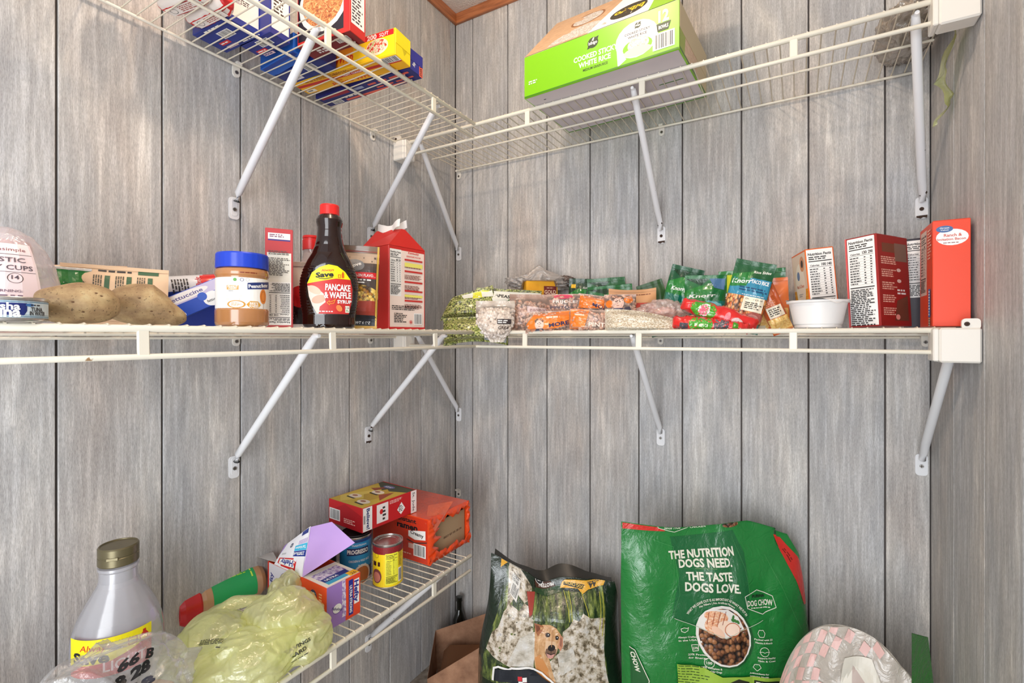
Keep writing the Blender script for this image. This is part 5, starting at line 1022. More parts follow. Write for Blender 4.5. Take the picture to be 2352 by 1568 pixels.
b = M(); b.lathe([(44*s, 0), (46*s, 1*s), (46*s, 7*s), (48*s, 9*s), (56*s, 50*s), (57.5*s, 56*s), (62*s, 57*s), (63*s, 60*s), (62*s, 62*s), (57*s, 62*s), (55*s, 54*s), (46*s, 10*s), (10*s, 8*s)], BOWL, 56, cap=False); b.build('bowl_body', r)
b = M(); b.grid(lambda u, v: Vector((v*64*s*(1+.03*math.sin(u*3))*math.cos(u), v*64*s*(1+.03*math.sin(u*3))*math.sin(u), 63*s+2.2*s*math.sin(u*4+1)*v*v-(9*s*max(0, math.cos(u+1.05))**24 if v > .9 else 0))), 56, 8, C(238, 236, 234, .4), (0, 2*PI), (0.02, 1), closeu=True); b.build('paper_lid', r)
p0 = on_y(2020, 750, -.215); s = mpp(p0); w, h, d = .062, .192, .118
carton('potato_box', 'red box with a tall white facts panel, between the bowl and the dark box', 'box', (1.302, -.205, D2+.002), w, d, h, -.58, C(156, 36, 34), None,
       {'front': lambda p: (p.rect(0, 0, w*.86, h*.97, WHITE), p.facts(0, .12*h, w*.84, h*.74, '130', '290', rows=11), p.dashes(0, -.36*h, w*.8, h*.26, 12, INK, 21), p.rect(-w*.46, 0, w*.05, h, C(214, 90, 90))),
        'right': lambda p: (p.rect(-d*.1, .36*h, d*.5, h*.1, C(120, 70, 50)), p.rect(d*.25, .32*h, d*.4, h*.2, C(130, 100, 86)), *[p.dashes(-d*.15, (.22-i*.14)*h, d*.5, h*.09, 4, C(236, 190, 170), 3+i) for i in range(5)], *[p.ell(d*.15, (.12-i*.12)*h, d*.07, h*.02, C(230, 200, 190)) for i in range(2)], p.poly([(-d*.05, -.44*h), (d*.4, -.44*h), (d*.4, -.16*h), (d*.05, -.22*h)], C(110, 66, 50)), p.dashes(d*.22, -.12*h, d*.3, h*.07, 2, WHITE, 9), p.ell(d*.05, -.40*h, d*.07, h*.03, C(236, 160, 150)))}, roll=-.05)
p0 = on_y(2098, 752, -.075); s = mpp(p0); w, h = 60*s, 196*s
carton('dark_box', 'dark box with a white facts strip in the gap between the two red boxes', 'box', (1.386, -.110, D2+.001), .056, .05, h, -.06, C(34, 26, 40), None, {'front': lambda p: (p.facts(0, .16*h, .054, h*.64, '120', '180', rows=10),)}, roll=-.03)
OR = C(226, 72, 44, .4); w, d, h = .055, .110, .202
carton('ranch_box', 'orange red ranch and bacon box at the right end of the middle shelf', 'box', (1.3985, -.244, D2+.001), w, d, h, rad(0), OR, {'left': C(222, 74, 44, .4)},
       {'front': lambda p: (p.ell(.001, .068, .0235, .0155, WHITE), p.ell(-.010, .084, .0125, .0065, C(70, 104, 156)), p.text('Great', -.010, .0862, .0024, WHITE, .014, bold=.02), p.text('Value', -.010, .0822, .0022, WHITE, .012, bold=.02), p.text('Ranch &', .002, .072, .0055, C(196, 70, 50), .026), p.text('Imitation Bacon', 0, .0645, .0045, C(196, 70, 50), .041), p.dashes(0, .0575, .024, .0028, 1, C(140, 90, 90), 3)),
        'left': lambda p: (p.rect(-.02, .028, .052, .13, C(216, 196, 184)), p.facts(-.02, .028, .05, .125, '310', None, rows=9, plate=False), p.dashes(.035, .06, .03, .06, 10, C(240, 190, 170), 5), p.rect(.034, -.055, .016, .055, C(60, 110, 180)), p.dashes(.034, -.055, .012, .05, 9, WHITE, 6), p.rect(.034, -.092, .014, .016, C(206, 180, 160)), p.dashes(.034, -.092, .012, .014, 3, INK, 4))}, flaps=('top',))
# ------------------------------------------------------------------ low left shelf
# --- jug
r = empty('plastic_jug', (.092, -1.120, D3), rad(52)); tag(r, 'frosted plastic jug with a bronze cap and yellow label against the left wall', 'jug'); q = .00079
JUG = film('frosted_jug', (214, 214, 220), .3, .40, .2); BRZ = C(112, 104, 78, .32, .6)
jp = [(74, 0), (82, 4), (85, 14), (85, 116), (84, 142), (80, 164), (72, 188), (60, 214), (47, 238), (39, 254), (36, 264), (35, 286), (38, 290), (38, 296), (32, 298), (32, 302)]
b = M(); pf = [((a+(c-a)*k/4)*q, (z+(e-z)*k/4)*q) for (a, z), (c, e) in zip(jp[:-1], jp[1:]) for k in range(4)]+[(32*q, 302*q)]
b.lathe(pf, JUG, 72, ripple=lambda a, z: .010*(abs(math.sin(a*8))**8) if 165*q < z < 250*q else 0); b.build('jug_body', r)
b = M(); b.lathe([(37*q, 300*q), (38*q, 302*q), (38*q, 318*q), (37*q, 319*q), (37*q, 321*q), (38*q, 322*q), (38*q, 338*q), (36*q, 341*q), (34*q, 341*q), (33*q, 339*q), (5*q, 339*q)], BRZ, 48); b.box((-.009, -38.6*q, 316*q), (.009, -36*q, 324*q), BRZ, .001); b.build('cap', r)
b = M(); P_ = Pr(b, around(85.4*q, 0, .0004), (.008, 0)); z0 = 130*q
P_.poly([(-.058, z0-.030), (.070, z0-.030), (.070, z0+.034), (-.058, z0+.034)], C(200, 40, 52)); P_.poly([(-.058, z0-.012), (.010, z0-.005), (.040, z0+.004), (.070, z0+.014), (.070, z0+.034), (-.058, z0+.034)], C(240, 226, 24))
P_.text('Always', -.012, z0+.020, .010, C(206, 50, 26), .046, shear=.2, bold=.01); P_.text('Save', -.020, z0+.003, .017, BLACK, .058, bold=.04); P_.text('LIGHT', .030, z0-.014, .016, C(240, 214, 220), .060, bold=.02)
P_.line([(.034, z0+.012), (.046, z0+.012), (.046, z0+.022), (.034, z0+.022)], .0013, C(200, 60, 30), True); P_.poly([(.050, z0+.012), (.064, z0+.012), (.064, z0+.019), (.060, z0+.024), (.060, z0+.028), (.055, z0+.028), (.055, z0+.024), (.050, z0+.019)], C(196, 40, 30)); P_.rect(.057, z0+.015, .009, .005, C(240, 226, 24))
b.build('jug_label', r)
# --- lying jar
a0 = on_z(412, 1398, D3+.0405); a1 = on_z(578, 1334, D3+.0405); ax_ = (a1-a0); L = ax_.length+.02; R = .0405
r = empty('seasoning_jar', a0, math.atan2(ax_.y, ax_.x)); tag(r, 'jar with a red cap and green label lying on its side by the wall', 'jar')
X = lambda f: Matrix.Rotation(PI/2, 4, 'Y') @ Vector(f)
def lay(mb, prof, mat, n=40):
    k = M(); k.lathe(prof, mat, n); vs = [Matrix.Rotation(PI/2, 4, 'Y') @ v for v in k.v]; base = len(mb.v); mb.v.extend(vs)
    for f, mi, u, s_ in zip(k.f, k.mi, k.uv, k.sm): mb.f.append(tuple(base+i for i in f)); mb.mi.append(mb.idx(k.mats[mi])); mb.uv.append(u); mb.sm.append(s_)
b = M(); lay(b, [(R*.8, .028), (R*.92, .032), (R, .042), (R, L-.022), (R*.96, L-.010), (R*.82, L), (R*.3, L)], C(186, 144, 106, .18, coat=.6)); b.build('jar_body', r)
b = M(); lay(b, [(R*.72, -.012), (R*.95, -.010), (R*1.04, .0), (R*1.04, .030), (R*.95, .034)], C(206, 28, 40, .28, coat=.3), 48); b.build('cap', r)
b = M(); P_ = Pr(b, lambda x, y, l: Vector((x, (R+.0006+l)*math.sin(y/R), (R+.0006+l)*math.cos(y/R))), (0, .004))   # y from top (0) towards the viewer's side (negative)
l0, l1 = .055, L-.024; m = (l0+l1)/2; P_.rect(m, -.010, l1-l0, .14, C(34, 160, 90)); P_.rect(m, .024, l1-l0, .045, C(170, 44, 66)); P_.rect(m-.02, .010, .045, .012, C(232, 214, 214)); P_.dashes(m-.02, .010, .042, .008, 1, INK, 4, .8); P_.dashes(m+.004, -.014, .07, .014, 3, C(180, 220, 60), 6); P_.dashes(l1-.008, -.020, .03, .006, 1, C(200, 230, 80), 5, rot=PI/2)
b.build('jar_label', r)
# --- trash bag box with torn flaps
PUR = C(158, 122, 196, .4); LAV = blotch('lavender_photo', .010, [(.3, (96, 66, 140)), (.45, (166, 140, 200)), (.55, (232, 226, 238)), (.7, (200, 180, 222))])
HO = C(226, 72, 38, .4); w, d, h = .232, .090, .094; rz = rad(-3)
r = empty('trash_bag_box', (.150, -.757, D3), rz); tag(r, 'purple and orange trash bag box with its lid torn open', 'box')
b = M()
for nm, bx in (('front', ((-w/2, -d/2, 0), (w/2, -d/2+.0012, h))), ('back', ((-w/2, d/2-.0012, 0), (w/2, d/2, h))), ('right', ((w/2-.0012, -d/2+.0012, 0), (w/2, d/2-.0012, h))), ('left', ((-w/2, -d/2+.0012, 0), (-w/2+.0012, d/2-.0012, h))), ('bottom', ((-w/2+.0012, -d/2+.0012, 0), (w/2-.0012, d/2-.0012, .0012)))): b.box(bx[0], bx[1], HO, .0003)
b.box((w*.10, -d/2+.0012, h-.0012), (w/2, d/2, h), C(236, 226, 236), .0003)
p = Pr(b, face_patch(w, d, h, 'right'))
p.poly([(-.045, -.047), (.004, -.047), (.004, .047), (-.045, .047)], PUR); p.rect(.0005, .006, .012, .082, LAV); p.poly([(.006, -.047), (.0445, -.047), (.0445, .047), (.004, .047)], HO)
p.rect(.0185, 0, .0125, .080, C(36, 46, 140)); p.text('ULTRA STRONG', .0185, -.004, .0064, WHITE, .062, rot=-PI/2, bold=.035); p.rect(.0345, .008, .014, .056, WHITE); p.text('Hefty', .034, .008, .0115, C(36, 46, 140), .050, rot=-PI/2, bold=.04, shear=.1)
p.ell(-.018, -.010, .0125, .011, C(120, 90, 170)); p.ell(-.018, -.009, .0115, .010, WHITE); p.text('Fabuloso', -.018, -.010, .0055, C(50, 40, 110), .030, rot=-.45, shear=.2, bold=.03)
p = Pr(b, face_patch(w, d, h, 'front'))
p.poly([(-w/2+.002, -.046), (-.02, -.046), (.02, .046), (-w/2+.002, .046)], C(226, 220, 232)); p.ell(-.03, .018, .034, .022, C(110, 90, 160)); p.ell(-.045, .0, .03, .02, C(130, 110, 180)); p.text('Hefty', -.100, .0, .013, C(50, 60, 140), .05, rot=PI/2, bold=.03); p.line([(-w/2+.004, -.046), (-w/2+.004, .046)], .004, RED); p.ell(.068, .018, .012, .013, C(40, 60, 120)); p.dashes(.068, .018, .016, .016, 4, WHITE, 4); p.dashes(.095, .005, .014, .05, 8, C(246, 190, 160), 5); p.rect(.09, -.04, .05, .010, C(240, 196, 40))
p = Pr(b, lambda x, y, l: Vector((x, y, h+.0003+l))); p.poly([(w*.12, -.044), (w*.49, -.044), (w*.49, .044), (w*.12, .044)], C(236, 228, 214)); p.rect(w*.26, .0, .04, .07, LAV); p.rect(w*.36, -.0, .018, .066, C(30, 50, 130)); p.rect(w*.43, .002, .014, .07, C(60, 160, 200)); p.text('ULTRA', w*.36, -.01, .008, WHITE, .034, rot=PI/2, bold=.03); p.poly([(w*.40, .02), (w*.49, .02), (w*.49, .044), (w*.40, .044)], C(240, 180, 30)); p.text('26', w*.455, .033, .009, INK, .014, rot=PI/2)
b.build('box_body', r)
inv = pose((.150, -.757, D3), rz).inverted()
Lc = lambda p: inv @ p
hl, hr = Vector((-.088, -d/2, h)), Vector((w*.11, -d/2, h))
ct = Lc(on_y(708, 1212, -.760)); cl = Lc(on_y(655, 1252, -.778)); rt = Lc(on_y(815, 1246, -.735)); tt = Lc(on_y(762, 1198, -.740)); 
def flap_a(p):
    p.rect(.5, .5, .98, .98, C(234, 232, 238)); p.rect(.42, .20, .66, .30, RED); p.rect(.42, .21, .56, .20, WHITE); p.text('Hefty', .42, .21, .15, C(30, 46, 140), .46, rot=PI, bold=.03)
    p.rect(.80, .46, .40, .13, C(30, 50, 140)); p.text('ULTRA STRONG', .78, .46, .07, WHITE, .36, rot=PI, bold=.03); p.rect(.80, .60, .40, .14, C(60, 180, 220)); p.text('Tall Kitchen', .80, .60, .06, WHITE, .34, rot=PI); p.rect(.84, .73, .3, .10, LAV); p.ell(.42, .74, .06, .07, C(70, 80, 110)); p.dashes(.42, .74, .09, .06, 3, WHITE, 4); p.dashes(.25, .50, .22, .06, 3, GREY, 5); p.poly([(.02, .5), (.14, .98), (.02, .98)], PUR); p.rect(.85, .93, .24, .10, C(50, 60, 130))
sheet('torn_flap', r, (hl, hr, ct+(ct-cl)*.1, cl), C(234, 232, 238, .4), prints=flap_a, bulge=.004)
sheet('torn_flap', r, (hr+Vector((.001, 0, .0006)), rt, tt, ct+Vector((0, 0, .001))), C(184, 150, 212, .3, coat=.3), bulge=-.006, nu=10, nv=10)
sheet('torn_flap', r, (Lc(on_y(592, 1278, -.800)), Lc(on_y(640, 1292, -.790)), Lc(on_y(628, 1268, -.770)), Lc(on_y(588, 1270, -.780))), C(176, 172, 170, .6), bulge=.003)
b = M(); b.box((-w/2+.002, -d/2+.002, .002), (w*.1, d/2-.002, h*.62), C(30, 30, 36, .4), .006); b.build('bag_roll', r)
# --- cans
def can(label, c, R, H, prints, z0=0, dark=False, mat=CANM, cat='can'):
    r = empty('food_can', (c.x, c.y, D3), facing(c)); tag(r, label, cat)
    b = M(); m = C(40, 38, 40, .3, .6) if dark else mat
    pf = [(R*.93, .001), (R*.99, .0), (R, .0015), (R, .003), (R*.972, .0045)]
    z = .0045
    while z < H-.006: pf.append((R*.972, z)); z += .01
    pf += [(R*.972, H-.0045), (R, H-.003), (R, H-.0008), (R*.985, H), (R*.95, H), (R*.935, H-.0035), (R*.80, H-.0035), (R*.79, H-.0024), (R*.62, H-.0024), (R*.61, H-.0032), (R*.2, H-.0030)]
    b.lathe(pf, m, 56); b.build('can_body', r)
    b = M(); P_ = Pr(b, around(R*.974, H/2), (.006, 0)); P_.rect(0, 0, R*6.0, H-.011, C(60, 60, 66)); prints(P_, R, H); b.build('can_label', r)
    return r
c = on_z(817, 1322, D3)
def progresso(p, R, H):
    p.rect(0, 0, R*6.0, H-.011, C(36, 140, 196)); p.rect(0, -H*.32, R*6, H*.26, C(24, 50, 96)); p.rect(0, H*.42, R*6, H*.06, C(24, 60, 120)); p.text('TRADITIONAL', .010, H*.33, .0045, WHITE, .04, bold=.01); p.rect(.006, H*.19, .058, H*.16, C(26, 44, 92)); p.text('PROGRESSO', .006, H*.19, .0105, WHITE, .056, bold=.035); p.text('CHICKEN & WILD RICE', .010, -.002, .0055, WHITE, .056, bold=.015); p.dashes(.018, -.016, .024, .010, 2, C(190, 220, 240), 4)
    p.ell(.018, -H*.33, .024, .026, C(226, 214, 200)); p.ell(.018, -H*.34, .019, .022, C(184, 110, 60))
r = can('blue soup can half hidden behind the torn trash bag box', c, .0415, .117, progresso)
b = M(); b.lathe([(.036, .1172), (.0385, .119), (.037, .1215), (.034, .120), (.010, .1195)], C(36, 34, 38, .3, .5), 40); b.build('dark_lid', r)
c = on_z(891, 1335, D3)
def yellowcan(p, R, H):
    p.rect(0, -H*.08, R*6.0, H*.80, C(246, 214, 24)); p.rect(0, H*.36, R*6, H*.16, C(150, 34, 40)); p.dashes(.0, H*.36, R*4, H*.13, 7, C(110, 24, 30), 3, .5, False)
    p.rect(.010, -H*.06, .034, H*.72, C(240, 236, 60)); p.facts(.010, -H*.05, .033, H*.70, '90', None, rows=9, plate=False); p.dashes(.034, .016, .012, H*.36, 16, INK, 6, .4); p.bars(.033, -.026, .010, .030); p.ell(-.030, -H*.22, .014, .018, C(120, 60, 60)); p.ell(-.030, -H*.24, .011, .013, C(196, 120, 100)); p.dashes(-.030, H*.06, .024, .012, 1, C(60, 20, 20), 4, .9); p.ring(-.030, H*.25, .006, .006, .0006, INK)
can('yellow labelled can with a maroon band standing on the low shelf wires', c, .0390, .111, yellowcan)
can('black can against the wall behind the trash bag box', Vector((.062, -.662, 0)), .036, .125, lambda p, R, H: p.rect(0, 0, R*6, H-.011, C(40, 38, 42)), dark=True)
# --- ramen carton
ORF = C(232, 74, 26, .22, coat=.8); w, d, h = .222, .190, .128; FILM2 = film('orange_clear_film', (244, 120, 80), .5, .55, .14, .01)
r = empty('noodle_carton', (.146, -.364, D3), rad(-1)); tag(r, 'orange film wrapped noodle carton torn open at the corner end of the low shelf', 'box')
b = M(); e = .002
b.box((-w/2, -d/2, 0), (w/2, -d/2+e, h), ORF, .0005); b.box((-w/2, d/2-e, 0), (w/2, d/2, h), ORF, .0005); b.box((-w/2, -d/2+e, 0), (-w/2+e, d/2-e, h), ORF, .0005); b.box((-w/2+e, -d/2+e, 0), (w/2, d/2-e, e), CARD, .0005); b.box((-w/2+e, -d/2+e, h-e), (w/2-.004, d/2-e, h), ORF, .0005)
p = Pr(b, face_patch(w, d, h, 'front')); p.rect(0, .0, w*.97, h*.96, C(206, 56, 30, .25, coat=.7)); p.text('Instant', .03, .050, .012, BLACK, .07, bold=.03); p.text('ramen', .03, .032, .016, BLACK, .08, bold=.04); p.poly([(.035, .02), (.10, .03), (.10, .004), (.06, -.002), (.035, .004)], WHITE); p.text('Creamy', .068, .016, .010, INK, .05, rot=-.1, bold=.03); p.line([(.03, -.006), (.06, -.012), (.104, -.002)], .003, INK); p.rect(.055, -.022, .04, .014, C(226, 180, 170)); p.bars(.078, -.030, .040, .030); p.dashes(.03, -.046, .04, .006, 1, C(246, 200, 180), 4)
b.build('carton_shell', r)
b = M(); b.box((w/2-.016, -d/2+.006, .003), (w/2-.013, d/2-.006, h*.80), CARD, .0006); p = Pr(b, lambda x, y, l: Vector((w/2-.0128+l, x, h*.4+y))); p.text('BEST BY 05 28 24', .03, -.004, .006, C(90, 60, 40), .085, rot=.03); b.build('inner_tray', r)
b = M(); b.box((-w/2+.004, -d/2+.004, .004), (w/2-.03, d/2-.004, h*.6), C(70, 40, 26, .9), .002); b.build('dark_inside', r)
def torn(name, side, seed, mat):
    R_ = random.Random(seed); pts = []
    n = 14
    def edge(t):       # along the opening's border
        return {'near': Vector((w/2+.001, -d/2-.001, h*t)), 'top': Vector((w/2-.002, -d/2+d*t, h+.001)), 'far': Vector((w/2+.001, d/2+.001, h*(1-t))), 'bottom': Vector((w/2+.001, -d/2+d*t, .001))}[side]
    inw = {'near': Vector((.010, 1, 0)), 'top': Vector((.10, 0, -1)), 'far': Vector((.010, -1, 0)), 'bottom': Vector((.16, 0, 1))}[side]
    dep = [R_.uniform(.35, 1.0) for _ in range(n+1)]
    base = {'near': .052, 'top': .028, 'far': .022, 'bottom': .036}[side]
    def f(u, v):
        i = min(n-1, int(u*n)); k = dep[i]+(dep[i+1]-dep[i])*(u*n-i)
        if side == 'near': k *= .45+.75*math.sin(PI*min(1, u*1.1))
        q = edge(u)+inw*(base*k*v); q.x += .007*math.sin(v*3.0)*(.6+.5*noise.noise(Vector((u*7, seed, 0))))+.003*noise.noise(Vector((u*18, v*5, seed)))
        return q
    b = M(); b.grid(f, 42, 6, mat); b.grid(lambda u, v: f(u, v)-Vector((.0006, 0, 0)), 42, 6, mat, flip=True); b.build(name, r)
torn('torn_film', 'near', 3, ORF); torn('torn_film', 'top', 5, ORF); torn('torn_film', 'far', 8, ORF); torn('torn_film', 'bottom', 11, ORF)
sheet('torn_film', r, (Vector((w/2-.01, -d/2-.002, h*.92)), Vector((w/2+.008, -d/2+.02, h*.72)), Vector((w/2-.002, d*.1, h+.020)), Vector((w/2-.05, -d*.2, h+.016))), FILM2, bulge=.010)
# --- cracker box on the cans
def bel_top(p):
    p.rect(0, 0, .140, .190, C(206, 176, 60)); p.poly([(-.07, .095), (.07, .095), (.07, .06), (.0, .03), (-.07, .075)], C(70, 74, 50)); p.poly([(-.07, -.06), (-.02, .04), (.02, -.02), (-.03, -.09)], C(222, 196, 90)); p.poly([(.0, .05), (.05, .02), (.03, -.06), (-.02, -.02)], C(196, 160, 50)); p.poly([(-.05, .03), (-.01, .07), (-.02, .02)], C(150, 70, 40)); p.poly([(.02, .0), (.06, -.03), (.04, .04)], C(160, 70, 40))
    for x, y in ((-.03, -.04), (.03, -.06), (.0, .015)): p.ell(x, y, .022, .014, C(236, 222, 204)); p.ell(x-.004, y+.002, .010, .006, C(170, 110, 80)); p.poly([(x-.02, y-.012), (x+.02, y-.014), (x+.016, y-.020), (x-.016, y-.018)], C(50, 40, 36))
    p.ell(-.01, .065, .022, .011, C(110, 110, 160)); p.dashes(-.01, .065, .03, .010, 2, WHITE, 4); p.rect(0, .0925, .140, .004, RED)
def bel_front(p):
    p.poly([(-.071, .0), (.0, .03), (.071, .01), (.071, -.032), (-.071, -.032)], C(176, 24, 34)); p.bars(-.045, -.006, .040, .026); p.dashes(.020, -.014, .05, .014, 3, C(240, 190, 180), 4)
def bel_right(p):
    p.rect(-.080, 0, .030, .062, WHITE); p.text('Believe!', -.078, 0, .010, NAVY, .055, rot=-PI/2, bold=.03); p.dashes(-.090, 0, .006, .04, 1, GREY, 3, rot=0); p.rect(-.030, .002, .040, .050, C(240, 230, 228)); p.ell(-.034, .006, .006, .007, RED); p.dashes(-.024, 0, .012, .04, 4, INK, 4); p.poly([(.022, -.006), (.038, .012), (.052, -.008), (.036, -.022)], WHITE); p.dashes(.037, -.005, .018, .018, 4, INK, 6); p.dashes(.02, .022, .05, .010, 3, C(240, 200, 190), 7); p.rect(.085, 0, .022, .064, C(240, 234, 230)); p.text('St. Jude', .085, .0, .009, INK, .055, rot=-PI/2, bold=.01)
carton('recipe_box', 'red and yellow box balanced on the noodle carton and soup can', 'box', (.104, -.520, D3+.1295), .144, .194, .064, rad(-4), C(196, 30, 36), None, {'top': bel_top, 'front': bel_front, 'right': bel_right}, flaps=('left',))
# --- crumpled yellow grocery bag
YB = film('yellow_grocery_plastic', (250, 252, 204), .25, .55, .16, .011, .55)
def billow(mb, c, axes, mat, seed, crease=.065, low=.18, sub=6):
    """a soft inflated fold of thin plastic with fine creases"""
    import bmesh
    o = Vector((seed*5.1, seed*2.3, seed*.7))
    def surf(d):
        q = d*1.25+o; w_ = Vector((noise.noise(q*1.3), noise.noise(q*1.3+Vector((7, 0, 0))), noise.noise(q*1.3+Vector((0, 7, 0)))))*.7
        k = 1+low*noise.noise(q)*1.6+crease*(1-abs(noise.noise(q*1.6+w_))*3.2)+crease*.22*(1-abs(noise.noise(q*3.7+w_*2))*3)
        p = Vector((d.x*axes[0], d.y*axes[1], d.z*axes[2]))*k+c
        return p
    bm = bmesh.new(); bmesh.ops.create_icosphere(bm, subdivisions=sub, radius=1)
    vs = [surf(v.co.normalized()) for v in bm.verts]; fs = [tuple(v.index for v in f.verts) for f in bm.faces]; bm.free()
    for v in vs:
        if v.z < .003: v.z = .003+(v.z-.003)*.05
    mb.mesh(vs, fs, mat, True); return surf
g0 = on_z(560, 1460, D3+.05); g0.z = D3
r = empty('grocery_bag', g0, 0); tag(r, 'crumpled translucent yellow grocery bag with black print on the low shelf', 'bag')
surfs = []
for k, (u, v, zc, a) in enumerate(((505, 1482, .044, (.070, .078, .052)), (655, 1425, .056, (.064, .070, .066)), (422, 1512, .036, (.042, .042, .038)), (590, 1500, .040, (.070, .092, .048)), (690, 1470, .036, (.052, .062, .040)), (655, 1368, .058, (.034, .040, .050)))):
    b = M(); surfs.append(billow(b, on_z(u, v, D3+zc)-g0, a, YB, 3+k*2)); b.build('bag_fold', r)
def on_billow(i, u, v, zc, t, k=1.0):
    c0 = on_z(u, v, D3+zc)-g0; cam_ = (Vector((CX, CY, EYE))-g0-c0).normalized(); x_ = Vector((math.cos(YAW), math.sin(YAW), 0)); y_ = cam_.cross(x_)*-1
    if y_.z < 0: y_ = -y_
    return lambda x, y, l: (lambda d: surfs[i](d)+d*(.0016+l*3))((cam_+x_*(x+t[0])+y_*(y+t[1])).normalized())
b = M(); p = Pr(b, on_billow(0, 505, 1482, .044, (-.1, .25)), .05, .0002); p.dashes(.05, .05, .9, .16, 4, C(40, 40, 34), 4, rot=.1); p.dashes(.25, -.16, .5, .07, 1, C(60, 60, 50), 6, rot=-.1); b.build('bag_print', r)
b = M(); p = Pr(b, on_billow(4, 690, 1470, .036, (.1, -.25)), .05, .0002); p.text('SAVINGS', -.05, .22, .17, C(34, 36, 30), .95, bold=.03, rot=.55); p.text('CARD', .0, -.06, .17, C(34, 36, 30), .6, bold=.03, rot=.5); p.dashes(.2, -.26, .8, .08, 1, C(40, 40, 34), 5, rot=.5); b.build('bag_print', r)
h0, h1_, h2_ = on_z(400, 1490, D3+.05)-g0, on_z(510, 1392, D3+.075)-g0, on_z(640, 1372, D3+.08)-g0
def hd(u, v):
    a = h0*(1-u)**2+h1_*2*u*(1-u)*1.0+h2_*u*u
    return a+Vector((0, 0, .028*math.sin(PI*u)))+Vector((v*.022, v*.010*math.sin(u*8), -abs(v)*.014+.007*noise.noise(Vector((u*6, v*2, 2)))))
b = M(); b.grid(hd, 40, 6, YB, (0, 1), (-1, 1)); b.grid(lambda u, v: hd(u, v)-Vector((0, 0, .0012)), 40, 6, YB, (0, 1), (-1, 1), flip=True); b.build('handle', r)
# --- clear bag with black print, bread inside
CB = film('clear_bread_bag', (240, 240, 240), .6, .13, .10, .008)
r = empty('bread_bag', (.250, -1.205, D3), 0); tag(r, 'clear bread bag with black printing at the lower left corner', 'bag')
b = M(); s = billow(b, Vector((0, 0, .078)), (.080, .128, .096), CB, 17, .10, .22, 7); b.build('clear_film', r)
b = M(); p = Pr(b, (lambda S_: (lambda x, y, l: (lambda d: S_(d)+d*(.002+l*3))((Vector((.62, .18, .76)).normalized()+Vector((.25, .95, -.2))*x+Vector((-.7, .3, .62))*y).normalized())))(s), .012, .0002); p.text('66 B', .05, .16, .12, BLACK, .40, bold=.05, rot=.35, shear=.3); p.text('8 28', .05, -.04, .14, BLACK, .42, bold=.06, rot=.5, shear=.2); p.text('80 8', .12, -.24, .13, C(26, 30, 46), .40, bold=.06, rot=.3); p.dashes(-.05, -.40, .4, .12, 2, BLACK, 7, rot=.4); b.build('bag_print', r)
for k, (c, a, col) in enumerate((((.0, .062, .052), (.034, .045, .032), (206, 178, 142)), ((.0, -.01, .045), (.038, .050, .026), (168, 146, 122)), ((-.01, -.078, .04), (.036, .038, .026), (120, 108, 100)), ((.030, -.06, .03), (.026, .04, .022), (196, 176, 150)))):
    b = M(); blob(b, a, blotch('bread_crust_%d' % k, .03, [(.3, tuple(int(x*.8) for x in col)), (.6, col), (.8, tuple(min(255, int(x*1.12)) for x in col))], kind='Object', coat=0, rough=.7), 30+k, .06, 1.5, 4); o = b.build('bread_roll', r); o.location = c
b = M(); billow(b, Vector((0, 0, .080)), (.080, .095, .098), film('crumpled_clear_film', (240, 240, 242), .7, .10, .08, .008), 23, .12, .25, 6); o = b.build('clear_bag', None, None, pose((.084, -1.405, D3))); tag(o, 'empty crumpled clear bag at the far lower left', 'bag')
b = M(); blob(b, (.026, .050, .014), film('white_lilac_bag', (230, 226, 240), .4, .7, .15, .012), 27, .22, 1.8, 5, -.0135); o = b.build('white_bag', None, None, pose((.288, -1.058, D3+.014))); tag(o, 'white plastic bag flattened under the front of the yellow bag', 'bag')
# ------------------------------------------------------------------ on the floor
GLOSS = .22
SPLASH = blotch('water_splash_photo', .020, [(.30, (30, 32, 28)), (.42, (120, 106, 84)), (.5, (196, 184, 164)), (.62, (226, 220, 212)), (.75, (110, 116, 128))], detail=9, rough=GLOSS, coat=.7)
FOREST = blotch('forest_photo', .030, [(.3, (14, 24, 16)), (.45, (40, 58, 34)), (.56, (96, 112, 56)), (.66, (150, 160, 84)), (.8, (210, 214, 190))], detail=9, rough=GLOSS, coat=.7, stretch=(2, .6, 1))
WATER = blotch('pale_spray_photo', .035, [(.3, (150, 140, 122)), (.5, (206, 200, 188)), (.7, (228, 228, 226))], detail=8, rough=GLOSS, coat=.7)
DOG = blotch('tan_fur_print', .018, [(.3, (176, 124, 78)), (.5, (206, 160, 112)), (.7, (226, 190, 150))], rough=GLOSS, coat=.7, stretch=(2, .7, 1))
BAGK = C(22, 40, 26, .2, coat=.8); AMB = C(226, 168, 50, .25, coat=.6)
p0 = on_y(1266, 1500, -.215); s = mpp(p0); hh = .492; wd_ = 352*s
def bk_out(u, v):
    top = max(0, (v-.72)/.28); n = noise.noise(Vector((u*3, v*4, 3)))*.006
    return (-u*wd_/2*.20*max(0, v-.2)/.8+.006*math.sin(v*9), top*top*(.040*(u < -.3)*(-u-.3)/.7*1.2-.022*math.exp(-((u+.12)/.2)**2)-.020*(u+1)/2)+n)
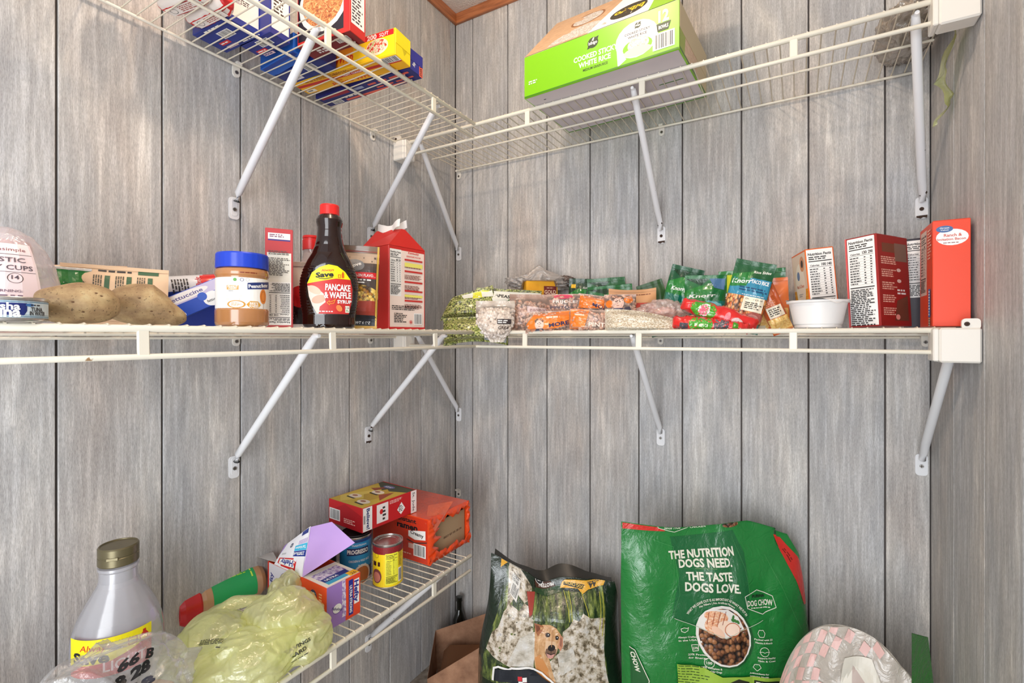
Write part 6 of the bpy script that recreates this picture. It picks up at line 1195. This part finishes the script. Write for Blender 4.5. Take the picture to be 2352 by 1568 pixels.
def dogbag(p):
    f_ = s*(1-.062/(s*FPX)); F_ = lambda v: s+(f_-s)*max(0, min(1, (v-1272)/90)); Q = lambda x, y: ((1060+x/3.8425-1266)*f_, min(hh/2+.05, EYE-(1160+y/3.8425-HZ)*F_(1160+y/3.8425)-hh/2))
    PP = lambda pts, m: p.poly([Q(*c) for c in pts], m)
    PP([(335, 440), (430, 640), (590, 800), (1120, 800), (1350, 720), (1330, 1200), (1345, 1600), (120, 1600), (170, 1180), (255, 760), (300, 540)], FOREST)
    PP([(270, 990), (330, 930), (430, 960), (480, 900), (560, 920), (590, 1010), (610, 1180), (660, 1380), (420, 1440), (160, 1340), (190, 1180), (240, 1120)], SPLASH); PP([(900, 1090), (960, 1050), (1000, 990), (1060, 1010), (1100, 950), (1180, 1000), (1330, 990), (1320, 1260), (1335, 1600), (800, 1600), (760, 1380), (880, 1280)], SPLASH); PP([(330, 500), (380, 560), (480, 600), (560, 720), (545, 860), (480, 900), (400, 860), (300, 960), (290, 700)], SPLASH)
    PP([(480, 1180), (640, 1100), (640, 1440), (380, 1420)], WATER); PP([(860, 1290), (1010, 1240), (1060, 1400), (900, 1480)], WATER)
    PP([(610, 1060), (690, 1080), (720, 1240), (790, 1340), (850, 1568), (690, 1568), (650, 1400), (630, 1200)], DOG); PP([(650, 1340), (700, 1300), (780, 1420), (790, 1600), (690, 1600)], C(206, 140, 80, GLOSS, coat=.7))
    PP([(640, 1060), (690, 1040), (760, 1042), (830, 1070), (880, 1120), (890, 1180), (862, 1240), (850, 1290), (820, 1325), (770, 1330), (735, 1290), (715, 1230), (680, 1170)], DOG)
    PP([(600, 1030), (650, 1035), (705, 1055), (690, 1100), (655, 1150), (625, 1110)], C(164, 104, 70, GLOSS, coat=.6)); PP([(612, 1040), (650, 1050), (672, 1080), (640, 1110)], C(120, 70, 50, GLOSS, coat=.6)); PP([(868, 1110), (905, 1150), (912, 1220), (892, 1262), (864, 1232), (872, 1170)], C(196, 136, 106, GLOSS, coat=.6)); PP([(880, 1140), (900, 1170), (896, 1230), (878, 1210)], C(150, 96, 76, GLOSS, coat=.6))
    PP([(740, 1170), (830, 1180), (858, 1240), (845, 1300), (800, 1330), (755, 1315), (735, 1250)], C(222, 186, 150, GLOSS, coat=.6)); PP([(748, 1240), (800, 1225), (850, 1245), (846, 1296), (812, 1326), (765, 1318), (742, 1280)], C(120, 92, 76, GLOSS, coat=.6)); p.ell(*Q(800, 1232), 9*s, 7*s, C(34, 28, 28)); PP([(755, 1280), (800, 1296), (838, 1284), (815, 1324), (772, 1322)], C(206, 150, 140, GLOSS, coat=.6)); p.line([Q(762, 1278), Q(800, 1292), Q(836, 1280)], 1.6*s, C(50, 34, 30)); p.line([Q(800, 1246), Q(800, 1290)], 1.2*s, C(50, 34, 30))
    PP([(724, 1112), (745, 1105), (776, 1118), (772, 1138), (742, 1144), (726, 1132)], C(96, 62, 44)); PP([(826, 1136), (846, 1132), (862, 1148), (856, 1166), (834, 1164)], C(96, 62, 44)); p.ell(*Q(752, 1124), 4.5*s, 4*s, C(24, 18, 16)); p.ell(*Q(845, 1149), 4*s, 4*s, C(24, 18, 16)); p.ell(*Q(755, 1121), 1.2*s, 1.2*s, WHITE); p.ell(*Q(847, 1146), 1.1*s, 1.1*s, WHITE); p.line([Q(790, 1090), Q(796, 1150), Q(798, 1220)], 1.4*s, C(188, 140, 98))
    PP([(500, 820), (590, 800), (570, 960), (545, 980)], C(160, 60, 50))
    PP([(430, 640), (590, 800), (590, 740), (560, 560), (470, 560)], BAGK); PP([(585, 800), (600, 740), (900, 740), (880, 800), (720, 820)], C(30, 66, 34, .22, coat=.7)); PP([(590, 700), (600, 610), (760, 620), (790, 700), (830, 740), (600, 760)], C(70, 40, 26)); p.text('PROTEIN', *Q(720, 705), 10*s, WHITE, 42*s, rot=PI+.05, bold=.02); p.ell(*Q(642, 645), 11*s, 11*s, BLACK); p.ring(*Q(642, 645), 11*s, 11*s, 1.2*s, WHITE); p.text('25', *Q(640, 640), 6*s, WHITE, 9*s, rot=PI+.2)
    PP([(935, 672), (1180, 655), (1405, 620), (1360, 715), (1180, 770), (1110, 810), (1065, 765), (870, 770), (900, 700)], AMB); PP([(920, 700), (1150, 715), (1120, 770), (910, 735)], C(36, 34, 30)); p.text('DOG CHOW', *Q(1030, 725), 7*s, C(230, 190, 80), 52*s, rot=PI-.15, bold=.02); p.text('44', *Q(1240, 705), 12*s, INK, 22*s, rot=PI+.2, bold=.03); p.text('POUNDS', *Q(1250, 668), 5*s, INK, 34*s, rot=PI+.2)
    p.poly([Q(350, 705), Q(430, 760), Q(395, 910), Q(310, 860)], C(222, 220, 214)); p.bars(*Q(366, 842), 18*s, 18*s, rot=-.4, plate=False); p.text('17800', *Q(385, 745), 6*s, INK, 16*s, rot=-.4, bold=.02); p.text('10186', *Q(376, 780), 6*s, INK, 16*s, rot=-.4, bold=.02)
    p.poly([Q(210, 610), Q(285, 550), Q(285, 640), Q(200, 720)], AMB)
    for xx, x2, y2 in ((1300, 1270, 1100), (1335, 1300, 1150), (960, 985, 1000), (1100, 1160, 980), (910, 960, 1000)): p.line([Q(xx, 790), Q((xx+x2)/2+8, 900), Q(x2, y2)], 1.6*s, C(190, 186, 70))
    p.line([Q(250, 1568), Q(258, 1460), Q(300, 1440), Q(400, 1450), Q(430, 1435), Q(640, 1432), Q(720, 1460), Q(860, 1568)], 4.5*s, WHITE); p.poly([Q(262, 1568), Q(270, 1465), Q(430, 1448), Q(640, 1444), Q(840, 1568)], C(24, 30, 40))
    for i in range(2):
        for j in range(3): p.rect(*Q(510+i*44+(j*6), 1518+j*40-i*-8), 10*s, 9*s, C(206, 40, 50) if (i+j) % 2 == 0 else WHITE)
r, fn = sachet('dog_food_bag', 'dark green dog food bag printed with a splashing tan dog', 'bag', (p0.x, p0.y, .001), wd_, hh, .15, facing(p0)+.02, BAGK, dogbag, seed=44, seal=.006, wr=.006, nu=44, nv=60, sub=.008, outline=bk_out, p=3.2, sag=.1, lift=.0001)
def side_in(u, v):
    q = fn(u, 1, -1); a = fn(u, .90, -1); return Vector((q.x, q.y+.014+.010*math.sin(u*3), q.z+.004))+Vector((0, .018*v, .010*math.sin(PI*max(0, min(1, (u+.2)*1.2)))*v+.004))
b = M(); b.grid(lambda u, v: Vector((fn(u, .995, -1).x, fn(u, .995, -1).y+.004+.030*v, fn(u, .995, -1).z-.004+.030*v*(.5+.5*math.sin(u*4+1)))), 40, 6, C(44, 42, 38, .4), (-.95, .97), (0, 1)); b.build('open_rim', r)
# --- big green bag
GB_ = C(26, 120, 52, .22, coat=.6); REDB = C(200, 44, 36, .3, coat=.4)
p0 = on_y(1652, 1450, -.165); s = mpp(p0); hh = .718; wd_ = 450*s
def gr_out(u, v):
    x = 0
    if u > 0: x = -u*wd_/2*(.21*max(0, (v-.30)/.70)+.10*max(0, (v-.9)/.1)*(u > .75))
    top = max(0, (v-.80)/.20)
    return (x, top*(-.012+.008*math.sin(u*4)-.020*max(0, (u-.38)/.62)**.8))
KIB = cells('kibble_photo', .010, [(.1, (110, 66, 40)), (.4, (150, 96, 60)), (.7, (180, 124, 80)), (.95, (96, 60, 46))], kind='UV', coat=.5, edge=(50, 34, 26))
MEAT = blotch('chicken_photo', .014, [(.3, (190, 90, 60)), (.45, (226, 160, 120)), (.6, (240, 206, 176)), (.75, (250, 232, 214))], dist=2, rough=.25)
def greenbag(p):
    f_ = s*(1-.044/(s*FPX)); F_ = lambda v: s+(f_-s)*max(0, min(1, (v-1195)/110)); Q = lambda x, y: ((1400+x/3.844-1660)*f_, min(hh/2-.0005, EYE-(1160+y/3.844-HZ)*F_(1160+y/3.844)-hh/2))
    PP = lambda pts, m: p.poly([Q(*c) for c in pts], m)
    W_ = C(222, 222, 206, .3)
    DK = C(20, 98, 52, .22, coat=.6); PP([(540, 230), (1140, 200), (1230, 420), (1220, 1000), (980, 1160), (520, 1010), (600, 640)], DK)
    PP([(112, 100), (440, 100), (500, 172), (112, 196)], REDB); PP([(1610, 205), (1760, 205), (1880, 500), (1940, 915), (1830, 922)], REDB); p.dashes(*Q(1745, 430), 36*s, 14*s, 2, C(120, 20, 16), 4, rot=-1.25)
    PP([(430, 108), (710, 108), (582, 178), (434, 140)], C(24, 110, 48)); p.line([Q(430, 110), Q(436, 142), Q(582, 178), Q(712, 108)], 1.4*s, W_); p.text('Since 1926', *Q(565, 130), 6*s, W_, 38*s, shear=.3, rot=.05); p.text('CHICKEN', *Q(800, 108), 5*s, W_, 36*s); p.ell(*Q(1115, 138), 23*s, 7*s, KIB)
    p.text('THE NUTRITION', *Q(815, 415), 18*s, W_, 150*s, rot=.045, bold=.035); p.text('DOGS NEED.', *Q(840, 518), 18*s, W_, 120*s, rot=.03, bold=.035); p.line([Q(745, 577), Q(930, 573)], .8*s, C(140, 170, 120)); p.text('THE TASTE', *Q(862, 642), 18*s, W_, 102*s, bold=.035, rot=.015); p.text('DOGS LOVE.', *Q(890, 738), 18*s, W_, 124*s, bold=.035, rot=-.0)
    p.line([Q(1180, 805), Q(1312, 755), Q(1470, 808), Q(1497, 905), Q(1360, 965), Q(1205, 910)], 1.6*s, W_, True); p.text('DOG CHOW', *Q(1336, 866), 12*s, W_, 66*s, bold=.03, rot=.01); p.text('PURINA', *Q(1325, 808), 6*s, BLACK, 34*s, bold=.03); p.dashes(*Q(1350, 908), 54*s, 4*s, 1, W_, 4)
    p.text('WHAT WE LEAVE OUT IS AS IMPORTANT AS WHAT WE PUT IN', *Q(925, 832), 5.5*s, W_, 158*s, arc=82*s, bold=.02); p.text('No Fillers | No Artificial Flavors', *Q(920, 862), 4*s, W_, 84*s, arc=74*s)
    p.ell(*Q(995, 1160), 66*s, 62*s, C(16, 80, 36), rot=-.9); p.ell(*Q(975, 1145), 67*s, 60*s, C(226, 222, 216), rot=-.9); p.ell(*Q(980, 1150), 62*s, 55*s, KIB, rot=-.9)
    PP([(750, 1085), (745, 1040), (800, 950), (900, 920), (1010, 925), (1110, 985), (1165, 1090), (985, 1165)], C(226, 222, 216)); p.ell(*Q(905, 985), 27*s, 13*s, MEAT, rot=-.15); p.ell(*Q(870, 1060), 17*s, 18*s, MEAT, rot=.3); p.ell(*Q(990, 1070), 20*s, 13*s, C(240, 212, 190), rot=-.2); p.ell(*Q(1060, 1090), 17*s, 13*s, C(244, 216, 196)); p.ring(*Q(1050, 1095), 19*s, 15*s, 1.6*s, C(190, 100, 60)); p.ell(*Q(915, 1110), 18*s, 8*s, C(236, 196, 170), rot=-.7)
    for t in range(4): p.line([Q(840+t*50, 940), Q(820+t*45, 1050)], 1.2*s, C(140, 60, 40))
    for a, bq in ((1060, 990), (1080, 1020), (1105, 1030), (1055, 1015)): p.ell(*Q(a, bq), 5*s, 3*s, C(60, 120, 56), rot=a)
    p.line([Q(540, 1005), Q(740, 1075), Q(985, 1165), Q(1170, 1090), Q(1350, 1010)], 1.0*s, C(190, 200, 180))
    for x, y, t1, t2 in ((630, 1105, 'Always Crafted', 'in the USA'), (715, 1250, '23% Protein', 'for Energy'), (1320, 1115, 'Packed with 23', 'Vitamins & Minerals'), (1335, 1265, 'Supports Healthy', 'Skin & Coat'), (1258, 1400, 'Antioxidants for', 'Immune Health'), (825, 1362, '100% Complete &', 'Balanced for Dogs')):
        if x in (1320, 1258): p.line([Q(x-34, y), Q(x-20, y-26), Q(x+20, y-26), Q(x+34, y), Q(x+(0 if x == 1258 else 20), y+30), Q(x+(0 if x == 1258 else -20), y+30)], 1.2*s, W_, True)
        elif x == 715: p.line([Q(x-34, y-26), Q(x+28, y-26), Q(x+26, y+20), Q(x-22, y+26)], 1.2*s, W_, True); p.text('23%', *Q(x, y), 5*s, W_, 12*s)
        elif x == 630: p.poly([Q(x-42, y-18), Q(x-10, y-26), Q(x+20, y-20), Q(x+34, y-28), Q(x+26, y+4), Q(x-4, y+18), Q(x-36, y+6)], W_); p.poly([Q(x-36, y-14), Q(x-10, y-21), Q(x+18, y-15), Q(x+27, y-18), Q(x+20, y+2), Q(x-4, y+12), Q(x-30, y+3)], GB_)
        else: p.ring(*Q(x, y), 11*s, 10*s, 1.2*s, W_); (p.text('100', *Q(x, y), 5*s, W_, 12*s, bold=.02) if x == 825 else p.line([Q(x-48, y+4), Q(x-20, y), Q(x, y+8), Q(x+20, y), Q(x+48, y+4)], 1*s, W_))
        p.text(t1, *Q(x+18, y+52 if x != 825 else y+40), 3.6*s, W_, 44*s, rot=-.04); p.text(t2, *Q(x+18, y+78 if x != 825 else y+64), 3.6*s, W_, 42*s, rot=-.04)
    PP([(540, 1365), (760, 1395), (930, 1470), (1280, 1480), (1490, 1500), (1490, 1640), (556, 1640)], C(150, 186, 66, .3, coat=.5)); p.dashes(*Q(680, 1480), 70*s, 50*s, 9, C(60, 90, 30), 5, .35, rot=-.1); PP([(960, 1530), (1080, 1490), (1180, 1520), (1170, 1640), (970, 1640)], C(40, 44, 30)); p.rect(*Q(1345, 1535), 60*s, 9*s, C(30, 40, 26), rot=-.08); p.dashes(*Q(1345, 1535), 52*s, 4*s, 1, W_, 6, rot=-.08)
    PP([(155, 1295), (190, 1300), (300, 1530), (300, 1640), (160, 1640)], C(20, 84, 36)); p.line([Q(155, 1290), Q(195, 1302), Q(305, 1530), Q(300, 1568)], 1.6*s, W_); p.text('CHOW', *Q(196, 1400), 9*s, W_, 40*s, rot=-1.3, bold=.03)
    for pts in (((170, 190), (560, 330), (540, 700), (480, 1020)), ((185, 600), (240, 900), (360, 1300)), ((560, 400), (590, 800), (520, 1000)), ((1110, 250), (1200, 560), (1230, 900)), ((1450, 430), (1600, 800), (1740, 1100))): p.line([Q(*c) for c in pts], .5*s, C(70, 150, 84))
r, fn = sachet('dog_food_bag', 'big bright green dog food bag with red edges and white slogan', 'bag', (p0.x, p0.y, .001), wd_, hh, .11, YAW, GB_, greenbag, seed=52, seal=.004, wr=.0055, nu=50, nv=66, sub=.010, outline=gr_out, p=3.0, sag=.4, lift=.0001)
# --- crumpled checked bag, front right
CHM = film('checked_liner', (222, 214, 204), .2, .86, .25, .02, .35)
p0 = on_y(1944, 1500, -.255); s = mpp(p0); z1 = on_y(1900, 1430, p0.y).z; wd_ = 318*s
r = empty('checked_bag', (p0.x, p0.y, .001), facing(p0)); tag(r, 'pale crumpled bag with faded pink checks, in front of the green bag', 'bag')
def ck(u, v):
    top = (max(0, 1-abs(u-.02)**2.3))**.55; z = z1*v*(.46+.54*top) if u < .62 else z1*v*(.46+.54*top)+.018*v*math.exp(-((u-.78)/.12)**2)
    e = max(0, 1-abs(u)**2.6)**.5; kz = math.sin(PI*min(1, v*.62+.36))
    n = noise.noise(Vector((u*2.6, v*5, 4)))*.014+(1-abs(noise.noise(Vector((u*3.2+1, v*6, 9))))*2.6)*.008
    return Vector((u*wd_/2+.004*math.sin(v*20), -.075*e*kz+n, z))
b = M(); b.grid(ck, 60, 60, CHM, (-1, 1), (0, 1)); b.grid(lambda u, v: Vector((ck(u, v).x, .04*max(0, 1-abs(u)**2.6)**.5*(1-v)+.006, ck(u, v).z)), 60, 60, CHM, (-1, 1), (0, 1), flip=True)
hq = z1; p = Pr(b, lambda x, y, l: ck(max(-1, min(1, x)), max(0, min(1, y)))+Vector((0, -l-.0005, 0)), (1/30, 1/60), .0001)
PK = C(214, 176, 170, .4)
for i in range(-9, 14):
    for j in range(-4, 12):
        if (i+j) % 2: continue
        x, y = -.92+i*.095+j*.045, .66+j*.040-i*.012
        if -.96 < x < .42 and .55 < y < .985 and (x < -.30 or y > .93): p.poly([(x, y), (x+.085, y-.012), (x+.125, y+.026), (x+.04, y+.038)], PK)
p.poly([(-.18, .60), (.0, .90), (.30, .93), (.62, .80), (.80, .62), (.5, .52)], C(208, 204, 192, .4)); p.poly([(.02, .62), (.10, .88), (.24, .84), (.44, .66), (.3, .55)], C(180, 164, 156, .4)); p.poly([(.26, .64), (.52, .72), (.62, .58), (.3, .56)], C(156, 140, 132, .4)); p.poly([(-.25, .58), (-.1, .80), (.0, .70), (-.05, .55)], C(196, 196, 178, .4)); p.poly([(.60, .88), (.84, .98), (.92, .80), (.80, .70)], C(204, 210, 206, .4))
b.build('bag_front', r)
b = M(); b.grid(lambda u, v: Vector((wd_*.36+.030*u+.055*(1-v)*u, -.02+.05*u, z1*(1.06-.02*u)*v-.012*u)), 10, 20, C(40, 108, 40, .25, coat=.6), (0, 1), (0, 1)); b.grid(lambda u, v: Vector((wd_*.36+.030*u+.055*(1-v)*u, -.018+.05*u, z1*(1.06-.02*u)*v-.012*u)), 10, 20, C(40, 108, 40, .25, coat=.6), (0, 1), (0, 1), flip=True)
p = Pr(b, lambda x, y, l: Vector((wd_*.36+.030*x+.055*(1-y)*x-l*.5, -.0205+.05*x-l, z1*(1.06-.02*x)*y-.012*x)))
p.poly([(.02, .60), (.22, .64), (.30, .78), (.10, .80), (.04, .76)], C(224, 134, 54)); p.line([(.10, .62), (.2, .76)], .02, C(180, 90, 30)); p.line([(.6, .70), (.78, .71), (.88, .62)], .012, WHITE)
b.build('bag_side', r)
# --- brown paper bag in the corner
PAPER = blotch('brown_kraft_paper', .05, [(.3, (132, 94, 70)), (.55, (164, 122, 94)), (.75, (184, 142, 112))], kind='Object', rough=.8, coat=0)
c = Vector((.20, -.165, .0)); r = empty('paper_bag', (c.x, c.y, .001), rad(32)); tag(r, 'open brown paper bag on the floor in the corner', 'bag')
w, d = .27, .19
def wall(P): 
    return sheet('bag_panel', r, P, PAPER, .0008, None, 10, 10, .006)
A = Vector
tops = {'fl': .10, 'fr': .265, 'br': .225, 'bl': .135}
fl, fr, br, bl = A((-w/2, -d/2, 0)), A((w/2, -d/2, 0)), A((w/2, d/2, 0)), A((-w/2, d/2, 0))
T = lambda v, k, o=(0, 0): A((v.x*1.04+o[0], v.y*1.04+o[1], tops[k]))
wall((fl, fr, T(fr, 'fr'), T(fl, 'fl'))); wall((fr, br, T(br, 'br'), T(fr, 'fr'))); wall((br, bl, T(bl, 'bl'), T(br, 'br'))); wall((bl, fl, T(fl, 'fl'), T(bl, 'bl')))
b = M(); b.box((-w/2+.004, -d/2+.004, 0), (w/2-.004, d/2-.004, .002), PAPER, .0004); b.build('bag_base', r)
b = M(); b.box((-w/2+.03, -d/2+.02, .002), (w/2-.05, d/2-.02, .11), C(120, 78, 48, .9), .02); b.build('crumpled_paper', r)
sheet('torn_cardboard', r, (A((.06, d/2-.01, .20)), A((.09, d/2-.01, .20)), A((.085, d/2, .300)), A((.07, d/2, .295))), C(150, 80, 50, .7), bulge=.002)
b = M(); b.lathe([(.022, 0), (.024, .004), (.024, .12), (.014, .15), (.011, .16), (.011, .19), (.013, .192), (.013, .206), (.009, .207)], C(20, 24, 20, .1, coat=.8), 28); o = b.build('dark_bottle', None, None, pose((.045, -.035, .0))); tag(o, 'small dark green bottle standing in the corner behind the brown paper bag', 'bottle')

for m in (GB_, BAGK, SPLASH, FOREST, WATER, DOG, AMB, C(20, 98, 52, .22, coat=.6), C(30, 66, 34, .22, coat=.7), REDB, C(24, 110, 48), C(40, 108, 40, .25, coat=.6)): crinkle(m, .035, .006, .5)
for m in (GRN, DGRN, TEAL, C(22, 110, 48, .28, coat=.5), C(14, 82, 50, .28, coat=.5), C(20, 104, 50, .28, coat=.5), C(16, 84, 44, .28, coat=.5), C(30, 120, 50, .3, coat=.5), RC, ORF, C(206, 56, 30, .25, coat=.7)): crinkle(m, .012, .0016, .4)
